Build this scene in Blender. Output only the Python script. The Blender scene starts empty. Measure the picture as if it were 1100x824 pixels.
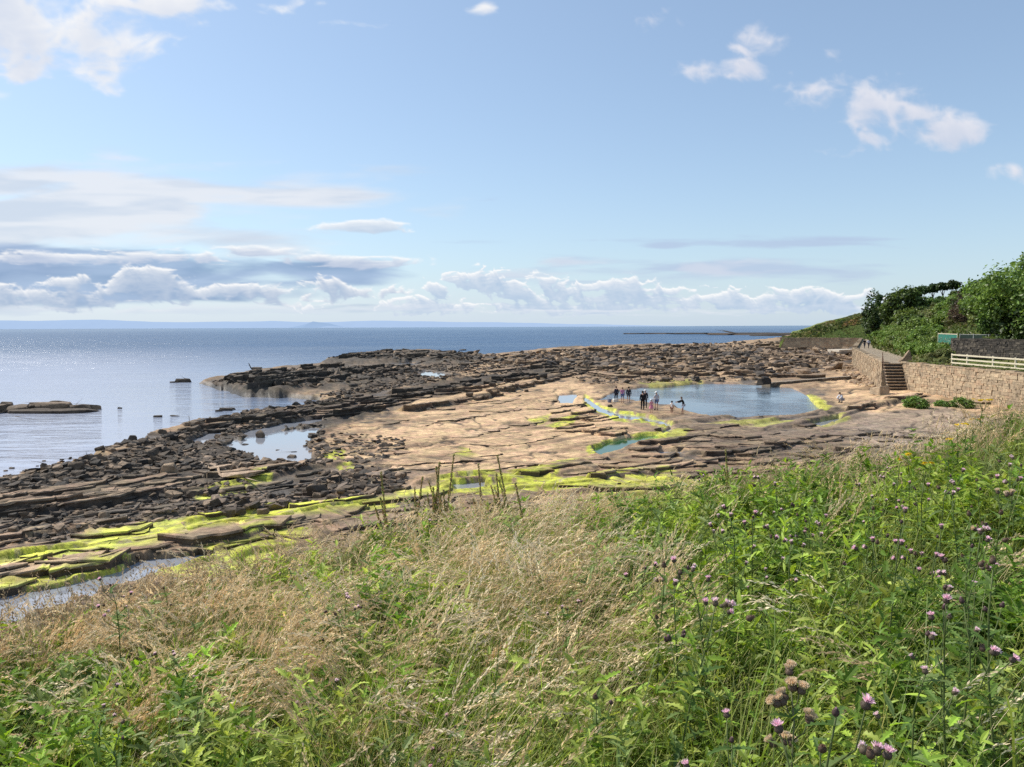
import bpy, bmesh, math, random
import numpy as np
from mathutils import Vector, Matrix
rng = np.random.default_rng(11)
random.seed(11)
sc = bpy.context.scene
col = sc.collection
R = math.radians

# ------------------------------------------------------------------ camera
EYE = 7.6
F, CX, CY = 830.0, 550.0, 412.0
PITCH = math.atan(61.0 / F)
ROLL = 0.0042
_f = np.array([0, math.cos(PITCH), -math.sin(PITCH)])
_r0 = np.array([1.0, 0, 0]); _u0 = np.array([0, math.sin(PITCH), math.cos(PITCH)])
_r = _r0 * math.cos(ROLL) - _u0 * math.sin(ROLL)
_u = _u0 * math.cos(ROLL) + _r0 * math.sin(ROLL)
CAMP = np.array([0, 0, EYE])

def ray(u, v):
    u = np.asarray(u, float); v = np.asarray(v, float)
    return _f + _r * ((u - CX) / F)[..., None] + _u * ((CY - v) / F)[..., None]
def G(u, v, z=0.0):
    """survey point of the photograph -> ground position at height z"""
    d = ray(u, v); t = (z - EYE) / d[..., 2]
    p = CAMP + d * t[..., None]
    return p
def proj(p):
    p = np.asarray(p, float) - CAMP
    w = p @ _f
    return CX + F * (p @ _r) / w, CY - F * (p @ _u) / w
def plan(pts, z):
    """survey points seen at height z -> plan coordinates of the shore map (z=0)"""
    a = np.array(pts, float)
    p = G(a[:, 0], a[:, 1], z); p[:, 2] = 0
    u, v = proj(p)
    return np.stack([u, v], 1)

cam = bpy.data.cameras.new('camera'); co = bpy.data.objects.new('camera', cam); col.objects.link(co)
cam.sensor_width = 36.0; cam.lens = F / 1100 * 36.0
cam.clip_start = 0.05; cam.clip_end = 300000
co.matrix_world = Matrix(((_r[0], _u[0], -_f[0], 0), (_r[1], _u[1], -_f[1], 0), (_r[2], _u[2], -_f[2], EYE), (0, 0, 0, 1)))
sc.camera = co
sc.view_settings.view_transform = 'Standard'; sc.view_settings.look = 'None'
sc.view_settings.exposure = 0; sc.view_settings.gamma = 1
sc.render.engine = 'CYCLES'
sc.cycles.use_denoising = False
sc.cycles.max_bounces = 6; sc.cycles.diffuse_bounces = 3; sc.cycles.glossy_bounces = 3
sc.cycles.transmission_bounces = 4; sc.cycles.transparent_max_bounces = 8
sc.cycles.caustics_reflective = False; sc.cycles.caustics_refractive = False

# ------------------------------------------------------------------ tagging
def tag(o, label=None, cat=None, group=None, kind=None):
    if label: o['label'] = label
    if cat: o['category'] = cat
    if group: o['group'] = group
    if kind: o['kind'] = kind
    return o
def empty(name, loc, rz=0.0):
    o = bpy.data.objects.new(name, None); col.objects.link(o)
    o.location = loc; o.rotation_euler = (0, 0, rz); o.empty_display_size = .2
    return o
def mesh_obj(name, me, mat, parent=None):
    o = bpy.data.objects.new(name, me); col.objects.link(o)
    if mat and not me.materials: me.materials.append(mat)
    if parent: o.parent = parent
    return o
def copy_tree(o, parent=None):
    c = o.copy(); col.objects.link(c)
    if parent: c.parent = parent
    for ch in list(o.children): copy_tree(ch, c)
    return c
def np_mesh(name, V, Fq, colr=None, smooth=False, extra=None):
    """V (n,3); Fq (m,k) faces of one size k or list of such arrays; colr (n,3) point colour"""
    V = np.asarray(V, np.float32)
    if not isinstance(Fq, list): Fq = [Fq]
    Fq = [np.asarray(f, np.int32) for f in Fq if len(f)]
    me = bpy.data.meshes.new(name)
    me.vertices.add(len(V)); me.vertices.foreach_set('co', V.ravel())
    idx = np.concatenate([f.ravel() for f in Fq]); cnt = np.concatenate([np.full(len(f), f.shape[1], np.int32) for f in Fq])
    st = np.concatenate([[0], np.cumsum(cnt)[:-1]]).astype(np.int32)
    me.loops.add(len(idx)); me.loops.foreach_set('vertex_index', idx)
    me.polygons.add(len(cnt)); me.polygons.foreach_set('loop_start', st)
    try: me.polygons.foreach_set('loop_total', cnt)
    except Exception: pass
    me.polygons.foreach_set('use_smooth', np.full(len(cnt), smooth, bool))
    if colr is not None:
        a = me.attributes.new('col', 'FLOAT_COLOR', 'POINT')
        c4 = np.ones((len(V), 4), np.float32); c4[:, :3] = colr
        a.data.foreach_set('color', c4.ravel())
    for k, arr in (extra or {}).items():
        a = me.attributes.new(k, 'FLOAT', 'POINT'); a.data.foreach_set('value', np.asarray(arr, np.float32))
    me.update(calc_edges=True); me.validate()
    return me

# ------------------------------------------------------------------ noise
def _hash(i, j, s):
    h = (i.astype(np.int64) * 374761393 + j.astype(np.int64) * 668265263 + s * 1442695041) & 0xFFFFFFFF
    h = ((h ^ (h >> 13)) * 1274126177) & 0xFFFFFFFF
    h = ((h ^ (h >> 15)) * 2246822519) & 0xFFFFFFFF
    return ((h ^ (h >> 16)) & 0xFFFFFF).astype(np.float32) / 0xFFFFFF
def vn(x, y, s=0):
    xi = np.floor(x); yi = np.floor(y); fx = (x - xi).astype(np.float32); fy = (y - yi).astype(np.float32)
    fx = fx * fx * (3 - 2 * fx); fy = fy * fy * (3 - 2 * fy)
    a = _hash(xi, yi, s); b = _hash(xi + 1, yi, s); c = _hash(xi, yi + 1, s); d = _hash(xi + 1, yi + 1, s)
    return (a + (b - a) * fx) * (1 - fy) + (c + (d - c) * fx) * fy
def fbm(x, y, o=4, s=0):
    t = 0; a = .5; n = 0
    for k in range(o):
        t = t + a * vn(x * 2 ** k + 17.3 * k, y * 2 ** k - 9.1 * k, s + k); n += a; a *= .5
    return t / n
def cell(x, y, s=0): return _hash(np.floor(x), np.floor(y), s)
def sst(a, b, x):
    t = np.clip((x - a) / (b - a), 0, 1); return t * t * (3 - 2 * t)

# ------------------------------------------------------------------ material helpers
def newmat(name):
    m = bpy.data.materials.new(name); m.use_nodes = True
    nt = m.node_tree; return m, nt, nt.nodes['Principled BSDF'], nt.nodes['Material Output']
class NB:
    """tiny node builder"""
    def __init__(s, nt): s.nt = nt
    def new(s, t, **k):
        n = s.nt.nodes.new(t)
        for a, b in k.items(): setattr(n, a, b)
        return n
    def put(s, sock, x):
        if isinstance(x, (int, float)): sock.default_value = x
        elif isinstance(x, tuple): sock.default_value = x if len(x) != 3 or sock.type != 'RGBA' else (*x, 1)
        else: s.nt.links.new(x, sock)
    def m(s, op, a, b=None, c=None, clamp=False):
        n = s.new('ShaderNodeMath', operation=op, use_clamp=clamp)
        for i, x in enumerate((a, b, c)):
            if x is not None: s.put(n.inputs[i], x)
        return n.outputs[0]
    def mix(s, fac, a, b, blend='MIX'):
        n = s.new('ShaderNodeMix', data_type='RGBA', blend_type=blend)
        s.put(n.inputs[0], fac); s.put(n.inputs[6], a); s.put(n.inputs[7], b)
        return n.outputs[2]
    def noise(s, vec, scale, detail=4, rough=.55, dist=0.0):
        n = s.new('ShaderNodeTexNoise')
        s.put(n.inputs['Scale'], scale); n.inputs['Detail'].default_value = detail
        n.inputs['Roughness'].default_value = rough; n.inputs['Distortion'].default_value = dist
        if vec is not None: s.put(n.inputs['Vector'], vec)
        return n.outputs['Fac']
    def ramp(s, x, a, b, lo=0.0, hi=1.0, smooth=True):
        n = s.new('ShaderNodeMapRange', interpolation_type='SMOOTHSTEP' if smooth else 'LINEAR')
        for i, q in enumerate((x, a, b, lo, hi)): s.put(n.inputs[i], q)
        return n.outputs[0]
    def pos(s): return s.new('ShaderNodeNewGeometry').outputs['Position']
    def obj(s): return s.new('ShaderNodeTexCoord').outputs['Object']
    def scale(s, vec, x, y, z):
        n = s.new('ShaderNodeVectorMath', operation='MULTIPLY'); s.put(n.inputs[0], vec); n.inputs[1].default_value = (x, y, z)
        return n.outputs[0]
    def attr(s, name):
        return s.new('ShaderNodeAttribute', attribute_name=name)
    def bump(s, h, strength, dist):
        n = s.new('ShaderNodeBump'); s.put(n.inputs['Strength'], strength); s.put(n.inputs['Distance'], dist); s.put(n.inputs['Height'], h)
        return n.outputs['Normal']
    def rnd(s): return s.new('ShaderNodeObjectInfo').outputs['Random']
    def hsv(s, c, val, sat=1.0, hue=.5):
        n = s.new('ShaderNodeHueSaturation'); s.put(n.inputs['Hue'], hue); s.put(n.inputs['Saturation'], sat); s.put(n.inputs['Value'], val); s.put(n.inputs['Color'], c)
        return n.outputs[0]

def simple_mat(name, c, rough=.8, var=.25, scale=6.0, bump=.3, bdist=.02, spec=.3, metal=0.0):
    m, nt, b, o = newmat(name); n = NB(nt)
    p = n.obj()
    f = n.noise(p, scale, 5, .6)
    v = n.ramp(f, .25, .75, 1 - var, 1 + var)
    n.put(b.inputs['Base Color'], n.hsv(c, v)); b.inputs['Roughness'].default_value = rough
    b.inputs['Specular IOR Level'].default_value = spec; b.inputs['Metallic'].default_value = metal
    if bump: n.put(b.inputs['Normal'], n.bump(n.noise(p, scale * 3, 5, .65), bump, bdist))
    return m

# ------------------------------------------------------------------ sun and sky
SUN_EL, SUN_AZ = 45.0, -62.0       # degrees; azimuth from the view direction, negative = left
sx, sy, sz = math.sin(R(SUN_AZ)) * math.cos(R(SUN_EL)), math.cos(R(SUN_AZ)) * math.cos(R(SUN_EL)), math.sin(R(SUN_EL))
sl = bpy.data.lights.new('sun', 'SUN'); sl.energy = 5.0; sl.angle = R(.53); sl.color = (1.0, .94, .84)
so = bpy.data.objects.new('sun', sl); col.objects.link(so)
so.rotation_euler = Vector((-sx, -sy, -sz)).to_track_quat('-Z', 'Y').to_euler(); so.location = (-60, 20, 80)

w = bpy.data.worlds.new('World'); sc.world = w; w.use_nodes = True
nt = w.node_tree; n = NB(nt)
bg = nt.nodes['Background']; bg.inputs['Strength'].default_value = 0.13
sky = n.new('ShaderNodeTexSky', sky_type='NISHITA'); sky.sun_disc = False
sky.sun_elevation = R(SUN_EL); sky.sun_rotation = R(SUN_AZ)
sky.altitude = 10; sky.air_density = 1.0; sky.dust_density = .6; sky.ozone_density = 2.2
SKYTINT = (1.04, 1.11, 1.13)
tc = n.new('ShaderNodeTexCoord').outputs['Generated']
sep = n.new('ShaderNodeSeparateXYZ'); n.put(sep.inputs[0], tc)
X, Y, Z = sep.outputs
AZ = n.m('MULTIPLY', n.m('ARCTAN2', X, Y), 180 / math.pi)
EL = n.m('MULTIPLY', n.m('ARCSINE', Z), 180 / math.pi)
SK = 1 / bg.inputs['Strength'].default_value
def cc(r, g, b): return (r * SK, g * SK, b * SK)
hazef = n.m('POWER', n.m('SUBTRACT', 1.0, n.m('ABSOLUTE', Z), clamp=True), 9.0)
lf = n.ramp(AZ, 40.0, -75.0, 0.0, 1.0)
skyc = n.mix(1.0, sky.outputs[0], SKYTINT, 'MULTIPLY')
skyc = n.mix(n.m('MULTIPLY', hazef, .62), skyc, cc(.56, .71, .90))
skyc = n.mix(.22, skyc, cc(.62, .76, .93))
skyc = n.mix(n.m('MULTIPLY', lf, .16), skyc, cc(.78, .86, .97))
n.put(bg.inputs['Color'], skyc)
w.cycles.sampling_method = 'MANUAL'; w.cycles.sample_map_resolution = 256

# the clouds, on a far dome: colour and cover computed per point
def make_clouds():
    a_ = np.arange(-47, 47, .075); e_ = np.concatenate([np.arange(-.15, 8, .06), np.arange(8, 29, .085)])[::-1]
    AA, EE = np.meshgrid(np.radians(a_), np.radians(e_))
    D = np.stack([np.sin(AA) * np.cos(EE), np.cos(AA) * np.cos(EE), np.sin(EE)], -1)
    uu, vv = proj(CAMP + D * 1000.0)
    uu = uu.astype(np.float32); vv = vv.astype(np.float32)
    colr = np.zeros(uu.shape + (3,), np.float32); al = np.zeros(uu.shape, np.float32)
    def over(c, a):
        nonlocal colr, al
        c = np.broadcast_to(np.asarray(c, np.float32), colr.shape)
        na = a + al * (1 - a)
        colr = np.where(na[..., None] > 1e-4, (c * a[..., None] + colr * (al * (1 - a))[..., None]) / np.maximum(na, 1e-4)[..., None], c); al = na
    def bl(lst):
        r = np.full(uu.shape, -1.0, np.float32)
        for (u, v, ru, rv, wg) in lst:
            q = wg * (1 - np.sqrt(((uu - u) / ru) ** 2 + ((vv - v) / rv) ** 2)); r = np.maximum(r, q)
        return r
    def wfb(sx, sy, o, s, warp=.35):
        x = uu / sx; y = vv / sy
        wx = fbm(x * .7, y * .7, 3, s + 50) - .5; wy = fbm(x * .7, y * .7, 3, s + 60) - .5
        return fbm(x + wx * warp * 3, y + wy * warp * 3, o, s)
    def billow(sx, sy, o, s):
        x = uu / sx; y = vv / sy; t = 0; a = .5; nn = 0
        x = x + (fbm(x * .6, y * .6, 3, s + 9) - .5) * 1.2; y = y + (fbm(x * .6, y * .6, 3, s + 19) - .5) * 1.2
        for k in range(o):
            t = t + a * np.abs(2 * vn(x * 2 ** k + 3.1 * k, y * 2 ** k + 7.7 * k, s + k) - 1); nn += a; a *= .52
        return 1 - t / nn
    def lightof(d, steps=(2, 4, 7, 11, 16), k=1.2):
        od = 0
        for s in steps: 
            r = np.roll(np.roll(d, s, 0), int(s * .4), 1); r[:s] = 0; od = od + r
        return np.exp(-k * od / len(steps) * 2)
    L = lambda r, g, b: np.array([r, g, b], np.float32) ** 2.2      # seen colour -> light
    # thin sheet and streaks
    nz = wfb(150, 26, 6, 200); nz2 = wfb(60, 9, 5, 220)
    m = bl([(100, 222, 340, 48, 1.15), (10, 236, 200, 62, 1.25), (320, 214, 150, 18, 1.0), (40, 205, 140, 24, .9), (200, 250, 200, 22, .7)])
    d = sst(-.12, .75, m + (nz - .5) * 2.0 + (nz2 - .5) * .5)
    sh = sst(.35, .7, wfb(120, 14, 5, 240))
    over(L(.915, .925, .95) * (1 - sh[..., None]) + L(.81, .85, .91) * sh[..., None], d * .85)
    m = bl([(528, 215, 30, 5, .8), (860, 262, 110, 8, .8), (905, 258, 60, 5, .8), (714, 265, 30, 6, .8), (612, 284, 70, 10, .6), (930, 285, 80, 6, .6), (820, 292, 190, 16, .7), (640, 292, 170, 14, .6), (640, 258, 90, 3, .4)])
    d = sst(.05, .8, m + (wfb(90, 9, 6, 260) - .5) * 1.7)
    over(L(.70, .76, .88), d * .62)
    m = bl([(620, 283, 60, 9, .8), (560, 296, 90, 8, .7), (760, 290, 130, 10, .6)])
    over(L(.86, .88, .93), sst(.05, .9, m + (wfb(50, 9, 6, 270) - .5) * 1.8) * .55)
    # general brightening of the low air
    over(L(.83, .885, .95), sst(285, 345, vv) * .34 * sst(1150, 500, uu))
    # grey blue bank
    nb = wfb(120, 16, 6, 300)
    m = bl([(110, 296, 300, 34, 1.35), (10, 292, 180, 42, 1.3), (350, 290, 110, 20, 1.3), (180, 318, 270, 14, .8)])
    d = sst(-.05, .75, m + (nb - .5) * 1.9)
    tone = wfb(70, 12, 5, 330)[..., None]
    over(L(.58, .68, .82) + (tone - .5) * .30, d * .88)
    # crisp cumulus
    def cumulus(lst, sx, sy, seed, amp, lo, hi, cl, cd, amax, k=1.2):
        m = bl(lst); b = billow(sx, sy, 6, seed) ; f = wfb(sx * 2.2, sy * 2.2, 5, seed + 30)
        d = sst(lo, hi, m + (b - .62) * amp + (f - .5) * amp * .8)
        li = lightof(d, k=k) ; li = np.clip(li + (b - .6) * .5, 0, 1)[..., None]
        over(cd * (1 - li) + cl * li, d * amax)
    W1, G1 = L(1.0, 1.0, 1.0), L(.72, .79, .88)
    cumulus([(60, 277, 130, 9, .9), (200, 277, 110, 9, .95), (270, 272, 60, 9, .9), (390, 283, 70, 8, 1.0), (330, 279, 60, 6, .8)], 40, 9, 400, 1.4, .08, .60, W1, L(.66, .73, .85), .85)
    cumulus([(385, 243, 56, 9, 1.1), (400, 246, 40, 6, .9)], 34, 9, 420, 1.3, .15, .7, W1, G1, .85)
    cumulus([(160, 304, 46, 17, 1.15), (140, 300, 22, 14, 1.0), (76, 303, 34, 13, 1.0), (245, 314, 90, 9, 1.0), (80, 320, 70, 12, .7), (180, 318, 60, 10, .7), (385, 312, 60, 12, 1.0), (360, 308, 26, 13, 1.0), (20, 318, 60, 12, .6), (330, 318, 60, 8, .5)], 24, 11, 440, 1.6, .08, .48, W1, L(.62, .71, .83), .95)
    cumulus([(474, 315, 20, 11, 1.1), (530, 305, 50, 14, 1.1), (590, 316, 80, 15, 1.0), (690, 318, 100, 16, .95), (640, 308, 50, 10, .8), (780, 322, 90, 13, .9), (870, 322, 60, 12, .9), (905, 326, 36, 11, .9), (950, 326, 40, 8, .6), (450, 322, 60, 9, .7), (560, 330, 160, 7, .7), (740, 331, 160, 6, .6)], 18, 9, 460, 1.75, .1, .40, W1, L(.70, .785, .885), .92)
    cumulus([(200, 333, 320, 7, .7), (40, 334, 120, 8, .8), (600, 336, 260, 5, .6)], 60, 6, 480, 1.2, .1, .8, L(.90, .92, .955), L(.76, .83, .91), .7)
    # soft high fair weather clouds
    def soft(lst, sx, sy, seed, amp, lo, hi, cl, cd, amax):
        m = bl(lst); f = wfb(sx, sy, 6, seed, .55); g = billow(sx * .55, sy * .55, 5, seed + 40)
        d = sst(lo, hi, m + (f - .5) * amp + (g - .62) * amp * .35)
        li = np.clip(lightof(sst(lo, hi + .3, m + (f - .5) * amp), (3, 7, 12, 18), .9) + (g - .6) * .45, 0, 1)[..., None]
        over(cd * (1 - li) + cl * li, d * amax)
    soft([(50, 40, 130, 56, 1.35), (20, 20, 100, 54, 1.3), (120, 46, 76, 26, 1.1), (60, 70, 60, 20, .7), (190, 4, 60, 26, .85), (325, 3, 50, 18, .8), (520, 6, 22, 14, .9), (0, 102, 20, 8, .5), (400, 10, 30, 8, .4), (90, 18, 90, 30, .9)], 66, 34, 500, 2.2, .0, .85, L(.995, .99, .985), L(.84, .87, .93), .95)
    soft([(826, 46, 44, 24, 1.1), (800, 70, 32, 14, .8), (746, 73, 34, 12, .75), (876, 98, 48, 26, 1.15), (890, 58, 18, 14, .7), (940, 114, 54, 32, 1.2), (985, 122, 60, 16, .9), (1018, 142, 50, 18, 1.15), (935, 148, 30, 10, .5), (1092, 183, 36, 19, 1.2), (700, 20, 16, 10, .4), (850, 78, 20, 12, .6)], 40, 28, 540, 2.1, .0, 1.05, L(.93, .925, .95), L(.80, .83, .90), .86)
    rad = 90000.0
    P = (CAMP + D * rad).reshape(-1, 3); nr_, nc_ = uu.shape
    ii = np.arange(nr_ * nc_, dtype=np.int32).reshape(nr_, nc_)
    q = np.stack([ii[:-1, :-1], ii[1:, :-1], ii[1:, 1:], ii[:-1, 1:]], -1).reshape(-1, 4)
    af = al * 1.0; af[0] = 0; af[:, 0] = 0; af[:, -1] = 0
    keep = (af.ravel()[q].max(1) > .004); q = q[keep]
    us_ = np.unique(q); rm = np.full(nr_ * nc_, -1, np.int32); rm[us_] = np.arange(len(us_))
    me = np_mesh('sky_clouds', P[us_], rm[q], np.clip(colr, 0, 1.2).reshape(-1, 3)[us_], True, {'cover': af.ravel()[us_]})
    m, nt, b, o = newmat('cloud_cover'); n = NB(nt)
    em = n.new('ShaderNodeEmission'); tr = n.new('ShaderNodeBsdfTransparent'); mx = n.new('ShaderNodeMixShader')
    n.put(em.inputs[0], n.attr('col').outputs['Color']); n.put(mx.inputs[0], n.attr('cover').outputs['Fac'])
    nt.links.new(tr.outputs[0], mx.inputs[1]); nt.links.new(em.outputs[0], mx.inputs[2]); nt.links.new(mx.outputs[0], o.inputs[0])
    m.cycles.emission_sampling = 'NONE'
    ob = mesh_obj('sky', me, m); tag(ob, kind='structure')
make_clouds()
# ================================================================== the shore: one height field with its own map of rock, weed and sand
SEA = -0.45
vs = np.concatenate([np.arange(355.4, 430, .42), np.arange(430, 560, .5), np.arange(560, 740, .7)])
us = np.arange(-330, 1420, 1.25)
U, Vv = np.meshgrid(us, vs)
GP = G(U, Vv, 0.0); GX, GY = GP[..., 0], GP[..., 1]
GOOD = (GY > 0) & (GY < 2600) & (np.abs(GX) < 2600)
GP[~GOOD] = (0, 2600, -3); GX, GY = GP[..., 0], GP[..., 1]
U = U.astype(np.float32); Vv = Vv.astype(np.float32)
f1 = fbm(GX / 7, GY / 7, 4, 1); f2 = fbm(GX / 1.6, GY / 1.6, 4, 2); f3 = fbm(U / 40, Vv / 7, 5, 3); f4 = fbm(U / 9, Vv / 3, 4, 4)
f5 = fbm(U / 110, Vv / 9, 4, 5)

def sdf(poly, ku=.28):
    """signed distance (plan units, negative inside) to a polygon of plan points"""
    P = np.asarray(poly, float); out = np.full(U.shape, 60.0, np.float32)
    u0, u1 = P[:, 0].min() - 60, P[:, 0].max() + 60; v0, v1 = P[:, 1].min() - 18, P[:, 1].max() + 18
    c0, c1 = np.searchsorted(us, [u0, u1]); r0, r1 = np.searchsorted(vs, [v0, v1])
    if c1 <= c0 or r1 <= r0: return out
    x = U[r0:r1, c0:c1] * ku; y = Vv[r0:r1, c0:c1]
    d2 = np.full(x.shape, 1e9, np.float32); ins = np.zeros(x.shape, bool)
    Q = P * [ku, 1]
    for i in range(len(Q)):
        ax, ay = Q[i]; bx, by = Q[(i + 1) % len(Q)]
        ex, ey = bx - ax, by - ay; L = ex * ex + ey * ey + 1e-9
        t = np.clip(((x - ax) * ex + (y - ay) * ey) / L, 0, 1)
        d2 = np.minimum(d2, (x - ax - t * ex) ** 2 + (y - ay - t * ey) ** 2)
        if abs(ey) > 1e-9:
            c = ((ay > y) != (by > y)) & (x < (bx - ax) * (y - ay) / (by - ay) + ax)
            ins ^= c
    d = np.sqrt(d2); d[ins] *= -1
    out[r0:r1, c0:c1] = d
    return out
def mask(poly, soft=1.0, jag=3.0, z=0.0, nz=None):
    d = sdf(plan(poly, z)); d = d + ((f4 if nz is None else nz) - .5) * jag * 2
    return sst(soft, -soft, d)
def polyline(pts, wid, z=0.0):
    a = plan(pts, z); ws = np.interp(np.arange(len(a)), np.arange(len(a)), np.broadcast_to(wid, len(a)))
    top = a.copy(); top[:, 1] -= ws; bot = a.copy(); bot[:, 1] += ws
    return np.concatenate([top, bot[::-1]])
def lmask(pts, wid, soft=.8, jag=1.6, z=0.0):
    d = sdf(polyline(pts, wid, z)) + (f4 - .5) * jag * 2
    return sst(soft, -soft, d)

# --- regions
sea_px = [(-400, 700), (-400, 560), (-60, 534), (0, 521), (30, 517), (60, 506), (85, 502), (110, 492), (140, 483), (170, 467), (200, 459), (232, 450), (262, 447), (320, 437), (347, 431), (312, 428), (262, 427), (244, 421), (222, 415),
          (210, 412), (257, 401), (300, 395), (345, 391), (350, 386), (402, 377), (468, 376), (520, 381), (600, 373), (700, 369), (765, 370), (800, 366), (838, 362), (850, 358), (900, 354.5), (900, 352.5), (-400, 356)]
sea_m = mask(sea_px, 1.4, 1.1, SEA)
slab = np.maximum(mask([(335, 478), (360, 462), (420, 440), (470, 431), (545, 416), (600, 407), (650, 418), (655, 440), (690, 462), (660, 480), (640, 497), (600, 506), (480, 505), (380, 500), (340, 492)], 2.5, 3),
                  mask([(880, 404), (912, 398), (945, 420), (1000, 425), (1180, 430), (1180, 500), (1000, 470), (930, 445), (890, 432)], 3, 3))
frontslab = mask([(690, 468), (715, 455), (740, 447), (800, 449), (860, 446), (905, 436), (935, 446), (1010, 440), (1180, 470), (1180, 560), (860, 500), (760, 486)], 2.0, 3)
rubble_back = mask([(440, 400), (500, 384), (620, 375), (840, 366), (935, 378), (915, 398), (830, 408), (700, 408), (640, 402), (560, 395), (470, 412)], 3, 4)
darkshore = mask([(-300, 560), (0, 528), (110, 500), (200, 464), (330, 438), (440, 415), (600, 392), (640, 398), (560, 412), (500, 424), (440, 434), (380, 452), (340, 470), (340, 500), (400, 528), (300, 548), (150, 560), (-300, 620)], 2.5, 5)
reefG = mask([(211, 413), (257, 404), (323, 397), (375, 393), (446, 396), (450, 406), (391, 416), (337, 415), (296, 422), (255, 420)], 2.5, .6, .3)
reefH = mask([(342, 389), (402, 379), (468, 378), (520, 382), (500, 391), (418, 390)], 1.2, 2, .2)
darkback = mask([(560, 384), (760, 372), (850, 372), (900, 384), (920, 394), (800, 400), (690, 392)], 3, 4)

# --- height
H = (f1 - .5) * .26 + (f2 - .5) * .10 * (1 - .7 * slab)

near = sst(440, 560, Vv)
rough = np.clip(darkshore * .9 + rubble_back * .9 + reefG + reefH * .7, 0, 1) * (1 - slab * .8)
H += rough * (1 - .6 * near) * ((f2 - .5) * .42 + (fbm(GX / .9, GY / .9, 3, 9) - .5) * .25)
H += reefG * (.75 * sst(0, .9, reefG) * (.3 + fbm(U / 34, Vv / 5, 3, 12))) + reefH * .9 * (.3 + f4)
# minor beds: sawtooth steps along the strike, broken into blocks by joints
strike = Vv + .155 * U
sm1 = fbm(U / 55, Vv / 20, 3, 23)
jog = (cell(U / 80 + 1.2 * sm1, Vv / 11, 21) - .5) * 2.0 + (cell(U / 27 + 1.0 * sm1, Vv / 6, 22) - .5) * .9
def beds(period, amp, warp, seed, keep=(.35, .55)):
    s = (strike + (fbm(U / 150, Vv / 22, 3, seed) - .5) * warp + jog * .55) / period
    fr = s - np.floor(s)
    gate = sst(keep[0], keep[1], fbm(U / 55 + np.floor(s) * 7.7, np.floor(s) * 3.1 + Vv * 0, 2, seed + 3))
    fr = fr * sst(1.0, 1.0 - 1.9 / period, fr)
    return amp * fr * gate
H += beds(11., .26, 16, 31, (.42, .58)) * (1 - .85 * slab) * (1 - reefG)
H += beds(5.2, .085, 9, 35, (.45, .6)) * (1 - .5 * slab)
H += beds(14, .22, 10, 39) * rubble_back
# named ledges: (points of the top edge in the photograph, face height)
LEDGES = [
    ([(-200, 565), (0, 537), (90, 530), (131, 521), (164, 518), (198, 513)], .22, 14),
    ([(-200, 570), (0, 545), (30, 544), (90, 536), (112, 532), (142, 526), (164, 524), (197, 522), (265, 515), (272, 514)], .46, 10),
    ([(-200, 636), (0, 612), (55, 603), (93, 600), (153, 589), (164, 583), (226, 574), (265, 570), (312, 557)], .40, 9),
    ([(150, 593), (213, 590), (262, 580), (320, 566), (330, 565)], .16, 5),
    ([(-100, 480), (200, 460), (274, 449), (353, 441), (432, 428), (500, 421)], .40, 8),
    ([(225, 459), (300, 452), (400, 436), (480, 426)], .28, 6),
    ([(440, 431), (510, 422), (554, 411), (590, 403), (619, 395), (643, 398)], .95, 9),
    ([(712, 485), (737, 477), (766, 469), (790, 469)], .34, 8),
    ([(764, 485), (806, 485), (832, 483), (852, 475)], .40, 7),
    ([(852, 452), (909, 442), (931, 435), (975, 428), (1018, 431)], .50, 6),
    ([(800, 486), (863, 473), (901, 477), (925, 475)], .42, 6),
    ([(232, 512), (262, 508), (283, 503)], .30, 6),
    ([(400, 482), (440, 489), (560, 497), (640, 499)], .14, 5),
    ([(480, 452), (540, 442), (600, 437)], .14, 5), ([(500, 470), (545, 458), (590, 452)], .13, 5), ([(460, 440), (520, 436), (560, 428)], .13, 4),
    ([(590, 500), (625, 494), (640, 490)], .3, 6), ([(640, 512), (690, 505), (760, 504)], .3, 7),
    ([(690, 400), (740, 396), (800, 399)], .8, 4), ([(520, 398), (600, 390), (700, 388)], .5, 4), ([(700, 380), (800, 377), (880, 384)], .9, 5),
    ([(600, 378), (680, 374), (780, 372)], .9, 4), ([(855, 388), (880, 384), (905, 388)], .8, 4),
]
facem = np.zeros_like(H)
for pts, h, dec in LEDGES:
    a = plan(pts, h)
    d = np.interp(U, a[:, 0], a[:, 1]) - Vv + jog * .55 + (fbm(U / 18, Vv / 12, 3, 88) - .5) * 1.6
    ends = sst(a[0, 0] - 2, a[0, 0] + 12, U) * sst(a[-1, 0] + 2, a[-1, 0] - 12, U)
    base = H.copy()
    pr = sst(-.2, 1.7, d) * np.exp(-np.maximum(d, 0) / dec)
    flat = sst(-.2, 1.7, d) * sst(dec * 1.3, dec * .4, d)
    hh = h * (.75 + .5 * fbm(U / 30, U * 0, 2, 77))
    H = H * (1 - .5 * flat * ends) + .72 * hh * np.maximum(pr, flat * .75) * ends
    facem = np.maximum(facem, sst(-1.4, -.2, d) * sst(1.6, .6, d) * ends * min(1, h * 3))
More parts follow.
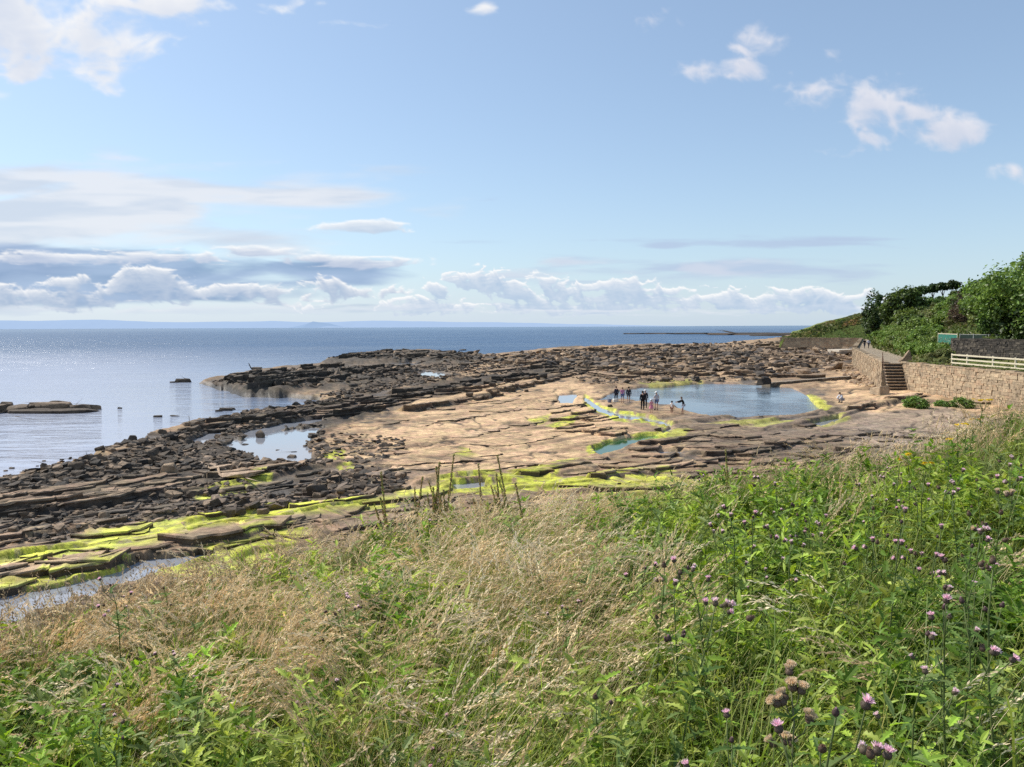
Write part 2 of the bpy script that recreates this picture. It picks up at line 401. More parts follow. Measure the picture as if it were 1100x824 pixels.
# cracks in the sandy slab
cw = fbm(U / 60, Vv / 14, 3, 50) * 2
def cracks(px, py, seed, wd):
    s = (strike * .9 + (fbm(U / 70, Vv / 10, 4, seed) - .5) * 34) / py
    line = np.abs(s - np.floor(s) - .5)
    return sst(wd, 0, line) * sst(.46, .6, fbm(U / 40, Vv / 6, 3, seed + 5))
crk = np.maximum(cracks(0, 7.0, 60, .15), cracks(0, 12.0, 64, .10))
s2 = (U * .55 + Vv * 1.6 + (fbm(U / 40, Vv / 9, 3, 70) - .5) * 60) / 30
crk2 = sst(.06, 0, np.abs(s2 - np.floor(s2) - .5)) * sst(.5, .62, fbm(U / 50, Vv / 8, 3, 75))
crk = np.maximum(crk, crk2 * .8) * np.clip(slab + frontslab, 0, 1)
H -= crk * .10
# dam wall bed and ground by the sea wall rise a little
H += sst(905, 960, U) * sst(470, 430, Vv) * sst(385, 400, Vv) * .25
H = np.maximum(H, -.06 + (f2 - .5) * .04)

# --- water: the sea and the pools left by the tide
PZ = -0.12
POOLS = {
 'swimming_pool': [(640, 431), (662, 421), (690, 416), (712, 416), (750, 412.5), (820, 413.5), (850, 417), (866, 425), (876, 436), (884, 442), (850, 447), (800, 449), (765, 449.5), (742, 443), (722, 437), (700, 434), (670, 429)],
 'channel': None,
 'near_left': [(-60, 672), (0, 640), (60, 632), (128, 614), (150, 602), (190, 599), (228, 593), (225, 604), (170, 616), (110, 640), (60, 658), (-40, 690)],
 'teal': [(199, 539), (240, 535), (278, 537), (268, 541), (212, 544)],
 'bright': [(240, 478), (268, 469), (309, 461), (353, 460), (330, 473), (335, 490), (342, 499), (318, 503), (288, 501), (268, 491), (250, 487)],
 'sliver': [(200, 475), (228, 465), (246, 463), (240, 470), (214, 479)],
 'small_a': [(222, 510), (241, 500), (237, 512)],
 'far_a': [(444, 404), (456, 397), (489, 403), (473, 408)],
 'far_b': [(408, 391), (440, 389), (476, 390), (440, 393)],
 'side': [(599, 424), (620, 423), (615, 434), (602, 434)],
 'green': [(636, 482), (652, 476), (668, 471), (708, 467), (701, 472), (663, 485), (643, 491)],
 'notch': [(703, 485), (735, 485), (728, 490), (711, 490)],
 'algae_a': [(484, 520), (524, 517), (521, 526), (490, 528)],
 'algae_b': [(563, 505), (586, 501), (570, 512)],
 'slit': [(476, 489), (487, 486), (484, 496)],
 'inlet': [(212, 420), (226, 423), (262, 427), (312, 428), (350, 431), (322, 437), (262, 446), (232, 452), (205, 452)],
 'lip': [(100, 547), (128, 544), (130, 547), (104, 550)],
 'basin': [(868, 455), (900, 449), (908, 451), (882, 458)],
 'dash_a': [(256, 466), (300, 455), (345, 449), (350, 453), (312, 461), (272, 470)], 'dash_b': [(352, 452), (380, 449), (372, 453)], 'dash_c': [(440, 428), (470, 424), (470, 427)],
}
chan = [(628, 428), (645, 441), (664, 447), (690, 450), (712, 455), (724, 460), (712, 466)]
POOLS['channel'] = [tuple(p) for p in polyline(chan, [2.2, 3.2, 3.0, 2.2, 2.0, 1.8, 1.2], PZ)]
poolm = np.zeros_like(H); pool_plan = {}
for k, px in POOLS.items():
    pl = np.array(px) if k == 'channel' else plan(px, PZ)
    pool_plan[k] = pl
    jagk = 2.6 if k == 'bright' else .5 if k in ('channel', 'swimming_pool', 'notch') else .9
    d = sdf(pl) + (f4 - .5) * 2 * jagk
    mk = sst(.5, -.7, d)
    poolm = np.maximum(poolm, mk)
    H = H * (1 - mk) + ((SEA - .35) if k == 'inlet' else (PZ - .22)) * mk
H = H * (1 - sea_m) + (SEA - 1.0) * sea_m
# rocks rising just off the shore
sh = sst(0, .6, sea_m) * sst(1, .5, sea_m)

# --- colour (albedo) of the shore
def C(*a): return np.array(a, np.float32)
def lay(base, m, c): return base * (1 - m[..., None]) + c * m[..., None]
brown = C(.35, .235, .138); dark = C(.060, .050, .039); sand = C(.64, .43, .245); grey = C(.235, .178, .130); alg = C(.54, .55, .07); moss = C(.24, .22, .05); green = C(.13, .30, .045)
A = np.broadcast_to(brown, H.shape + (3,)).astype(np.float32) * (.75 + .6 * f3)[..., None]
A = lay(A, sst(.42, .62, f5 + (f4 - .5) * .5) * .6, C(.40, .275, .165))
A = lay(A, sst(.50, .62, f3 * .5 + f4 * .5) * .7, dark * 1.5)
A = lay(A, darkshore * sst(.80, .45, f3 * .45 + f4 * .55) * .95, dark)
A = lay(A, darkback * sst(.66, .40, f4 * .6 + f3 * .4) * .6, C(.075, .062, .05))
A = lay(A, np.maximum(reefG, reefH) * (.55 + .45 * sst(.62, .38, f4)), C(.060, .050, .038))
slabn = slab * sst(.78, .52, fbm(U / 30, Vv / 5, 5, 90) + (1 - sst(0, 1, slab)) * .2)
A = lay(A, slabn, sand * np.float32(1.0)); 
A = A * (1 - slab[..., None] * (.46 * sst(.42, .72, fbm(strike / 3.2, U / 120, 5, 92) * .6 + fbm(U / 34, Vv / 5, 5, 97) * .4))[..., None])
A = lay(A, slab * sst(.60, .72, fbm(U / 22, Vv / 3.2, 4, 94)) * sst(520, 400, U) * .8, dark * 1.6)
fs = frontslab * sst(.75, .45, f5 * .5 + f4 * .5)
A = lay(A, fs * sst(940, 900, U) * .85, grey * .85); A = lay(A, frontslab * sst(900, 940, U) * .8, C(.34, .26, .19))
rf = np.maximum(mask([(196, 420), (230, 406), (330, 392), (350, 384), (420, 374), (500, 376), (530, 384), (500, 396), (455, 412), (390, 420), (330, 422), (250, 426)], 4, 1.5, 0), 0)
A = lay(A, rf * sst(.72, .38, f4 * .7 + f3 * .3) * .85, dark * 1.5); A = lay(A, rf * .35, dark * 2)
# weed in the lower parts, brown tops on the beds in the near left
low = sst(.08, -.05, H) * (1 - slab) * (1 - frontslab)
A = lay(A, low * .55 * sst(.35, .6, f4 + .1), dark * 1.3)
topb = sst(.16, .34, H) * darkshore * near
A = lay(A, topb * .8, C(.33, .235, .15))
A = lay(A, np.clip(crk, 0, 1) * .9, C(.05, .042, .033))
A = lay(A, np.clip(facem, 0, 1) * .85 * (.6 + .4 * f4), C(.06, .05, .042))  # ledge faces darkened in colour for both weed and shade
ALG = [
 ([(-60, 608), (0, 595), (60, 587), (130, 569), (165, 560), (250, 551), (300, 545), (420, 539), (425, 546), (300, 559), (215, 570), (164, 585), (82, 599), (0, 611), (-60, 622)], 1, 1.6),
 ([(2, 637), (40, 629), (123, 614), (144, 602), (90, 611), (55, 617), (0, 634)], 1, 1.2),
 ([(153, 601), (213, 592), (300, 568), (330, 572), (312, 590), (262, 612), (208, 618), (170, 616)], 1, 2.0),
 ([(214, 533), (245, 521), (290, 512), (287, 518), (262, 526), (222, 535)], 1, 1.0),
 ([(405, 541), (490, 529), (560, 532), (640, 524), (723, 519), (723, 509), (680, 510), (636, 515), (592, 514), (615, 497), (606, 497), (554, 509), (505, 508), (483, 514), (470, 522), (440, 530)], 1, 1.8),
 ([(365, 502), (376, 500), (380, 507), (368, 508)], 1, 1), ([(345, 490), (366, 485), (366, 492)], 1, 1.2), ([(484, 494), (505, 485), (500, 492)], 1, .8),
 ([(568, 452), (590, 446), (578, 455)], .8, 1.2), ([(590, 458), (618, 446), (616, 452), (600, 460)], .9, 1.2),
 ([(855, 425), (870, 424), (893, 440), (888, 443), (872, 438)], .75, 1.8), ([(640, 530), (760, 512), (800, 530), (700, 560), (620, 560)], .6, 2.5),
 ([(690, 412), (715, 409), (752, 407), (752, 411), (700, 416)], .45, 1.0), ([(775, 456), (800, 452), (850, 452), (820, 458)], .5, 1.4), ([(870, 454), (905, 447), (910, 450), (885, 458)], .5, 1.0),
 ([(-200, 620), (-20, 600), (-20, 612), (-200, 650)], 1, 1.6), ([(724, 462), (740, 462), (735, 472), (718, 474)], .6, 1.5),
]
algm = np.zeros_like(H)
for px, wgt, jg in ALG:
    d_ = sdf(plan(px, .02)) + (f4 - .5) * jg * 2.2 - 1.0
    algm = np.maximum(algm, sst(.9, -.9, d_) * wgt)
algm = np.maximum(algm, lmask(chan, [6.5, 6.0, 6.0, 5.0, 4.6, 4.2, 4.0], 1.0, 1.6) * sst(.30, .44, f4 * .6 + f3 * .4))
algm = np.maximum(algm, lmask([(630, 486), (652, 479), (690, 470), (716, 467)], [6, 6, 4.5, 4], 1.0, 1.4) * .95)
algm *= .12 + .88 * sst(.27, .40, fbm(U / 12, Vv / 2.6, 4, 101) + .05)
algm *= (1 - np.clip(facem * 1.4, 0, 1)) * sst(.55, .30, H)
an = fbm(U / 9, Vv / 2.4, 5, 103)
A = lay(A, algm * sst(.0, .6, algm), alg * np.float32(1.0)); A = lay(A, algm * sst(.50, .66, an) * .7, moss); A = lay(A, algm * sst(.40, .28, an) * .8, C(.36, .30, .16))
A = lay(A, lmask([(645, 486), (668, 477), (705, 469)], [3.2, 3.2, 2.6], .8, 1.0) * .7, green)
wetm = np.clip(np.maximum(sst(.12, -.08, H) * (1 - slab * .7), sea_m), 0, 1)
A = lay(A, sst(.02, .35, sea_m) * .8, dark * 1.2)
A = A * (1 - .35 * sst(0, .5, sea_m) * (1 - sst(.5, 1, sea_m)))[..., None]
A = A * (1 - .45 * sst(362, 357, Vv))[..., None]
nr, nc = H.shape
P3 = GP.copy(); P3[..., 2] = H
ii = np.arange(nr * nc, dtype=np.int32).reshape(nr, nc)
quads = np.stack([ii[:-1, :-1], ii[1:, :-1], ii[1:, 1:], ii[:-1, 1:]], -1).reshape(-1, 4)
keep = ((sea_m < .995)[:-1, :-1] | (sea_m < .995)[1:, 1:]).ravel()
gd = GOOD[:-1, :-1] & GOOD[1:, 1:] & GOOD[1:, :-1] & GOOD[:-1, 1:]
quads = quads[keep & gd.ravel()]
used = np.unique(quads); remap = np.full(nr * nc, -1, np.int32); remap[used] = np.arange(len(used))
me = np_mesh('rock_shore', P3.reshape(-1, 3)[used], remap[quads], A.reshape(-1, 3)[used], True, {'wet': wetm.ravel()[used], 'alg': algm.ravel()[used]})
mrock, nt, b, out = newmat('shore_rock'); n = NB(nt)
p = n.pos(); a = n.attr('col').outputs['Color']; wet = n.attr('wet').outputs['Fac']; alga = n.attr('alg').outputs['Fac']
v1 = n.ramp(n.noise(p, 2.2, 8, .68), .3, .7, .62, 1.36); v2 = n.ramp(n.noise(n.scale(p, 1, 1, 6), .5, 5, .6), .3, .7, .8, 1.2)
c = n.hsv(a, n.m('MULTIPLY', v1, v2), 1.0, n.ramp(n.noise(p, .9, 4), .3, .7, .488, .512))
pit = n.ramp(n.noise(p, 9.0, 6, .7), .56, .72)
c = n.mix(n.m('MULTIPLY', pit, n.m('SUBTRACT', .32, n.m('MULTIPLY', alga, .25))), c, n.hsv(c, .35))
n.put(b.inputs['Base Color'], c)
n.put(b.inputs['Roughness'], n.m('SUBTRACT', .88, n.m('MULTIPLY', wet, .30)))
n.put(b.inputs['Specular IOR Level'], n.m('ADD', .22, n.m('MULTIPLY', wet, .2)))
hgt = n.m('ADD', n.m('MULTIPLY', n.noise(p, 1.4, 8, .7), 1.0), n.m('MULTIPLY', n.noise(p, 8, 6, .7), .35))
n.put(b.inputs['Normal'], n.bump(hgt, .75, .14))
shore = mesh_obj('rock_shore', me, mrock); tag(shore, kind='structure')

def hat(u, v):
    """height of the shore at plan coordinates"""
    j = np.clip(np.round((np.asarray(u) - us[0]) / 1.25).astype(int), 0, nc - 1); i = np.clip(np.searchsorted(vs, v), 0, nr - 1)
    return H[i, j]
def hxy(x, y):
    u, v = proj(np.stack([np.asarray(x, float), np.asarray(y, float), np.zeros_like(np.asarray(x, float))], -1))
    return hat(u, v)
def on_shore(u, v):
    """photo point -> point on the shore surface"""
    z = 0.0
    for _ in range(4):
        p = G(np.float64(u), np.float64(v), z); z = float(max(hxy(p[0], p[1]), -.45))
    p = G(np.float64(u), np.float64(v), z); return Vector((p[0], p[1], z))

# --- water materials
def water_mat(name, base, rough, s1, s2, strength, dist, warpx=1.0):
    m, nt, b, o = newmat(name); n = NB(nt); p = n.pos()
    q = n.scale(p, 1.0, warpx, 1)
    h = n.m('ADD', n.noise(q, s1, 4, .6, .4), n.m('MULTIPLY', n.noise(q, s2, 3, .6), .35))
    n.put(b.inputs['Base Color'], base); b.inputs['Roughness'].default_value = rough; b.inputs['IOR'].default_value = 1.33
    n.put(b.inputs['Normal'], n.bump(h, strength, dist))
    return m, n, b
mpool, _, bp_ = water_mat('still_water', (.30, .315, .35), .05, 1.2, 5.0, .04, .1); bp_.inputs['IOR'].default_value = 1.7
mpaddle, npd, bpd = water_mat('rippled_pool_water', (.085, .115, .145), .08, .65, 2.6, .42, .26, 1.0)
bpd.inputs['IOR'].default_value = 1.45
npd.put(next(q for q in mpaddle.node_tree.nodes if q.type == 'BUMP').inputs['Strength'], npd.ramp(npd.noise(npd.pos(), .10, 3, .5), .38, .60, .10, .55))
mgreen, _, _ = water_mat('weedy_pool_water', (.03, .10, .035), .06, 1.2, 5.0, .06, .1)
msea, ns, bs = water_mat('sea_water', (.02, .05, .075), .12, .30, 1.3, .8, .5)
ps = ns.pos(); sp = ns.new('ShaderNodeSeparateXYZ'); ns.put(sp.inputs[0], ps)
dist = ns.m('SQRT', ns.m('ADD', ns.m('MULTIPLY', sp.outputs[0], sp.outputs[0]), ns.m('MULTIPLY', sp.outputs[1], sp.outputs[1])))
far = ns.ramp(dist, 60, 260)
# sheltered water close to the rocks is calm; open water carries wavelets and long wind lanes
big = ns.noise(ns.scale(ps, .012, .035, 1), 1.0, 4, .6, .6)
hh = ns.m('ADD', ns.m('MULTIPLY', ns.noise(ns.scale(ps, .55, 1.3, 1), .55, 5, .65, .5), 1.0), ns.m('MULTIPLY', ns.noise(ns.scale(ps, .5, 1.6, 1), .11, 5, .62, .4), 5.0))
ns.put(bs.inputs['Normal'], ns.bump(hh, ns.m('ADD', .22, ns.m('MULTIPLY', far, ns.ramp(dist, 150, 2500, .62, .10))), .5))
ns.put(bs.inputs['Roughness'], ns.m('ADD', .06, ns.m('MULTIPLY', far, ns.ramp(big, .35, .65, .20, .34))))
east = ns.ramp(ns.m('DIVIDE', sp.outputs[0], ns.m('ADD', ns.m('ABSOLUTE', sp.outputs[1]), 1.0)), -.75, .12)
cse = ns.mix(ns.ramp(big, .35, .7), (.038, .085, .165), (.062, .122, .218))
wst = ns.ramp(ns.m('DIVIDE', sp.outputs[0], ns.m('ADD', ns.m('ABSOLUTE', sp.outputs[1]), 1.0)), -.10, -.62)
cse = ns.mix(ns.m('MULTIPLY', ns.ramp(dist, 420, 45), wst), cse, (.44, .46, .54))  # near left water paled in colour to mimic reflected bright sky
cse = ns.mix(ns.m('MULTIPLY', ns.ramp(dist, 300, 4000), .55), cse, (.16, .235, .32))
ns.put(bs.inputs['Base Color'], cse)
# sea sheet, rings out to the horizon
rr = np.concatenate([[8], np.geomspace(14, 90000, 70)]); th = np.linspace(0, 2 * math.pi, 145)[:-1]
RR, TH = np.meshgrid(rr, th, indexing='ij')
Vs = np.stack([RR * np.sin(TH), RR * np.cos(TH), np.full_like(RR, SEA)], -1).reshape(-1, 3)
k = np.arange(len(rr) * 144).reshape(len(rr), 144); k2 = np.roll(k, -1, 1)
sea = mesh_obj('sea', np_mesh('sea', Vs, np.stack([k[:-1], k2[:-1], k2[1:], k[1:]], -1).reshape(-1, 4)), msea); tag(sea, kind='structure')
for kname, pl in pool_plan.items():
    if kname == 'inlet': continue      # open to the sea: the sea sheet itself fills it
    pz_ = PZ - .003 * list(pool_plan).index(kname)
    w3 = []
    for q_ in pl:
        g = G(np.float64(q_[0]), np.float64(q_[1]), 0.0); w3.append(g[:2])
    w3 = np.array(w3); 
    # grow the sheet a little so that the rock itself draws its edge
    area = .5 * np.sum(w3[:, 0] * np.roll(w3[:, 1], -1) - np.roll(w3[:, 0], -1) * w3[:, 1])
    e = np.roll(w3, -1, 0) - np.roll(w3, 1, 0); nrm = np.stack([e[:, 1], -e[:, 0]], 1) * np.sign(area)
    nrm /= np.linalg.norm(nrm, axis=1)[:, None] + 1e-9
    grow = .012 * np.linalg.norm(w3, axis=1)[:, None]
    g3 = w3 + nrm * grow
    bm = bmesh.new(); vsb = [bm.verts.new((x, y, pz_)) for x, y in g3]; fc = bm.faces.new(vsb)
    bmesh.ops.recalc_face_normals(bm, faces=[fc]); 
    if fc.normal.z < 0: fc.normal_flip()
    bmesh.ops.triangulate(bm, faces=bm.faces[:])
    m_ = bpy.data.meshes.new('tide_pool_water'); bm.to_mesh(m_); bm.free()
    o = mesh_obj('pool_water' if kname == 'swimming_pool' else 'tide_pool_water', m_, mpaddle if kname == 'swimming_pool' else mgreen if kname == 'green' else mpool)
    tag(o, kind='structure')

# --- far shores
def ridge(name, pts, dist, base_z, colr, emis):
    a = np.array(pts, float); uu = np.linspace(a[0, 0], a[-1, 0], 260); vv = np.interp(uu, a[:, 0], a[:, 1])
    vv = vv + (fbm(uu / 40, uu * 0, 4, 5) - .5) * 1.6
    V_ = []; top = ray(uu, vv); bot = ray(uu, vv * 0 + 356)
    T = dist / top[:, 1]; tp = CAMP + top * T[:, None]
    N = len(uu)
    b0 = tp.copy(); b0[:, 2] = base_z; b1 = tp.copy(); b1[:, 1] += dist * .1; b1[:, 2] *= .7; b0[:, 1] -= dist * .05
    mid = (tp + b0) / 2; mid[:, 2] = base_z + (tp[:, 2] - base_z) * (.45 + .3 * fbm(uu / 12, uu * 0, 3, 8))
    V_ = np.concatenate([b0, mid, tp, b1]); k = np.arange(N - 1)
    q = np.concatenate([np.stack([k + j * N, k + 1 + j * N, k + 1 + (j + 1) * N, k + (j + 1) * N], 1) for j in range(3)])
    m, nt, b, o = newmat(name + '_haze'); n = NB(nt)
    n.put(b.inputs['Base Color'], colr); b.inputs['Roughness'].default_value = 1; b.inputs['Specular IOR Level'].default_value = 0
    n.put(b.inputs['Emission Color'], emis); b.inputs['Emission Strength'].default_value = 1.0  # haze painted as emission; the hills are no light source
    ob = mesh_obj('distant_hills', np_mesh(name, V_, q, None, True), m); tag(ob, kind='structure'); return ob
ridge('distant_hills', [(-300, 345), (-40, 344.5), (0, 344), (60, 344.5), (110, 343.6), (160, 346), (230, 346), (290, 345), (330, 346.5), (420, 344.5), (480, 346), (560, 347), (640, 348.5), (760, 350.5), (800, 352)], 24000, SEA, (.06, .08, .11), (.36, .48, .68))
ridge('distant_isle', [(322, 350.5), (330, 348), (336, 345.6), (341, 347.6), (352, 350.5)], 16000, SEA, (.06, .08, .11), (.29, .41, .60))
# ================================================================== land behind the sea wall
WP = np.array([(46.5, -30), (45.4, 20), (44.2, 65), (43.9, 87.1), (41.9, 87.3), (57, 127), (63, 143), (108, 240), (87, 252), (150, 420), (258, 700), (430, 1150), (850, 2200)], float)
WY = np.array([-30, 20, 65, 87.1, 87.3, 127, 143, 240, 252, 420, 700, 1150, 2200], float)
def wx(y): return np.interp(y, WY, WP[:, 0])
PATH_Z = 3.32
def slope_at(y): return np.interp(y, [40, 70, 95, 120, 210, 245, 300, 500, 1200], [.10, .22, .50, .66, .60, .36, .07, .045, .02])
def land_z(x, y):
    d = x - wx(y)
    pw = np.interp(y, [60, 84, 89, 110, 143, 200], [8.0, 6.0, 4.6, 4.4, 4.0, 3.0])
    rise = np.maximum(d - pw, 0) * slope_at(y)
    cap = np.interp(y, [60, 90, 200, 330, 600, 1200], [9, 12.5, 13.0, 14, 18, 20])
    z = PATH_Z + cap * (1 - np.exp(-rise / cap * 1.15))
    bumpy = sst(0, 6, d - pw)
    z = z + (fbm(x / 9, y / 9, 4, 301) - .5) * 1.6 * bumpy + (fbm(x / 2.2, y / 2.2, 3, 302) - .5) * .4 * bumpy
    z = z + 10.5 * np.exp(-((x - 218) / 42) ** 2 - ((y - 430) / 95) ** 2) + 3.0 * np.exp(-((x - 160) / 22) ** 2 - ((y - 330) / 50) ** 2)
    # far shore dips to the sea
    z = z - sst(260, 420, y) * sst(25, 0, d) * 2.2
    return z
ys = np.concatenate([np.arange(-28, 60, 2.5), np.arange(60, 87, .9), [87.1, 87.3], np.arange(88.2, 262, .9), np.geomspace(263, 2150, 130)])
ds = np.concatenate([np.arange(0, 9, .5), np.arange(9, 60, .9), np.geomspace(61, 900, 50)])
YY, DD = np.meshgrid(ys, ds, indexing='ij'); XX = wx(YY) + DD
ZZ = land_z(XX, YY); ZZ[YY > 252] = np.where(DD[YY > 252] < .1, -.6, ZZ[YY > 252])
k = np.arange(XX.size).reshape(XX.shape)
q = np.stack([k[:-1, :-1], k[:-1, 1:], k[1:, 1:], k[1:, :-1]], -1).reshape(-1, 4)
gn = fbm(XX / 14, YY / 14, 4, 310); gn2 = fbm(XX / 3, YY / 3, 4, 311)
LA = np.zeros(XX.shape + (3,), np.float32) + C(.085, .115, .030)
LA = lay(LA, sst(.42, .62, gn), C(.16, .15, .055)); LA = lay(LA, sst(.5, .7, gn2) * .6, C(.05, .085, .022))
LA = lay(LA, sst(240, 300, YY) * .8 * sst(.7, .35, gn), C(.20, .20, .075)); LA = lay(LA, sst(260, 300, YY) * sst(30, 8, DD) * .8, C(.16, .20, .065))
pw = np.interp(YY, [60, 86, 110, 143, 200, 240], [6.5, 5.0, 4.6, 4.0, 2.6, 2.0])
pth = sst(pw + .5, pw - .3, DD + (gn2 - .5) * 1.0) * sst(246, 238, YY)
LA = lay(LA, pth, C(.33, .27, .20)); LA = lay(LA, sst(84, 76, YY) * sst(2.0, 3.2, DD + (gn2 - .5)) * sst(7.5, 5, DD), C(.14, .19, .055))
mland, nt, b, out = newmat('hillside_ground'); n = NB(nt); p = n.pos()
n.put(b.inputs['Base Color'], n.hsv(n.attr('col').outputs['Color'], n.ramp(n.noise(p, 1.6, 6, .7), .3, .7, .6, 1.4)))
b.inputs['Roughness'].default_value = .95; b.inputs['Specular IOR Level'].default_value = .1
n.put(b.inputs['Normal'], n.bump(n.noise(p, 2.5, 6, .7), .8, .3))
hill = mesh_obj('hillside_terrain', np_mesh('hillside_terrain', np.stack([XX, YY, ZZ], -1).reshape(-1, 3), q, LA.reshape(-1, 3), True), mland); tag(hill, kind='structure')

# --- masonry: courses of uneven stones, each a little proud or sunk, sagging coping
def stone_mat(name, c1, c2, c3):
    m, nt, b, o = newmat(name); n = NB(nt); p = n.pos()
    c = n.attr('col').outputs['Color']
    c = n.hsv(c, n.ramp(n.noise(p, 3.0, 7, .7), .3, .7, .7, 1.3))
    c = n.mix(.30, c, (.27, .235, .19))
    big = n.noise(n.scale(p, .5, .5, .22), .9, 5, .65)
    c = n.mix(n.m('MULTIPLY', n.ramp(big, .50, .68), .55), c, n.hsv(c, .42, .8))
    c = n.mix(n.m('MULTIPLY', n.ramp(n.noise(p, 1.3, 6, .75), .60, .72), .35), c, (.50, .46, .36))
    n.put(b.inputs['Base Color'], c); b.inputs['Roughness'].default_value = .92; b.inputs['Specular IOR Level'].default_value = .15
    n.put(b.inputs['Normal'], n.bump(n.noise(p, 6, 7, .7), .8, .05))
    return m
mwall = stone_mat('sea_wall_masonry', 0, 0, 0)
mston0, nt, b, o = newmat('shade_toned_dry_stone'); n = NB(nt)
n.put(b.inputs['Base Color'], n.hsv(n.attr('col').outputs['Color'], n.ramp(n.noise(n.pos(), 3.0, 7, .7), .3, .7, .6, 1.5))); b.inputs['Roughness'].default_value = .95
n.put(b.inputs['Normal'], n.bump(n.noise(n.pos(), 6, 7, .7), .8, .05))
def masonry(pts, zb, zt, thick, course=.27, stone=.42, pal=None, seed=0, cope=True, jagtop=.0, mortar=C(.36, .275, .18)):
    """a wall of separate stones laid along a polyline (left face outward); returns one mesh"""
    r = np.random.default_rng(seed)
    pts = np.array(pts, float); V_ = []; Fc = []; Cc = []
    pal = pal or [C(.52, .385, .24), C(.49, .36, .225), C(.45, .335, .215), C(.56, .43, .275), C(.48, .325, .20), C(.42, .31, .20)]
    def box(o, t, nn, L, D, z0, z1, c, jit):
        b = len(V_); 
        for (a, d, z) in ((0, 0, z0), (L, 0, z0), (L, D, z0), (0, D, z0), (0, 0, z1), (L, 0, z1), (L, D, z1), (0, D, z1)):
            j = r.uniform(-jit, jit, 3)
            V_.append((o[0] + t[0] * (a + j[0]) - nn[0] * d + nn[0] * j[1], o[1] + t[1] * (a + j[0]) - nn[1] * d + nn[1] * j[1], z + j[2])); Cc.append(c)
        Fc.extend([[b + i for i in f] for f in ((0, 1, 5, 4), (1, 2, 6, 5), (2, 3, 7, 6), (3, 0, 4, 7), (4, 5, 6, 7), (0, 3, 2, 1))])
    for i in range(len(pts) - 1):
        a, bb = pts[i], pts[i + 1]; e = bb - a; L = np.linalg.norm(e); t = e / L; nn = np.array([-t[1], t[0]])
        box(a, t, nn, L, thick, zb, zt - .12, mortar, 0)
        z = zb
        while z < zt - .05:
            h = min(course * r.uniform(.7, 1.35), zt - z + jagtop * r.uniform(0, 1)); x = -r.uniform(0, .3)
            while x < L:
                l = stone * r.uniform(.5, 1.8); x0 = max(x, 0); x1 = min(x + l, L)
                if x1 - x0 > .08 and r.random() > .03:
                    pr = r.uniform(.015, .085) * (1 if r.random() > .1 else .2)
                    c = pal[r.integers(len(pal))] * r.uniform(.82, 1.14)
                    gap = .012
                    o = a + t * (x0 + gap) + nn * pr
                    box(o, t, nn, x1 - x0 - 2 * gap, pr + .1, z + gap * .7, z + h - gap * .7, c, .018)
                x += l
            z += h
        if cope:
            x = 0
            while x < L:
                l = min(r.uniform(.6, 1.4), L - x)
                o = a + t * (x + .01) + nn * .07
                box(o, t, nn, max(l - .03, .05), thick + .10, zt - .12, zt + r.uniform(.0, .09), pal[r.integers(len(pal))] * r.uniform(.7, .95), .02)
                x += l + .001
    return np.array(V_), np.array(Fc), np.array(Cc)
def wall_thing(name, label, pts, zb, zt, thick, **kw):
    V_, F_, C_ = masonry(pts, zb, zt, thick, **kw)
    c = V_.mean(0); c[2] = zb
    o = mesh_obj(name, np_mesh(name, V_ - c, F_, C_), mwall); o.location = c
    tag(o, label, 'stone wall'); return o
# outward (seaward) face is on the left of the walking direction
wall_thing('sea_wall', 'tan stone sea wall beside the steps, running towards the grassy bank', [(45.3, 22), (44.3, 62), (43.95, 87.2)], -.4, PATH_Z + .12, .7, seed=1)
wall_thing('sea_wall', 'tan stone sea wall running from the steps back along the path past the walkers', [(41.85, 87.25), (57, 127), (63, 143)], -.4, PATH_Z + .14, .7, seed=2, course=.3, stone=.46)
wall_thing('sea_wall', 'far tan stone wall closing the bay below the green slope', [(63, 143), (108, 240), (87.4, 252), (95, 268)], -.5, PATH_Z + .35, .8, seed=3, course=.5, stone=.9)
mtread = simple_mat('worn_stone_step', (.40, .31, .21), .9, .35, 4, .7, .03)
mdark = simple_mat('dark_stone', (.05, .04, .032), .8, .3, 4, .5, .02)  # one near-black stone for risers, footing and the pool block
# --- flight of stone steps set into the wall
def box_bm(bm, c, s, rz=0.0, jit=0.0):
    g = bmesh.ops.create_cube(bm, size=1.0)['verts']
    M = Matrix.Translation(c) @ Matrix.Rotation(rz, 4, 'Z') @ Matrix.Diagonal((*s, 1))
    bmesh.ops.transform(bm, matrix=M, verts=g)
    if jit:
        for v_ in g: v_.co += Vector((random.uniform(-jit, jit), random.uniform(-jit, jit), random.uniform(-jit, jit)))
    return g
def bm_obj(name, bm, mat, parent=None, smooth=False, bevel=0.0):
    if bevel: bmesh.ops.bevel(bm, geom=bm.edges[:], offset=bevel, segments=2, affect='EDGES', profile=.6)
    bmesh.ops.recalc_face_normals(bm, faces=bm.faces[:])
    for f_ in bm.faces: f_.smooth = smooth
    me = bpy.data.meshes.new(name); bm.to_mesh(me); bm.free()
    return mesh_obj(name, me, mat, parent)
st = empty('stone_steps', (42.9, 85.35, 0)); tag(st, 'flight of worn stone steps climbing the sea wall to the path', 'steps')
NST = 11
for i in range(NST):
    rise = (PATH_Z + .3) / NST
    z1 = -.28 + rise * (i + 1)
    bm = bmesh.new(); box_bm(bm, (0, .155 * i + .16, z1 - .07), (2.05, .42, .12), 0, .015)
    bm_obj('tread', bm, mtread, st, bevel=.025)
    bm = bmesh.new(); box_bm(bm, (0, .155 * i + .24, z1 - .07 - rise * .5 - .02), (1.98, .40, rise * 1.0), 0, .012)
    bm_obj('riser', bm, mdark, st)
bm = bmesh.new(); box_bm(bm, (0, 1.15, -.25), (1.9, 1.9, .3)); bm_obj('footing', bm, mdark, st)
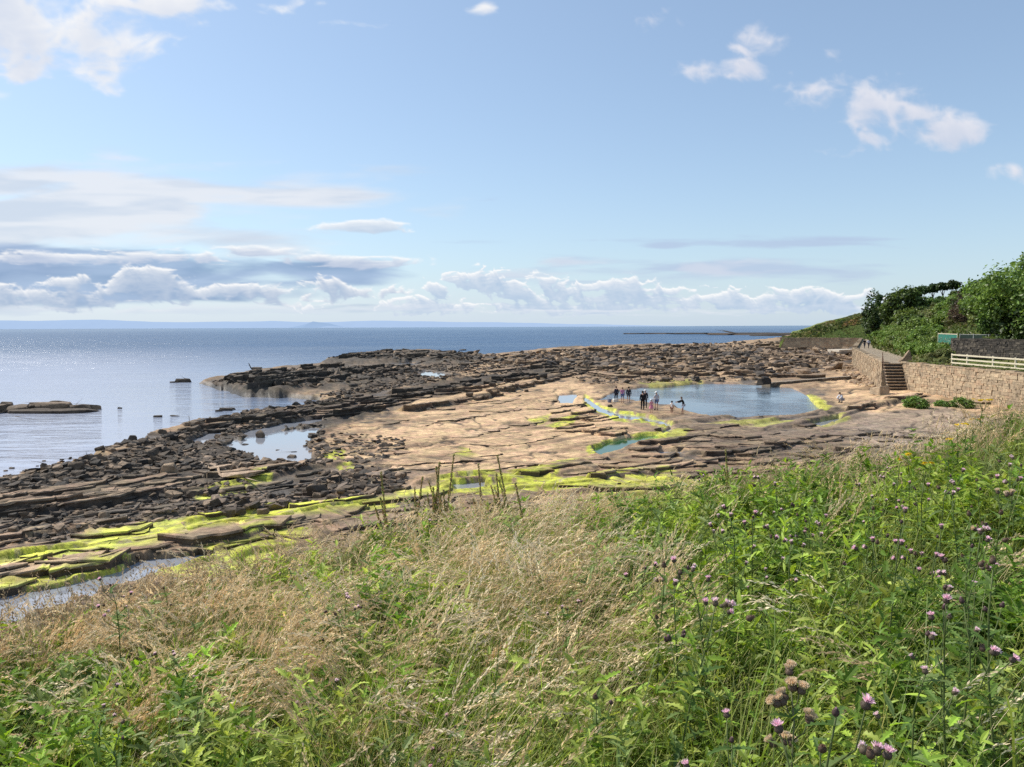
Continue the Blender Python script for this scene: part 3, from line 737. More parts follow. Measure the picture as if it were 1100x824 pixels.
mrust = simple_mat('rusty_iron', (.10, .055, .035), .8, .4, 20, .3, .005)
def tube(bm, pts, r, seg=8, cap=True):
    pts = [Vector(p_) for p_ in pts]; rings = []
    for i, p_ in enumerate(pts):
        t = (pts[min(i + 1, len(pts) - 1)] - pts[max(i - 1, 0)]).normalized()
        a = t.orthogonal().normalized() if i == 0 else (ax - t * ax.dot(t)).normalized()
        ax = a; bb = t.cross(a); rr_ = r[i] if isinstance(r, (list, tuple)) else r
        rings.append([bm.verts.new(p_ + (a * math.cos(2 * math.pi * j / seg) + bb * math.sin(2 * math.pi * j / seg)) * rr_) for j in range(seg)])
    for i in range(len(rings) - 1):
        for j in range(seg): bm.faces.new((rings[i][j], rings[i][(j + 1) % seg], rings[i + 1][(j + 1) % seg], rings[i + 1][j]))
    if cap: bm.faces.new(rings[0][::-1]); bm.faces.new(rings[-1])
hr = empty('handrail', (41.5, 84.6, 0)); tag(hr, 'thin rusty iron handrail beside the stone steps', 'handrail')
bm = bmesh.new(); tube(bm, [(.3, 2.5, PATH_Z - .6), (.3, 2.5, PATH_Z + 1.25)], .045); bm_obj('post', bm, mrust, hr, True)
bm = bmesh.new(); tube(bm, [(-.55, -1.0, -.1), (-.5, -.95, .75)], .04); bm_obj('post', bm, mrust, hr, True)
bm = bmesh.new(); tube(bm, [(-.5, -.95, .72), (-.1, .9, 1.9), (.3, 2.5, PATH_Z + .95)], .035); bm_obj('rail', bm, mrust, hr, True)

# --- low wall that dams the paddling pool, and the dark block at its end
a = G(830, 414.5); b_ = G(922, 406.5)
V_, F_, C_ = masonry([b_[:2], a[:2]], -.5, .42, 1.6, course=.3, stone=1.0, pal=[C(.10, .085, .07), C(.14, .115, .09), C(.08, .07, .06)], seed=8, cope=False, mortar=C(.36, .29, .215))
c0 = V_.mean(0); c0[2] = 0
o = mesh_obj('dam_wall', np_mesh('dam_wall', V_ - c0, F_, C_), mwall); o.location = c0; tag(o, 'low dark dam wall along the far end of the paddling pool', 'dam wall')
a = on_shore(821, 414); bm = bmesh.new(); box_bm(bm, (0, 0, .45), (1.25, 1.1, .8), .3, .18); box_bm(bm, (.2, -.1, .88), (.8, .7, .3), .1, .12)
o = bm_obj('concrete_block', bm, mdark, None, bevel=.08); o.location = a; tag(o, 'dark squarish block at the corner where the dam wall meets the pool', 'block')
mconc = simple_mat('pale_concrete', (.50, .44, .36), .9, .2, 2, .3, .02)
a = on_shore(906, 379.5); bm = bmesh.new(); box_bm(bm, (0, 0, .55), (6.5, 5, 1.1), .25, .1); box_bm(bm, (-6.5, -3, .1), (7, 4, .5), .25, .1)
o = bm_obj('concrete_slab', bm, mconc, None, bevel=.08); o.location = a; tag(o, 'pale concrete slab at the inner corner of the sea wall', 'slab')
a = on_shore(945, 423.5); bm = bmesh.new(); box_bm(bm, (0, 0, .35), (1.5, 1.3, .8), .5, .2)
mtan = simple_mat('tan_boulder_rock', (.42, .32, .215), .92, .35, 1.5, .9, .08)
o = bm_obj('fallen_block', bm, mtan, None, bevel=.1); o.location = a; tag(o, 'tan fallen stone block at the foot of the sea wall near the steps', 'block')

# --- pointed standing boulder by the path
z0 = PATH_Z; g = G(971, 388.5, z0); gx = g[0] + .0; gy = g[1]
bm = bmesh.new()
prof = [(x * .68, z * .72, d_ * .7) for x, z, d_ in [(-1.15, 0, .55), (-.95, .35, .5), (-.45, .55, .55), (-.1, .9, .5), (.35, 1.5, .4), (.75, 1.95, .28), (1.0, 1.55, .3), (1.1, .7, .42), (1.15, 0, .5)]]
fr = [bm.verts.new((x, -d_ + random.uniform(-.06, .06), z)) for x, z, d_ in prof]; bk = [bm.verts.new((x * .9 + .1, d_ * 1.1 + random.uniform(-.1, .1), z * .95)) for x, z, d_ in prof]
bm.faces.new(fr); bm.faces.new(bk[::-1])
for i in range(len(prof)): bm.faces.new((fr[i], fr[(i + 1) % len(prof)], bk[(i + 1) % len(prof)], bk[i]))
bmesh.ops.triangulate(bm, faces=bm.faces[:]); bmesh.ops.subdivide_edges(bm, edges=bm.edges[:], cuts=1, fractal=.25, seed=3)
o = bm_obj('pointed_boulder', bm, simple_mat('brown_boulder_rock', (.27, .195, .13), .92, .4, 2.0, .9, .08)); o.location = (gx, gy, land_z(np.array(gx), np.array(gy)) - .05); tag(o, 'pointed tan boulder resting beside the path below the bushes', 'boulder')

# --- white post and rail fence
mwhite = simple_mat('weathered_white_paint', (.62, .55, .40), .75, .18, 8, .3, .01)
FL = []
for (u, v) in ((1023, 393.5), (1046, 396.3), (1061.5, 398.5), (1067.5, 399), (1092, 401.2)):
    pass
fa, fb = np.array((46.9, 82.3)), np.array((45.9, 60.0))
fence = empty('rail_fence', (fa[0], fa[1], PATH_Z)); tag(fence, 'white wooden post and rail fence along the path', 'fence')
us_f = [0, 3.0, 7.6, 11.2, 15.0, 18.6, 22.3]
dirf = (fb - fa) / np.linalg.norm(fb - fa)
def fz(x, y): return float(land_z(np.array(x), np.array(y)))
for i, s in enumerate(us_f):
    q_ = dirf * s; z = fz(fa[0] + q_[0], fa[1] + q_[1]) - PATH_Z
    bm = bmesh.new(); box_bm(bm, (q_[0], q_[1], z + .58), (.13, .13, 1.36), random.uniform(-.1, .1), .012); bm_obj('post', bm, mwhite, fence, bevel=.012)
def beam(bm, a, b, w_, h_):
    a, b = Vector(a), Vector(b); t = (b - a).normalized(); s_ = t.cross(Vector((0, 0, 1))).normalized() * w_ / 2; up_ = s_.cross(t).normalized() * h_ / 2
    vs_ = [bm.verts.new(p_ + s_ * i + up_ * j) for p_ in (a, b) for i, j in ((1, 1), (-1, 1), (-1, -1), (1, -1))]
    for i in range(4): bm.faces.new((vs_[i], vs_[(i + 1) % 4], vs_[4 + (i + 1) % 4], vs_[4 + i]))
    bm.faces.new(vs_[3::-1]); bm.faces.new(vs_[4:])
for h_ in (1.12, .68, .27):
    bm = bmesh.new()
    for i in range(len(us_f) - 1):
        qa, qb = dirf * us_f[i], dirf * us_f[i + 1]; za = fz(*(fa + qa)) - PATH_Z; zb_ = fz(*(fa + qb)) - PATH_Z
        beam(bm, (qa[0] - .09, qa[1], za + h_), (qb[0] - .09, qb[1] + .01, zb_ + h_), .045, .15)
    bm_obj('rail', bm, mwhite, fence, bevel=.008)
# --- green windbreak panel with its white frame, mesh fence beyond, dry stone wall coloured as if tree shaded
gp = G(1008, 371, 5.0); gy = 93.0
def at(u, v, y): 
    d = ray(np.float64(u), np.float64(v)); t = y / d[1]; return CAMP + d * t
p0, p1 = at(1007.5, 371.5, 95), at(1028, 373, 91)
base = min(p0[2], p1[2])
scr = empty('green_screen', tuple(p0)); tag(scr, 'green mesh banner screen with white rails and painted white squiggles', 'screen')
mgrn = simple_mat('green_netting', (.035, .17, .125), .7, .25, 3, .2, .01)
dd_ = Vector(p1 - p0); dd_.z = 0; L_ = dd_.length; rz_ = math.atan2(dd_.y, dd_.x)
def loc(x, z, y=0.0): v_ = dd_.normalized() * x; nrm_ = Vector((dd_.y, -dd_.x, 0)).normalized() * y; return (v_.x + nrm_.x, v_.y + nrm_.y, z)
bm = bmesh.new()
for s in (-.01, .01): pass
beam(bm, loc(0, .82), loc(L_, .76), .02, 1.3); bm_obj('banner', bm, mgrn, scr)
for z in (1.50, .12):
    bm = bmesh.new(); beam(bm, loc(-.05, z), loc(L_ + .05, z - .05), .06, .09); bm_obj('rail', bm, mwhite, scr)
for x in (0.0, L_):
    bm = bmesh.new(); tube(bm, [loc(x, -.8), loc(x, 1.6)], .05); bm_obj('post', bm, mwhite, scr)
rs = random.Random(5)
for k_ in range(9):
    x = .25 + k_ * (L_ - .5) / 8; z = .75 + rs.uniform(-.12, .12)
    bm = bmesh.new(); tube(bm, [loc(x, z - .2, .02), loc(x + rs.uniform(-.1, .1), z, .022), loc(x + rs.uniform(.0, .2), z + .22, .02)], .03, 5)
    bm_obj('white_squiggle', bm, mwhite, scr)
mgal = simple_mat('galvanised_post', (.38, .38, .36), .5, .2, 5, .1, .01, .5, .3)
mnet = simple_mat('dark_green_mesh', (.014, .030, .024), .8, .3, 6, .3, .01)
mf = empty('mesh_fence', tuple(at(1031, 372, 92))); tag(mf, 'dark green mesh fence with pale posts under the big tree', 'fence')
o0 = Vector(at(1031, 372, 92))
ptsm = [Vector(at(u, v, y)) - o0 for u, v, y in ((1031, 372, 92), (1045.5, 372.5, 90), (1062, 373, 88), (1082, 374, 86))]
for p_ in ptsm:
    bm = bmesh.new(); tube(bm, [p_ + Vector((0, 0, -.6)), p_ + Vector((0, 0, 1.5))], .07); bm_obj('post', bm, mgal, mf)
for i in range(3):
    bm = bmesh.new(); beam(bm, ptsm[i] + Vector((0, .03, .7)), ptsm[i + 1] + Vector((0, .03, .7)), .02, 1.35); bm_obj('mesh_panel', bm, mnet, mf)
    bm = bmesh.new(); beam(bm, ptsm[i] + Vector((0, 0, 1.42)), ptsm[i + 1] + Vector((0, 0, 1.42)), .05, .05); bm_obj('rail', bm, mgal, mf)
w0, w1 = at(1021, 381, 88), at(1125, 384, 74)
V_, F_, C_ = masonry([w1[:2] + [2, 0], w0[:2]], fz(*w0[:2]) - .6, fz(*w0[:2]) + 1.45, .6, course=.2, stone=.32, pal=[C(.05, .042, .034), C(.07, .058, .046), C(.04, .034, .028), C(.11, .092, .07)], seed=9, cope=True, jagtop=.15, mortar=C(.05, .045, .04))  # stone palette darkened to stand in for the tree's shadow
c0 = V_.mean(0); c0[2] = V_[:, 2].min()
o = mesh_obj('dry_stone_wall', np_mesh('dry_stone_wall', V_ - c0, F_, C_), mston0); o.location = c0; tag(o, 'dry stone wall behind the white fence, tree shade in its colour', 'stone wall')

# ================================================================== trees and bushes of the slope
mleaf, nt, b, out = newmat('tree_foliage'); n = NB(nt)
cA = n.attr('col').outputs['Color']; ri = n.rnd()
cA = n.hsv(cA, n.m('ADD', .8, n.m('MULTIPLY', ri, .45)), 1.0, n.m('ADD', .485, n.m('MULTIPLY', ri, .03)))
df = n.new('ShaderNodeBsdfDiffuse'); tl = n.new('ShaderNodeBsdfTranslucent'); gl = n.new('ShaderNodeBsdfGlossy'); gl.inputs['Roughness'].default_value = .45
n.put(df.inputs[0], cA); n.put(tl.inputs[0], n.hsv(cA, 1.3, 1.1, .49)); n.put(gl.inputs[0], (.5, .5, .5))
mx = n.new('ShaderNodeMixShader'); mx.inputs[0].default_value = .32; nt.links.new(df.outputs[0], mx.inputs[1]); nt.links.new(tl.outputs[0], mx.inputs[2])
mx2 = n.new('ShaderNodeMixShader'); mx2.inputs[0].default_value = .045; nt.links.new(mx.outputs[0], mx2.inputs[1]); nt.links.new(gl.outputs[0], mx2.inputs[2]); nt.links.new(mx2.outputs[0], out.inputs[0])
mbark = simple_mat('tree_bark', (.085, .065, .05), .9, .35, 6, .8, .03)
def crown_mesh(name, lobes, nleaf, size, cols, seed, flat=.5, gap=.35, up=.4):
    """leaf clumps spread through a set of ellipsoid lobes (c, r)"""
    r = np.random.default_rng(seed); P_ = []; N_ = []; K_ = []; wts = np.array([l[1][0] * l[1][1] + l[1][0] * l[1][2] for l in lobes]); wts /= wts.sum()
    for (c, rad), wt in zip(lobes, wts):
        m_ = int(nleaf * wt) + 3
        d = r.normal(size=(m_, 3)); d /= np.linalg.norm(d, axis=1)[:, None]
        rr_ = r.uniform(0, 1, m_) ** .28
        # twig clusters: pull leaves to cluster centres
        ncl = max(5, m_ // 26); cd = r.normal(size=(ncl, 3)); cd /= np.linalg.norm(cd, axis=1)[:, None]; crr = r.uniform(.55, 1.08, ncl)
        ci = r.integers(ncl, size=m_); pick = r.random(m_) < .8
        loc_ = cd[ci] * crr[ci][:, None] + r.normal(size=(m_, 3)) * .16
        pos = np.where(pick[:, None], loc_, d * rr_[:, None])
        P_.append(pos * np.array(rad) + np.array(c)); N_.append(pos / (np.linalg.norm(pos, axis=1)[:, None] + 1e-6))
        cl = r.normal(size=ncl) * .22; K_.append(np.where(pick, cl[ci], 0) + r.normal(size=m_) * .12)
    P_ = np.concatenate(P_); N_ = np.concatenate(N_); K_ = np.concatenate(K_)
    M_ = len(P_); nn = N_ * .55 + r.normal(size=(M_, 3)) * .6 + np.array([0, 0, up]); nn /= np.linalg.norm(nn, axis=1)[:, None]
    t = np.cross(nn, r.normal(size=(M_, 3))); t /= np.linalg.norm(t, axis=1)[:, None]; bt = np.cross(nn, t)
    s = size * r.uniform(.55, 1.4, M_)[:, None]; asp = r.uniform(.45, .8, M_)[:, None]
    bend = nn * s * .18
    Vv_ = np.stack([P_ - t * s, P_ - bt * s * asp + bend, P_ + t * s, P_ + bt * s * asp + bend], 1).reshape(-1, 3)
    Ff = np.arange(M_ * 4).reshape(M_, 4)
    cols = np.array(cols, np.float32); ci = r.integers(len(cols), size=M_)
    cc_ = cols[ci] * np.clip(1 + K_, .45, 1.7)[:, None].astype(np.float32)
    return np_mesh(name, Vv_, Ff, np.repeat(cc_, 4, 0))
def limb_mesh(name, paths):
    bm = bmesh.new()
    for pts, r in paths: tube(bm, pts, r, 7)
    bmesh.ops.recalc_face_normals(bm, faces=bm.faces[:])
    me = bpy.data.meshes.new(name); bm.to_mesh(me); bm.free(); 
    for pl in me.polygons: pl.use_smooth = True
    return me
def plant(name, label, cat, base, lobes, nleaf, size, cols, seed, limbs, group=None, **kw):
    e = empty(name, base); tag(e, label, cat, group)
    mesh_obj('trunk' if cat == 'tree' else 'stem', limb_mesh('trunk', limbs), mbark, e)
    mesh_obj('crown', crown_mesh('crown', lobes, nleaf, size, cols, seed, **kw), mleaf, e)
    return e
DK = [(.055, .090, .026), (.070, .112, .030), (.042, .074, .022)]
MD = [(.115, .180, .036), (.140, .215, .046), (.092, .150, .032)]
LT = [(.185, .265, .056), (.215, .295, .070), (.150, .225, .050)]
BRN = [(.12, .085, .055), (.095, .075, .045), (.15, .11, .07)]
# big leafy tree at the right edge
def ground_pt(u, v, y):
    p_ = at(u, v, y); return np.array([p_[0], y, fz(p_[0], y)])
def big_tree(label, u, y, htop_v, wpx, seed, cols, nleaf, lobn=9, name='broadleaf_tree', size=.2, lean=0):
    bx = at(u, 351, y)[0]; bz = fz(bx, y); top = at(u, htop_v, y)[2]; h = top - bz; w_ = wpx / F * y / 2
    r = random.Random(seed); lobes = [((0, 0, h * .60), (w_ * .72, w_ * .72, h * .38))]
    limbs = [([(0, 0, -.3), (.05 * h * lean, 0, h * .25), (.12 * h * lean, .1, h * .5), (.2 * h * lean, 0, h * .8)], [h * .035, h * .028, h * .018, h * .006])]
    for i in range(lobn):
        a_ = 2 * math.pi * i / lobn + r.uniform(-.3, .3); rr_ = w_ * r.uniform(.45, .8); zz_ = h * r.uniform(.18, .86); sc_ = r.uniform(.28, .46) * (1.1 - .45 * abs(zz_ / h - .45))
        c = (math.cos(a_) * rr_ * (1.15 - .6 * max(0, zz_ / h - .45)) + lean * zz_ * .25, math.sin(a_) * rr_, zz_)
        lobes.append((c, (w_ * sc_, w_ * sc_, min(h * sc_ * .5, w_ * sc_ * .9))))
        limbs.append(([(.06 * h * lean, 0, zz_ * .4), (c[0] * .5, c[1] * .5, zz_ * .75), (c[0] * .9, c[1] * .9, zz_)], [h * .016, h * .010, h * .003]))
    lobes.append(((lean * h * .2, 0, h * .88), (w_ * .32, w_ * .32, h * .13)))
    return plant(name, label, 'tree', (bx, y, bz), lobes, nleaf, size, cols, seed, limbs)
big_tree('tall broad green tree leaning over the mesh fence at the right edge', 1105, 84, 274, 112, 2, LT + MD, 15000, 15)
big_tree('tall dark green tree behind the mesh fence', 1082, 92, 315, 70, 3, MD + DK, 8000, 10)
big_tree('rounded green tree on the slope just left of the tallest tree', 1058, 100, 318, 50, 4, MD + LT, 6000, 9)
big_tree('broad dark round tree at the top of the slope', 968, 168, 311, 44, 5, DK + MD, 6500, 9, size=.34)
big_tree('windswept dark tree leaning at the left end of the slope', 939, 190, 315, 30, 6, DK, 2600, 6, size=.34, lean=.35)
big_tree('small dark tree at the foot of the windswept tree', 938, 178, 334, 16, 61, DK, 1500, 5, size=.3)
# umbrella pines on the ridge
for i, (u, vt, w_) in enumerate(((989, 308, 13), (1000.5, 306, 10), (1011, 304, 12), (1022, 302.5, 13))):
    y = 205 - i * 2; bx = at(u, 351, y)[0]; bz = fz(bx, y); top = at(u, vt, y)[2]; h = max(top - bz, 3.2); ww = w_ / F * y / 2
    lobes = [((ww * .1, 0, h * .90), (ww, ww, h * .12)), ((-ww * .5, .3, h * .82), (ww * .55, ww * .5, h * .09)), ((ww * .6, 0, h * .84), (ww * .6, ww * .5, h * .1))]
    limbs = [([(0, 0, -.5), (.1, 0, h * .45), (.05, 0, h * .85)], [.2, .16, .1]), ([(.1, 0, h * .55), (-ww * .5, .2, h * .82)], [.1, .05]), ([(.1, 0, h * .5), (ww * .6, 0, h * .83)], [.1, .05])]
    plant('umbrella_pine', ['leftmost flat topped pine on the ridge', 'second flat topped pine from the left on the ridge', 'third flat topped pine from the left on the ridge', 'rightmost flat topped pine on the ridge'][i], 'tree', (bx, y, bz), lobes, 1500, .28, DK, 70 + i, limbs, 'flat topped pines on the ridge')
# bushes over the slope: each its own, most of one kind
SH = []
def shrub_proto(name, seed, cols, w_, h, nleaf, size):
    r = random.Random(seed); lobes = [((0, 0, h * .45), (w_ * .8, w_ * .8, h * .5))]
    for i in range(7):
        a_ = r.uniform(0, 6.28); lobes.append(((math.cos(a_) * w_ * .6, math.sin(a_) * w_ * .6, h * r.uniform(.25, .7)), (w_ * r.uniform(.3, .5),) * 2 + (h * r.uniform(.25, .4),)))
    limbs = [([(0, 0, -.3), (math.cos(a_) * w_ * .3, math.sin(a_) * w_ * .3, h * .4), (math.cos(a_) * w_ * .6, math.sin(a_) * w_ * .6, h * .8)], [.06, .04, .015]) for a_ in (0.3, 1.6, 2.9, 4.1, 5.3)]
    return crown_mesh('foliage', lobes, nleaf, size, cols, seed), limb_mesh('stem', limbs)
protos = [shrub_proto('a', 81, MD + LT, 2.2, 2.3, 2600, .17), shrub_proto('b', 82, LT, 2.0, 1.7, 2400, .16), shrub_proto('c', 83, MD + DK, 2.4, 2.8, 2800, .19), shrub_proto('d', 84, [(.19, .215, .07), (.22, .225, .085), (.15, .185, .06)], 2.0, 1.5, 2200, .15)]
brown_p = shrub_proto('e', 86, BRN, 2.0, 3.6, 1500, .12)
def shrub(x, y, s, pi, label, group, name='bush', sz=None):
    z = fz(x, y); e = empty(name, (x, y, z - .15), random.uniform(0, 6)); e.scale = (s, s, (sz or s)); tag(e, label, 'bush', group)
    pr = protos[pi] if pi < 9 else brown_p
    mesh_obj('foliage', pr[0], mleaf, e); mesh_obj('stem', pr[1], mbark, e)
LBL = ['mid green leafy bush among many on the slope above the path', 'low light green bush among many on the slope above the path', 'tall dark green bush among many on the slope above the path', 'yellowish green low bush among many on the slope above the path']
GRP = ['mid green bushes on the slope', 'light green bushes on the slope', 'dark bushes on the slope', 'yellowish bushes on the slope']
rs = random.Random(21); cnt = 0
for y in np.arange(85, 232, 5.2):
    for d in np.arange(4.2, 34, 4.2):
        yy_ = y + rs.uniform(-2.4, 2.4); pw_ = float(np.interp(yy_, [60, 86, 110, 143, 200], [13, 6.6, 4.6, 4.2, 3.4])); x = float(wx(yy_)) + d + rs.uniform(-1.6, 1.6)
        if x - wx(yy_) < pw_ + .9: continue
        u, v = proj((x, yy_, fz(x, yy_)))
        if u > 1190 or u < 860: continue
        if yy_ < 98 and 1001 < u < 1120 and v > 356: continue
        if d > 30 and rs.random() < .4: continue
        near_path = x - wx(yy_) < pw_ + 4.5
        pi = rs.choice([1, 1, 1, 0]) if near_path and yy_ < 150 else rs.choice([0, 0, 1, 2, 3, 3, 2])
        if yy_ > 185: pi = rs.choice([2, 0, 3])
        s_ = rs.uniform(.8, 1.35) * (.8 if near_path else 1.0); shrub(x, yy_, s_, pi, LBL[pi], GRP[pi]); cnt += 1
for y in np.arange(88.5, 160, 2.3):
    yy_ = y + rs.uniform(-.6, .6); pw_ = float(np.interp(yy_, [60, 84, 89, 110, 143, 200], [8.0, 6.0, 4.6, 4.4, 4.0, 3.0]))
    for dx in (1.4, 3.4):
        x = float(wx(yy_)) + pw_ + dx + rs.uniform(-.3, .5); u, v = proj((x, yy_, fz(x, yy_)))
        if yy_ < 97 and u > 1003: continue
        pi = rs.choice([1, 1, 3, 0]); shrub(x, yy_, rs.uniform(.55, .95), pi, LBL[pi], GRP[pi]); cnt += 1
for (u, y) in ((998, 87), (1004, 88.5), (1010, 90), (1016, 88), (1002, 92), (1012, 86), (1006, 95), (1019, 86), (996, 90), (1014, 93)):
    x = at(u, 351, y)[0]; shrub(x, y, rs.uniform(.42, .6), 3, 'yellowish green tuft between the path and the green screen', 'tufts below the green screen', sz=.5)
for i in range(22):
    y = rs.uniform(258, 430); x = float(wx(y)) + rs.uniform(18, 75) + 40 * (y > 330); shrub(x, y, rs.uniform(1.0, 1.9), rs.choice([2, 0, 3]), 'dark bush dotted over the distant green headland', 'bushes on the headland', sz=rs.uniform(.7, 1.2))
for i in range(46):
    u = rs.uniform(862, 932); y = rs.uniform(262, 430); x = float(at(u, 351, y)[0])
    if x < wx(y) + 6: continue
    shrub(x, y, rs.uniform(.8, 1.7), rs.choice([2, 0, 3, 3]), 'dark bush dotted over the distant green headland', 'bushes on the headland', sz=rs.uniform(.5, 1.0))
for (u, y, s_) in ((1040, 104, 1.15), (1047, 102, 1.0), (1034, 108, .9)):
    x = at(u, 351, y)[0]; shrub(x, y, s_, 9, 'bare reddish brown twiggy bush left of the big tree', 'bare brown bushes by the big tree', 'bare_bush')
for (u, y, s_, lb) in ((1072, 88.5, 1.0, 'dark bush overhanging the mesh fence, nearer the screen'), (1090, 85.5, 1.15, 'dark bush overhanging the mesh fence at the picture edge'), (1108, 83, 1.2, 'dark bush at the foot of the tallest tree')):
    x = at(u, 351, y)[0]; shrub(x, y, s_, 2, lb, 'dark bushes along the mesh fence')
# green tufts at the foot of the sea wall
for (u, v, s_, lb) in ((984, 438, .55, 'rounded green seaside shrub growing on the rock below the steps'), (1012, 437, .34, 'smaller of the two green clumps by the foot of the sea wall'), (1034, 438, .5, 'wide green clump at the foot of the sea wall, next to the grassy bank')):
    q_ = G(u, v, .2); e = empty('shore_shrub', (q_[0], q_[1], .1)); e.scale = (s_ * 1.0, s_, s_ * .9); tag(e, lb, 'shrub')
    mesh_obj('foliage', protos[0][0], mleaf, e); mesh_obj('stem', protos[0][1], mbark, e)
# rough herbage over the whole slope
hr_ = np.random.default_rng(71); M_ = 60000; yy = 58 + 190 * hr_.random(M_) ** 1.2; dd = 3.0 + 34 * hr_.random(M_); xx = wx(yy) + dd
kp = (dd > np.interp(yy, [60, 84, 89, 110, 143, 200], [5.5, 4.6, 4.4, 4.2, 3.9, 3.0])) & ~((yy < 86) & (dd < 5.2) & (hr_.random(M_) < .6)); xx, yy, dd = xx[kp], yy[kp], dd[kp]; M_ = len(xx); zz = land_z(xx, yy)
a_ = hr_.uniform(0, 6.28, M_); sz_ = hr_.uniform(.10, .34, M_) * np.where(yy < 86, .6, 1); t_ = np.stack([np.cos(a_), np.sin(a_), np.zeros(M_)], 1) * sz_[:, None] * .55; up_ = np.stack([hr_.normal(size=M_) * .3, hr_.normal(size=M_) * .3, np.ones(M_)], 1) * sz_[:, None]
M3 = 26000; y3 = 248 + 200 * hr_.random(M3) ** 1.1; x3 = np.array([at(u, 351, yq)[0] for u, yq in zip(hr_.uniform(832, 945, M3), y3)]); ok3 = x3 > wx(y3) + 1.0; x3, y3 = x3[ok3], y3[ok3]; M3 = len(x3)
M4 = 5200; y4 = hr_.uniform(60, 87, M4); d4 = .55 + np.abs(hr_.normal(size=M4)) * .5; x4 = wx(y4) + d4; s4 = hr_.random(M4) < fbm(y4 / 1.6, y4 * 0, 3, 340) * 1.3 - .25; x4, y4 = x4[s4], y4[s4]; M4 = len(x4)
xx = np.concatenate([xx, x3, x4]); yy = np.concatenate([yy, y3, y4]); zz = land_z(xx, yy); sz_ = np.concatenate([sz_, hr_.uniform(.4, 1.2, M3), hr_.uniform(.12, .38, M4)]); M_ = len(xx); a_ = hr_.uniform(0, 6.28, M_)
t_ = np.stack([np.cos(a_), np.sin(a_), np.zeros(M_)], 1) * sz_[:, None] * .55; up_ = np.stack([hr_.normal(size=M_) * .3, hr_.normal(size=M_) * .3, np.ones(M_)], 1) * sz_[:, None] * np.where(yy > 247, .6, 1)[:, None]
P0 = np.stack([xx, yy, zz - .03], 1); V_ = np.stack([P0 - t_, P0 + t_, P0 + t_ * .5 + up_, P0 - t_ * .5 + up_ * .9], 1).reshape(-1, 3)
cs = np.array([(.12, .165, .045), (.16, .18, .06), (.09, .135, .035), (.22, .20, .085)])[hr_.integers(4, size=M_)] * hr_.uniform(.6, 1.3, (M_, 1)); cs = cs * (.6 + .8 * fbm(xx / 5, yy / 5, 3, 333))[:, None]; g9 = (yy > 247) & (fbm(xx / 16, yy / 22, 4, 335) > .5); cs[g9] = cs[g9] * [1.5, 1.1, 1.2]
o = mesh_obj('slope_grass', np_mesh('slope_grass', V_, np.arange(M_ * 4).reshape(M_, 4), np.repeat(cs, 4, 0)), mleaf); tag(o, kind='stuff')
print('shrubs', cnt)
# ================================================================== loose rock
mston, nt, b, out = newmat('loose_rock'); n = NB(nt); p = n.obj()
wpos = n.pos()
c = n.hsv(n.attr('col').outputs['Color'], n.ramp(n.noise(wpos, 2.5, 7, .7), .3, .7, .6, 1.4))
n.put(b.inputs['Base Color'], c); b.inputs['Roughness'].default_value = .8; b.inputs['Specular IOR Level'].default_value = .28
n.put(b.inputs['Normal'], n.bump(n.noise(wpos, 5, 7, .7), .9, .08))
def rock_proto(seed, k=22, sq=.6):
    r = np.random.default_rng(seed); bm = bmesh.new()
    for i in range(k):
        d = r.normal(size=3); d /= np.linalg.norm(d); q_ = np.sign(d) * np.abs(d) ** sq; q_ *= r.uniform(.82, 1.0)
        bm.verts.new(q_)
    res = bmesh.ops.convex_hull(bm, input=bm.verts[:])
    bmesh.ops.delete(bm, geom=[v for v in bm.verts if not v.link_faces], context='VERTS')
    bm.verts.index_update()
    V_ = np.array([v.co[:] for v in bm.verts]); F_ = np.array([[v.index for v in f.verts] for f in bm.faces]); bm.free(); return V_, F_
RP = [rock_proto(500 + i, [13, 16, 20, 24][i % 4], [.42, .55, .7, .9][(i // 2) % 4]) for i in range(14)]
def scatter(name, zones, label_kind='stuff'):
    """zones: (polygon in photo points, count, size range m, flatness, colours, depth power)"""
    VV, FF, CCc = [], [], []; off = 0
    r = np.random.default_rng(77)
    for poly, cnt, (s0, s1), flat, cols, cond in zones:
        P_ = np.array(poly, float); got = 0; tries = 0
        while got < cnt and tries < cnt * 30:
            tries += 1
            u = r.uniform(P_[:, 0].min(), P_[:, 0].max()); v = r.uniform(P_[:, 1].min(), P_[:, 1].max())
            ins = False
            for i in range(len(P_)):
                (ax, ay), (bx, by) = P_[i], P_[(i + 1) % len(P_)]
                if (ay > v) != (by > v) and u < (bx - ax) * (v - ay) / (by - ay) + ax: ins = not ins
            if not ins: continue
            if r.random() > .25 + 1.2 * float(f4c(u, v)): continue
            g = G(np.float64(u), np.float64(v), 0); z = float(hat(u, v))
            if z < SEA - .25 or (cond and z < PZ - .12): continue
            s = s0 * (s1 / s0) ** (r.random() ** 2.1)
            V_, F_ = RP[r.integers(len(RP))]
            sc_ = np.array([s * r.uniform(.8, 1.5), s * r.uniform(.7, 1.1), s * flat * r.uniform(.5, 1.15)]) * .5
            a_ = r.uniform(0, 6.28); R_ = np.array(Matrix.Rotation(a_, 3, 'Z') @ Matrix.Rotation(r.normal() * .22, 3, 'X') @ Matrix.Rotation(r.normal() * .22, 3, 'Y'))
            VV.append((V_ * sc_) @ R_.T + np.array([g[0], g[1], z + sc_[2] * .35])); FF.append(F_ + off); off += len(V_)
            c = np.array(cols[r.integers(len(cols))]) * r.uniform(.6, 1.35); CCc.append(np.repeat(c[None], len(V_), 0)); got += 1
    me = np_mesh(name, np.concatenate(VV), np.concatenate(FF), np.concatenate(CCc))
    o = mesh_obj(name, me, mston); tag(o, kind='stuff'); return o
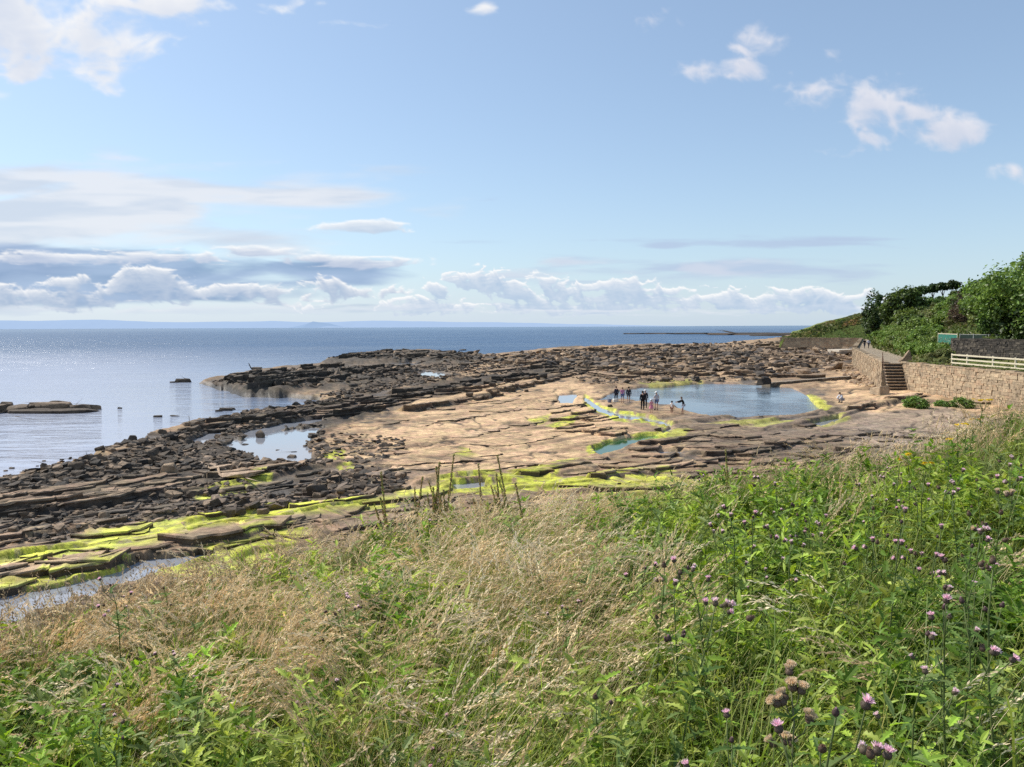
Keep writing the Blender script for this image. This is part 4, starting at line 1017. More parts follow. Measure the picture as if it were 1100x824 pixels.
# --- jointed rock beds: real slabs with broken front edges, dipping away from the viewer
def strike_dir(u, v):
    a = G(np.float64(u), np.float64(v), 0); b_ = G(np.float64(u) + 2, np.float64(v) - .31, 0); d = (b_ - a)[:2]; return d / np.linalg.norm(d)
SLV, SLF3, SLF4, SLC, SLW, SLA = [], [], [], [], [], []; sl_n = 0
srn = np.random.default_rng(606)
flatA = A; wetA = wetm; algA = algm
def alg_at(g):
    u, v = proj((g[0], g[1], 0)); return algA[int(np.clip(np.searchsorted(vs, v), 0, nr - 1)), int(np.clip(round((u - us[0]) / 1.25), 0, nc - 1))]
def slab_at(g, t, L, D, h, tone=1.0, z0=None, dip=.85, top=None):
    """one bed: front edge runs along t, body goes back (away from the camera)"""
    global sl_n
    nn = np.array([-t[1], t[0]]); 
    if nn @ g < 0: nn = -nn
    n_ = int(np.clip(L / .26, 7, 30)); xs = np.sort(np.concatenate([[0, 1], srn.uniform(.04, .96, n_ - 2)])) * L - L / 2
    endt = np.clip(np.minimum(xs + L / 2, L / 2 - xs) / (.16 * L), 0, 1) ** .6
    kst = 3; step = np.repeat(srn.uniform(-.20, .20, n_ // kst + 1), kst)[:n_] * min(D, 1.6) + srn.normal(size=n_) * .035 * min(D, 1.5)
    fy = step + (1 - endt) * D * .45; by_ = D * (1 + srn.uniform(-.2, .2, n_)) * (.55 + .45 * endt); by_ = np.maximum(by_, fy + .08)
    my = fy + (by_ - fy) * srn.uniform(.25, .5, n_)
    def W(y): return g[None] + t[None] * xs[:, None] + nn[None] * y[:, None]
    pf, pm, pb = W(fy), W(my), W(by_)
    zf = hxy(pf[:, 0], pf[:, 1]); zb_ = hxy(pb[:, 0], pb[:, 1]); zm = hxy(pm[:, 0], pm[:, 1])
    if zf.min() < SEA - .2 or zm.min() < PZ - .15 or zb_.min() < PZ - .2: return
    if top is None and alg_at(g) > .45 and srn.random() < .85: return
    base = np.median(zf) if z0 is None else z0
    zt = base + h * (1 + srn.normal(size=n_) * .07)
    tops = np.concatenate([np.c_[pf, zt], np.c_[pm, zt * (1 - .25 * dip) + zm * .25 * dip], np.c_[pb, zb_ - .06]])
    under = W(fy + srn.uniform(.0, .10) * min(h, .4)); lows = np.c_[under, np.minimum(zf, base) - .35]; mid_ = np.c_[W(fy - srn.uniform(-.02, .03, n_)), zt - h * srn.uniform(.3, .6)]
    ed_ = min(.07, h * .4); V_ = np.concatenate([tops, np.c_[W(fy - ed_ * srn.uniform(.4, 1.3, n_)), zt - ed_ * srn.uniform(.5, 1.4, n_)], mid_, lows]); u_, v_ = proj(np.c_[V_[:3 * n_, :2], np.zeros(3 * n_)])
    j = np.clip(np.round((u_ - us[0]) / 1.25).astype(int), 0, nc - 1); i = np.clip(np.searchsorted(vs, v_), 0, nr - 1)
    c = flatA[i, j] * tone
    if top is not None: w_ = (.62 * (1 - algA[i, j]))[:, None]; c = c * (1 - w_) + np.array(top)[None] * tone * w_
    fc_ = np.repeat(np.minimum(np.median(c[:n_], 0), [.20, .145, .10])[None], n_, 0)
    V_c = np.concatenate([c, fc_ * .9, fc_ * .62 + .01, np.tile([[.028, .024, .020]], (n_, 1))])  # face colours darken downwards, for weed and painted shade
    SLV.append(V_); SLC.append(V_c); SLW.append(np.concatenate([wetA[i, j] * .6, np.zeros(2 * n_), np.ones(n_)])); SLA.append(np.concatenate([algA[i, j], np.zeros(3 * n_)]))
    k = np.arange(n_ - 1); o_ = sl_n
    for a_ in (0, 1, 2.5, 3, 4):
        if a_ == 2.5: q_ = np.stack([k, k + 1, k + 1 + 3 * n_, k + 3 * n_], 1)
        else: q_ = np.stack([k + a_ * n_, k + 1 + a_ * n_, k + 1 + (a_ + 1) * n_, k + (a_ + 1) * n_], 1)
        if a_ >= 2.5: q_ = q_[:, ::-1]
        SLF4.append(q_ + o_)
    # ends
    for e_ in (0, n_ - 1):
        SLF4.append(np.array([[e_ + 3 * n_, e_ + n_, e_ + 2 * n_, e_ + 5 * n_]]) + o_)
    sl_n += len(V_)
for pts, h, dec in LEDGES:
    a = plan(pts, h); u = max(a[0, 0], -120)
    while u < min(a[-1, 0], 1180):
        v = np.interp(u, a[:, 0], a[:, 1]); g = G(np.float64(u), np.float64(v), 0)[:2]; t = strike_dir(u, v)
        v2 = np.interp(u + 4, a[:, 0], a[:, 1]); t2 = G(np.float64(u + 4), np.float64(v2), 0)[:2] - g; t2 = t2 / np.linalg.norm(t2)
        Yd = np.linalg.norm(g); L = srn.uniform(1.4, 5.5) * max(1, Yd / 50) ; du = L * abs(t2 @ np.array([1, 0])) * F / Yd
        gc = g + t2 * L / 2
        if srn.random() < .92: slab_at(gc, t2, L * 1.02, srn.uniform(1.2, 2.6) * max(1, Yd / 60), h * srn.uniform(.35, .75), srn.uniform(.8, 1.2), top=(.38, .265, .17), z0=float(hxy(*(g - np.array([-t2[1], t2[0]]) * 1.0))) if False else None)
        if h > .3 and srn.random() < .55: slab_at(gc - np.array([-t2[1], t2[0]]) * np.sign(np.array([-t2[1], t2[0]]) @ gc) * srn.uniform(.3, .7), t2, L * srn.uniform(.4, .8), 1.2, h * srn.uniform(.2, .4), srn.uniform(.6, .9))
        u += max(du, 2.0)
def slab_zone(poly, cnt, Lr, Dr, hr_, tone=(.85, 1.2), dip=.85):
    P_ = np.array(poly, float); got = 0; tries = 0
    while got < cnt and tries < cnt * 40:
        tries += 1; u = srn.uniform(P_[:, 0].min(), P_[:, 0].max()); v = srn.uniform(P_[:, 1].min(), P_[:, 1].max()); ins = False
        for i in range(len(P_)):
            (ax, ay), (bx, by) = P_[i], P_[(i + 1) % len(P_)]
            if (ay > v) != (by > v) and u < (bx - ax) * (v - ay) / (by - ay) + ax: ins = not ins
        if not ins: continue
        g = G(np.float64(u), np.float64(v), 0)[:2]; t = strike_dir(u, v); a_ = srn.normal() * .10; t = np.array([t[0] * math.cos(a_) - t[1] * math.sin(a_), t[0] * math.sin(a_) + t[1] * math.cos(a_)])
        slab_at(g, t, srn.uniform(*Lr), srn.uniform(*Dr), srn.uniform(*hr_), srn.uniform(*tone), dip=dip); got += 1
slab_zone([(-60, 545), (0, 528), (120, 505), (290, 505), (420, 505), (420, 545), (300, 590), (100, 640), (-60, 670)], 210, (.7, 3.2), (.5, 1.5), (.05, .17), (1.0, 2.0))
slab_zone([(420, 505), (640, 497), (760, 490), (880, 470), (1000, 450), (1150, 450), (1150, 520), (800, 520), (600, 545), (300, 590)], 80, (1.5, 7), (.8, 2.6), (.04, .17))
slab_zone([(690, 468), (740, 449), (905, 440), (1010, 440), (1120, 460), (900, 500), (720, 500)], 26, (3, 12), (1.8, 5), (.05, .18), (.8, 1.15))
slab_zone([(345, 478), (440, 436), (600, 410), (660, 440), (680, 470), (600, 503), (480, 500), (380, 495)], 14, (3, 10), (1.5, 4), (.03, .09), (.92, 1.06))
slab_zone([(150, 478), (330, 442), (600, 396), (640, 400), (560, 415), (440, 434), (330, 462), (200, 480)], 130, (2, 7), (1, 3), (.15, .5), (.8, 1.3))
slab_zone([(480, 392), (620, 376), (840, 370), (920, 384), (830, 406), (640, 402), (560, 396)], 150, (3, 12), (2, 5), (.25, .8), (.7, 1.3))
slab_zone([(212, 414), (330, 397), (450, 396), (440, 406), (300, 421)], 60, (3, 8), (1.5, 3), (.3, .8), (.7, 1.2)); slab_zone([(345, 388), (402, 378), (520, 381), (500, 390)], 40, (4, 12), (2, 5), (.3, .8), (.8, 1.3))
slab_zone([(580, 430), (650, 440), (700, 455), (690, 466), (640, 470), (600, 450)], 24, (1.5, 5), (.8, 2), (.08, .25), (.85, 1.15))
slab_zone([(640, 490), (700, 472), (760, 470), (850, 480), (800, 500), (700, 505)], 22, (2, 8), (1.2, 3.5), (.08, .24), (.75, 1.1))
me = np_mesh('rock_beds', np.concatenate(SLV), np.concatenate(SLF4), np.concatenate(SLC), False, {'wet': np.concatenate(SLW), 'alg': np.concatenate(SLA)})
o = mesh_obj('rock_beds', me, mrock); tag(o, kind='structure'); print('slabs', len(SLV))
def f4c(u, v):
    j = int(np.clip(round((u - us[0]) / 1.25), 0, nc - 1)); i = int(np.clip(np.searchsorted(vs, v), 0, nr - 1)); return f3[i, j] * .6 + f4[i, j] * .4 - .22
DKR = [(.085, .064, .046), (.135, .098, .066), (.056, .046, .036), (.22, .156, .102)]
BRR = [(.26, .18, .115), (.20, .145, .10), (.33, .235, .15), (.12, .095, .075), (.09, .075, .062)]
MXR = DKR + [(.28, .20, .135), (.20, .15, .11)]
scatter('beach_rubble', [
    ([(0, 524), (60, 507), (140, 484), (230, 452), (330, 440), (350, 452), (270, 462), (205, 478), (215, 505), (120, 520), (0, 540)], 2600, (.16, .75), .62, DKR, True),
    ([(-60, 548), (100, 545), (190, 528), (270, 520), (310, 535), (300, 548), (160, 560), (60, 580), (-60, 596)], 2300, (.10, .42), .5, MXR, True),
    ([(205, 545), (310, 530), (345, 508), (420, 505), (440, 520), (400, 536), (300, 548), (220, 556)], 700, (.16, .8), .6, MXR, True),
    ([(240, 452), (330, 440), (420, 418), (560, 400), (620, 392), (560, 388), (450, 400), (345, 425), (330, 433)], 1700, (.25, 1.1), .5, DKR, True),
    ([(320, 412), (450, 402), (560, 388), (520, 383), (470, 392), (380, 400)], 800, (.3, 1.2), .55, DKR, False),
    ([(500, 384), (620, 375), (840, 367), (935, 378), (915, 396), (830, 406), (700, 402), (640, 398), (540, 394)], 4200, (.45, 2.6), .55, BRR, False),
    ([(345, 388), (402, 378), (520, 381), (500, 390), (420, 390)], 450, (.5, 1.8), .6, DKR, False),
    ([(212, 415), (260, 404), (330, 397), (446, 396), (448, 405), (390, 414), (296, 421)], 800, (.3, 1.5), .6, DKR, False),
    ([(840, 385), (912, 380), (935, 400), (940, 420), (915, 412), (900, 400)], 380, (.3, 1.3), .6, [(.45, .33, .21), (.36, .26, .17), (.28, .2, .14)], False),
    ([(600, 405), (660, 398), (830, 408), (720, 412), (640, 415)], 400, (.3, 1.4), .5, BRR, True),
    ([(200, 470), (245, 466), (345, 455), (355, 500), (300, 512), (240, 512), (205, 500)], 650, (.14, .7), .5, MXR, True),
    ([(330, 480), (360, 465), (430, 470), (440, 490), (380, 500)], 300, (.2, .7), .3, DKR, True),
    ([(20, 519), (110, 490), (165, 466), (150, 462), (60, 495), (0, 512)], 120, (.2, .7), .6, DKR, False),
])
BP = []
for V_, F_ in RP:
    bm = bmesh.new(); vb = [bm.verts.new(v) for v in V_]
    for f in F_: bm.faces.new([vb[i] for i in f])
    bmesh.ops.bevel(bm, geom=bm.edges[:], offset=.10, segments=2, affect='EDGES', profile=.6)
    BP.append(bm)
def boulder(u, v, wpx, flat, ci, label, group=None, name='boulder', proto=None, z=None, pal=DKR):
    p_ = on_shore(u, v) if z is None else Vector(G(np.float64(u), np.float64(v), z))
    s = wpx / F * p_.y * .5
    k = (int(abs(u * 7 + v * 3)) % len(BP)) if proto is None else proto
    me = bpy.data.meshes.new(name); BP[k].to_mesh(me)
    for pl in me.polygons: pl.use_smooth = False
    a = me.attributes.new('col', 'FLOAT_COLOR', 'POINT'); c = pal[ci % len(pal)]
    a.data.foreach_set('color', np.tile(np.array([*c, 1], np.float32), len(me.vertices)))
    o = mesh_obj(name, me, mston); o.location = p_ + Vector((0, 0, s * flat * .55))
    o.scale = (s, s * random.uniform(.7, 1.0), s * flat); o.rotation_euler = (random.uniform(-.12, .12), random.uniform(-.12, .12), random.uniform(-.5, .5))
    tag(o, label, 'rock', group); return o
SPEC = [
 (47, 503, 10, .85, 0, 'round dark boulder standing alone in the shallows at the waterline'), (83, 506, 20, .75, 1, 'big dark rounded boulder at the edge of the calm sea'),
 (86, 513, 20, .6, 0, 'flat dark boulder just below the big rounded one at the waterline'), (97, 497, 18, .75, 1, 'brown boulder among the waterline rocks above the rounded dark pair'),
 (120, 487, 14, .7, 3, 'grey boulder behind the waterline rocks nearest the sea'), (128, 494, 16, .7, 1, 'dark boulder between the waterline pile and the brown shingle'),
 (155, 480, 16, .85, 0, 'large dark egg shaped boulder on the brown shingle by the sea'), (142, 474, 11, .8, 0, 'dark boulder on the waterline nearest the egg shaped one'),
 (164, 508, 18, .75, 3, 'brown rounded boulder lying on the upper ledge, darker of a pair'), (181, 509, 20, .75, 4, 'tan rounded boulder lying on the upper ledge, paler of a pair'),
 (116, 511, 14, .7, 0, 'dark round boulder on the ledge, outer of two touching'), (127, 511, 13, .6, 0, 'dark round boulder on the ledge, inner of two touching'),
 (280, 473, 12, 1.25, 1, 'upright square block standing in the bright tide pool'), (202, 478, 14, .7, 0, 'flat dark block between the two bright slivers of pool'),
 (340, 532, 24, .75, 0, 'big black block among the stones beside the algae band'), (386, 517, 17, .8, 0, 'black pointed block on the pale rock near the thistles'),
 (313, 495, 14, .6, 1, 'dark slab lying in the bright tide pool'), (315, 489, 12, .5, 1, 'thin flat slab just behind the dark one in the bright pool'), (301, 487, 11, .7, 0, 'dark rock at the middle of the bright tide pool'),
 (263, 481, 10, .6, 0, 'small dark rock in the bright tide pool left of the upright block'), (251, 554, 21, .65, 0, 'black weedy block beside the upper algae band'),
 (112, 556, 13, .7, 4, 'brown cube shaped stone on the dark gravel below the main ledge'), (98, 557, 17, .7, 1, 'dark sloping stone beside the brown cube on the gravel'), (14, 572, 12, .7, 3, 'grey stone at the left end of the gravel strip'),
 (188, 536, 22, .8, 4, 'square block broken off the end of the main ledge'), (108, 545, 15, .7, 3, 'grey block leaning under the main ledge'), (286, 578, 16, .6, 3, 'grey stone by the algae next to the grass edge'),
 (376, 533, 14, .7, 3, 'grey stone between the black block and the pointed block'), (716, 410, 13, .7, 0, 'black boulder on the far side of the paddling pool'), (700, 410, 12, .5, 0, 'low black rock left of the boulder across the paddling pool'),
 (655, 437, 7, .5, 0, 'small dark rock by the bathers at the pool tip'), (707, 463, 10, .5, 0, 'black rock at the bend of the algae channel'), (627, 437, 9, .35, 0, 'dark flat rock beside the start of the channel'),
 (790, 449.5, 4, .5, 0, 'small dark stone at the near lip of the paddling pool'), (818, 448.5, 5, .5, 0, 'small dark stone on the near lip of the pool, nearer the wall'),
]
for a in SPEC: boulder(*a[:5], a[5], pal=DKR + [(.33, .235, .15)])
rs = random.Random(4)
def many(label, group, poly, cnt, w_, flat, pal=DKR, z=None):
    P_ = poly
    for i in range(cnt):
        t = rs.random() * (len(P_) - 1); k = int(t); f_ = t - k
        u = P_[k][0] * (1 - f_) + P_[k + 1][0] * f_ + rs.gauss(0, 7); v = P_[k][1] * (1 - f_) + P_[k + 1][1] * f_ + rs.gauss(0, 3)
        boulder(u, v, rs.uniform(*w_), flat * rs.uniform(.8, 1.2), rs.randrange(4), label, group, proto=rs.randrange(len(BP)), pal=pal, z=z)
many('dark boulder in the crowd of rocks along the waterline', 'boulders along the waterline', [(60, 513), (110, 497), (160, 480), (220, 458)], 46, (7, 14), .7)
many('dark stone from the row lying under the broken main ledge', 'stones under the main ledge', [(0, 556), (100, 552), (180, 540), (260, 528)], 40, (7, 14), .6, MXR)
many('stone from the jumble beside the algae band near the grass', 'stones beside the algae band', [(230, 552), (320, 540), (380, 525), (430, 515)], 44, (7, 15), .65, MXR)
many('small wet rock poking out of the shallows', 'rocks in the shallows', [(0, 508), (50, 500), (100, 488)], 12, (3, 6), .4, DKR, SEA)
many('dark angular block on the rocky ground behind the pool', 'blocks behind the pool', [(640, 392), (720, 394), (800, 390), (900, 384)], 40, (5, 11), .6, DKR)
many('brown angular block among the far rocks', 'blocks on the far rocks', [(540, 390), (640, 380), (760, 376), (860, 374)], 40, (4, 8), .55, BRR)
many('dark angular block tumbled along the tall broken ledge', 'blocks along the tall ledge', [(500, 426), (560, 414), (620, 400), (650, 402)], 26, (6, 12), .6, DKR)
# flat slabs
for (u, v, wpx, fl, lb) in ((262, 511, 52, .13, 'large pale flat slab beside the bright tide pool'), (240, 502, 30, .12, 'smaller pale slab just above the large flat one'), (222, 528, 40, .10, 'long brown slab at the end of the main ledge')):
    boulder(u, v, wpx, fl, 0, lb, name='rock_slab', proto=1, pal=[(.42, .30, .20)])
# islets out in the water
def islet(name, label, uv, parts):
    base = Vector(G(np.float64(uv[0]), np.float64(uv[1]), SEA)); bm_ = bmesh.new(); cc_ = []
    lay_ = bm_.verts.layers.float_color.new('col')
    for (du, dv, wpx, dep, hpx, k, ci) in parts:
        q_ = Vector(G(np.float64(uv[0] + du), np.float64(uv[1] + dv), SEA)) - base; s = wpx / F * base.y * .5; h_ = hpx / F * base.y
        t = BP[k].copy(); bmesh.ops.transform(t, matrix=Matrix.Translation(q_ + Vector((0, 0, h_ * .25))) @ Matrix.Rotation(random.uniform(-.12, .12) if base.y < 400 else 0.0, 4, 'Y') @ Matrix.Diagonal((s, s * dep, h_ * .75, 1)), verts=t.verts[:])
        m_ = bpy.data.meshes.new('t'); t.to_mesh(m_); t.free(); n0 = len(bm_.verts); bm_.from_mesh(m_); bpy.data.meshes.remove(m_); bm_.verts.ensure_lookup_table()
        c = DKR[ci % 4]
        for v_ in bm_.verts[n0:]: v_[lay_] = (*c, 1)
    me = bpy.data.meshes.new(name); bm_.to_mesh(me); bm_.free()
    o = mesh_obj(name, me, mston); o.location = base; tag(o, label, 'rock islet')
islet('rock_islet', 'long low rocky islet lying in the sea by the picture edge', (40, 441), [(-55, 2, 60, .6, 8, 1, 1), (-20, 1, 50, .6, 8, 5, 1), (15, 0, 56, .5, 11, 3, 3), (22, -1, 36, .5, 12, 7, 1), (40, 0, 44, .5, 7, 2, 1), (60, -1, 22, .6, 6, 4, 3), (-10, 2, 90, .35, 5, 6, 0), (20, 2, 100, .3, 4, 9, 0), (-34, -1, 20, .5, 9, 8, 1)])
islet('rock_islet', 'small dark rock in the sea off the rocky reef', (197, 410.5), [(0, 0, 20, .5, 4.5, 3, 0), (-10, .5, 12, .5, 1.6, 2, 0), (4, 0, 13, .5, 5, 6, 0)])
islet('rock_islet', 'dark rock just off the tip of the long reef, nearer one', (276, 397.0), [(0, 0, 14, .5, 3, 1, 0), (3, 0, 22, .4, 1.6, 5, 0)])
islet('rock_islet', 'dark rock just off the tip of the long reef, farther one', (303, 396.5), [(0, 0, 12, .5, 1.8, 4, 0)])
islet('rock_islet', 'low wet rock in the shallow inlet', (243, 441), [(0, 0, 18, .5, 3.5, 3, 0), (-8, 1, 10, .5, 2, 2, 0), (7, -1, 9, .5, 2.6, 6, 0)])
islet('rock_islet', 'low wet rock in the middle of the calm water', (170, 448), [(0, 0, 12, .5, 2.4, 3, 0), (18, -1, 14, .4, 1.0, 2, 0)])
islet('rock_islet', 'tiny rock in the calm water between islet and shore', (129, 439), [(0, 0, 6, .5, 1.8, 3, 0)])
islet('rock_islet', 'dark rock in the sea behind the outer reef', (436, 376), [(0, 0, 10, .5, 1.6, 3, 0)])
islet('rock_islet', 'dark rock in the sea off the middle of the shore', (497, 376.5), [(0, 0, 10, .5, 1.5, 5, 0)])
islet('rock_reef', 'long thin reef far out below the horizon', (762, 359), [(-80, -.2, 40, .9, 1.2, 2, 2), (-52, -.3, 50, .9, 1.4, 3, 0), (-20, -.1, 60, .9, 1.6, 5, 2), (16, 0, 60, .9, 1.8, 6, 0), (50, .2, 60, .9, 2.0, 1, 2), (84, .6, 60, .9, 2.2, 9, 0), (30, .8, 70, .9, 1.4, 4, 0), (70, 1.6, 70, .9, 1.8, 8, 2)])

# ================================================================== people
dg_mats = {}
def cloth(c):
    k = tuple(c)
    if k not in dg_mats: dg_mats[k] = simple_mat('cloth', c, .85, .18, 9, .15, .01, .15)
    return dg_mats[k]
mskin = simple_mat('skin', (.50, .30, .21), .6, .08, 12, .05, .004, .3)
mhair = simple_mat('dark_hair', (.03, .022, .017), .7, .2, 30, .3, .005)
def skin_mesh(name, verts, edges, radii, root=0, sub=1):
    me = bpy.data.meshes.new(name); me.from_pydata([tuple(v) for v in verts], edges, [])
    o = bpy.data.objects.new('tmp', me); col.objects.link(o)
    md = o.modifiers.new('s', 'SKIN'); md.branch_smoothing = .4
    for i, sv in enumerate(me.skin_vertices[0].data):
        r_ = radii[i]; sv.radius = r_ if isinstance(r_, tuple) else (r_, r_); sv.use_root = (i == root)
    ss = o.modifiers.new('u', 'SUBSURF'); ss.levels = sub; ss.render_levels = sub
    dg = bpy.context.evaluated_depsgraph_get(); m2 = bpy.data.meshes.new_from_object(o.evaluated_get(dg)); m2.name = name
    bpy.data.objects.remove(o); bpy.data.meshes.remove(me)
    for pl in m2.polygons: pl.use_smooth = True
    return m2
def person(label, pos, h, face, top, bottom, legs='trousers', sleeves='long', hat=None, hair=(.03, .022, .017), pose='stand', shoes=(.03, .03, .03), dress=False, group=None, armR=None, armL=None, child=False):
    s = h / 1.70; rs_ = random.Random(label)
    e = empty('person', pos, face); tag(e, label, 'person', group)
    J = dict(pel=(0, 0, .94), spi=(0, .0, 1.12), che=(0, .0, 1.30), nec=(0, .01, 1.46), hb=(0, .02, 1.53), hm=(0, .03, 1.60), ht=(0, .02, 1.67),
             sR=(.17, 0, 1.39), sL=(-.17, 0, 1.39), eR=(.23, -.03, 1.12), eL=(-.23, -.03, 1.12), wR=(.25, .05, .89), wL=(-.25, .05, .89),
             hR=(.095, 0, .90), hL=(-.095, 0, .90), kR=(.105, .03, .50), kL=(-.105, .03, .50), aR=(.105, -.01, .09), aL=(-.105, -.01, .09), tR=(.12, .15, .035), tL=(-.12, .15, .035))
    if pose == 'walk':
        J.update(kR=(.10, .16, .52), aR=(.10, .20, .09), tR=(.11, .36, .05), kL=(-.10, -.06, .50), aL=(-.10, -.30, .13), tL=(-.11, -.16, .035), wL=(-.24, .22, .95), wR=(.24, -.14, .92), eR=(.23, -.12, 1.13), eL=(-.23, .04, 1.12))
    if pose == 'shift': J.update(kL=(-.13, .08, .51), aL=(-.15, .07, .09), tL=(-.19, .22, .035), hm=(.01, .06, 1.60), ht=(.01, .06, 1.67))
    if pose == 'reach': J.update(che=(0, .08, 1.28), nec=(0, .13, 1.42), hb=(0, .17, 1.48), hm=(0, .20, 1.55), ht=(0, .20, 1.62), sR=(.16, .10, 1.35), sL=(-.16, .10, 1.35), eR=(.17, .36, 1.22), wR=(.10, .58, 1.20), eL=(-.16, .34, 1.18), wL=(-.08, .56, 1.16), kL=(-.11, .14, .52), aL=(-.12, .16, .09), tL=(-.13, .32, .035))
    if pose == 'crouch': J.update(pel=(0, -.10, .34), spi=(0, .0, .50), che=(0, .12, .66), nec=(0, .20, .80), hb=(0, .25, .87), hm=(0, .29, .93), ht=(0, .30, 1.0), sR=(.16, .14, .73), sL=(-.16, .14, .73), eR=(.22, .32, .55), eL=(-.22, .30, .55), wR=(.12, .48, .40), wL=(-.12, .48, .38), hR=(.10, -.08, .32), hL=(-.10, -.08, .32), kR=(.17, .30, .48), kL=(-.17, .30, .46), aR=(.14, .08, .09), aL=(-.14, .08, .09), tR=(.16, .24, .035), tL=(-.16, .24, .035))
    if armR: J.update(eR=armR[0], wR=armR[1])
    if armL: J.update(eL=armL[0], wL=armL[1])
    names = list(J); vs_ = [Vector(J[k_]) for k_ in names]
    E = [('pel', 'spi'), ('spi', 'che'), ('che', 'nec'), ('nec', 'hb'), ('hb', 'hm'), ('hm', 'ht'), ('che', 'sR'), ('che', 'sL'), ('sR', 'eR'), ('sL', 'eL'), ('eR', 'wR'), ('eL', 'wL'), ('pel', 'hR'), ('pel', 'hL'), ('hR', 'kR'), ('hL', 'kL'), ('kR', 'aR'), ('kL', 'aL'), ('aR', 'tR'), ('aL', 'tL')]
    ed = [(names.index(a_), names.index(b_)) for a_, b_ in E]
    RD = dict(pel=(.14, .10), spi=(.125, .095), che=(.15, .105), nec=.055, hb=.062, hm=.088, ht=.062, sR=.062, sL=.062, eR=.042, eL=.042, wR=.029, wL=.029, hR=.088, hL=.088, kR=.056, kL=.056, aR=.040, aL=.040, tR=.032, tL=.032)
    hk = 1.22 if child else 1.0
    for k_ in ('hb', 'hm', 'ht'): RD[k_] *= hk
    rad = [RD[k_] for k_ in names]
    for sd in 'RL':   # hand with five fingers
        wi = names.index('w' + sd); wv = Vector(J['w' + sd]); ev = Vector(J['e' + sd]); d = (wv - ev).normalized(); side = d.cross(Vector((0, 1, .2))).normalized()
        pi_ = len(vs_); vs_.append(wv + d * .075); rad.append((.034, .020)); ed.append((wi, pi_))
        for fk in range(4):
            o_ = side * (fk - 1.5) * .019; L_ = [.055, .07, .066, .05][fk]
            a1 = len(vs_); vs_.append(wv + d * .10 + o_); rad.append(.009); ed.append((pi_, a1)); vs_.append(wv + d * (.10 + L_) + o_ + Vector((0, .02, 0))); rad.append(.007); ed.append((a1, a1 + 1))
        a1 = len(vs_); vs_.append(wv + d * .06 + side * .045 + Vector((0, .02, 0))); rad.append(.010); ed.append((pi_, a1))
    body = skin_mesh('body', [v * s for v in vs_], ed, [tuple(np.array(r_) * s) if isinstance(r_, tuple) else r_ * s for r_ in rad])
    mesh_obj('body', body, mskin, e)
    def garment(nm, keys, grow, mat, extra=None):
        idx = {k_: i for i, k_ in enumerate(keys)}
        ee = [(idx[a_], idx[b_]) for a_, b_ in E if a_ in idx and b_ in idx]
        rr_ = [tuple((np.array(RD[k_]) + grow) * s) if isinstance(RD[k_], tuple) else (RD[k_] + grow) * s for k_ in keys]
        mesh_obj(nm, skin_mesh(nm, [Vector(J[k_]) * s for k_ in keys], ee, rr_), mat, e)
    J0 = dict(J)
    J['nec'] = tuple(Vector(J0['nec']) - Vector((0, 0, .035)))
    if sleeves != 'long':
        for sd in 'RL': J['e' + sd] = tuple(Vector(J0['s' + sd]).lerp(Vector(J0['e' + sd]), .8))
    kt = ['pel', 'spi', 'che', 'nec', 'sR', 'sL', 'eR', 'eL'] + (['wR', 'wL'] if sleeves == 'long' else []) + ['hR', 'hL']
    J['hR'] = tuple(Vector(J0['hR']) - Vector((0, 0, .02))); J['hL'] = tuple(Vector(J0['hL']) - Vector((0, 0, .02)))
    garment('jacket' if sleeves == 'long' else 'shirt', kt, .026, cloth(top)); J.update(J0)
    if dress:
        bm = bmesh.new(); rings = []
        for z_, r_ in ((1.0, .17), (.85, .22), (.68, .27), (.55, .31)):
            rings.append([bm.verts.new((math.cos(6.283 * j / 20) * r_ * s * (1 + .05 * math.sin(j * 2.5)), math.sin(6.283 * j / 20) * r_ * .85 * s, z_ * s)) for j in range(20)])
        for i in range(3):
            for j in range(20): bm.faces.new((rings[i][j], rings[i][(j + 1) % 20], rings[i + 1][(j + 1) % 20], rings[i + 1][j]))
        bm_obj('skirt', bm, cloth(bottom), e, True)
    else:
        if legs == 'shorts':
            for sd in 'RL': J['k' + sd] = tuple(Vector(J0['h' + sd]).lerp(Vector(J0['k' + sd]), .78))
        garment('trousers' if legs == 'trousers' else 'shorts', ['pel', 'hR', 'hL', 'kR', 'kL'] + (['aR', 'aL'] if legs == 'trousers' else []), .020, cloth(bottom)); J.update(J0)
    for sd in 'RL': 
        bm = bmesh.new(); a_, t_ = Vector(J['a' + sd]) * s, Vector(J['t' + sd]) * s
        tube(bm, [a_ + Vector((0, -.05, -.02)) * s, a_ + Vector((0, 0, -.035)) * s, t_ + Vector((0, .0, .01)) * s, t_ + Vector((0, .05, 0)) * s], [.035 * s, .058 * s, .05 * s, .03 * s], 8); bm_obj('shoe', bm, cloth(shoes), e, True)
    hc = Vector(J['hm']) * s
    def cap(nm, r_, zlo, mat, off=(0, -.012, .015)):
        bm = bmesh.new(); bmesh.ops.create_uvsphere(bm, u_segments=16, v_segments=10, radius=r_ * s * hk)
        bmesh.ops.delete(bm, geom=[v for v in bm.verts if v.co.z < zlo * s or (v.co.y > .055 * s and v.co.z < .03 * s)], context='VERTS')
        bmesh.ops.translate(bm, verts=bm.verts[:], vec=hc + Vector(off) * s); return bm
    bm = cap('hair', .108, -.07 if not hat else -.05, None); bm_obj('hair', bm, cloth(hair), e, True)
    if hat:
        bm = cap('hat', .122, .0, None, (0, 0, .03)); 
        g = bmesh.ops.create_cone(bm, cap_ends=True, segments=20, radius1=.19 * s * hk, radius2=.12 * s * hk, depth=.03 * s)['verts']; bmesh.ops.translate(bm, verts=g, vec=hc + Vector((0, .02, .035)) * s)
        bm_obj('hat', bm, cloth(hat), e, True)
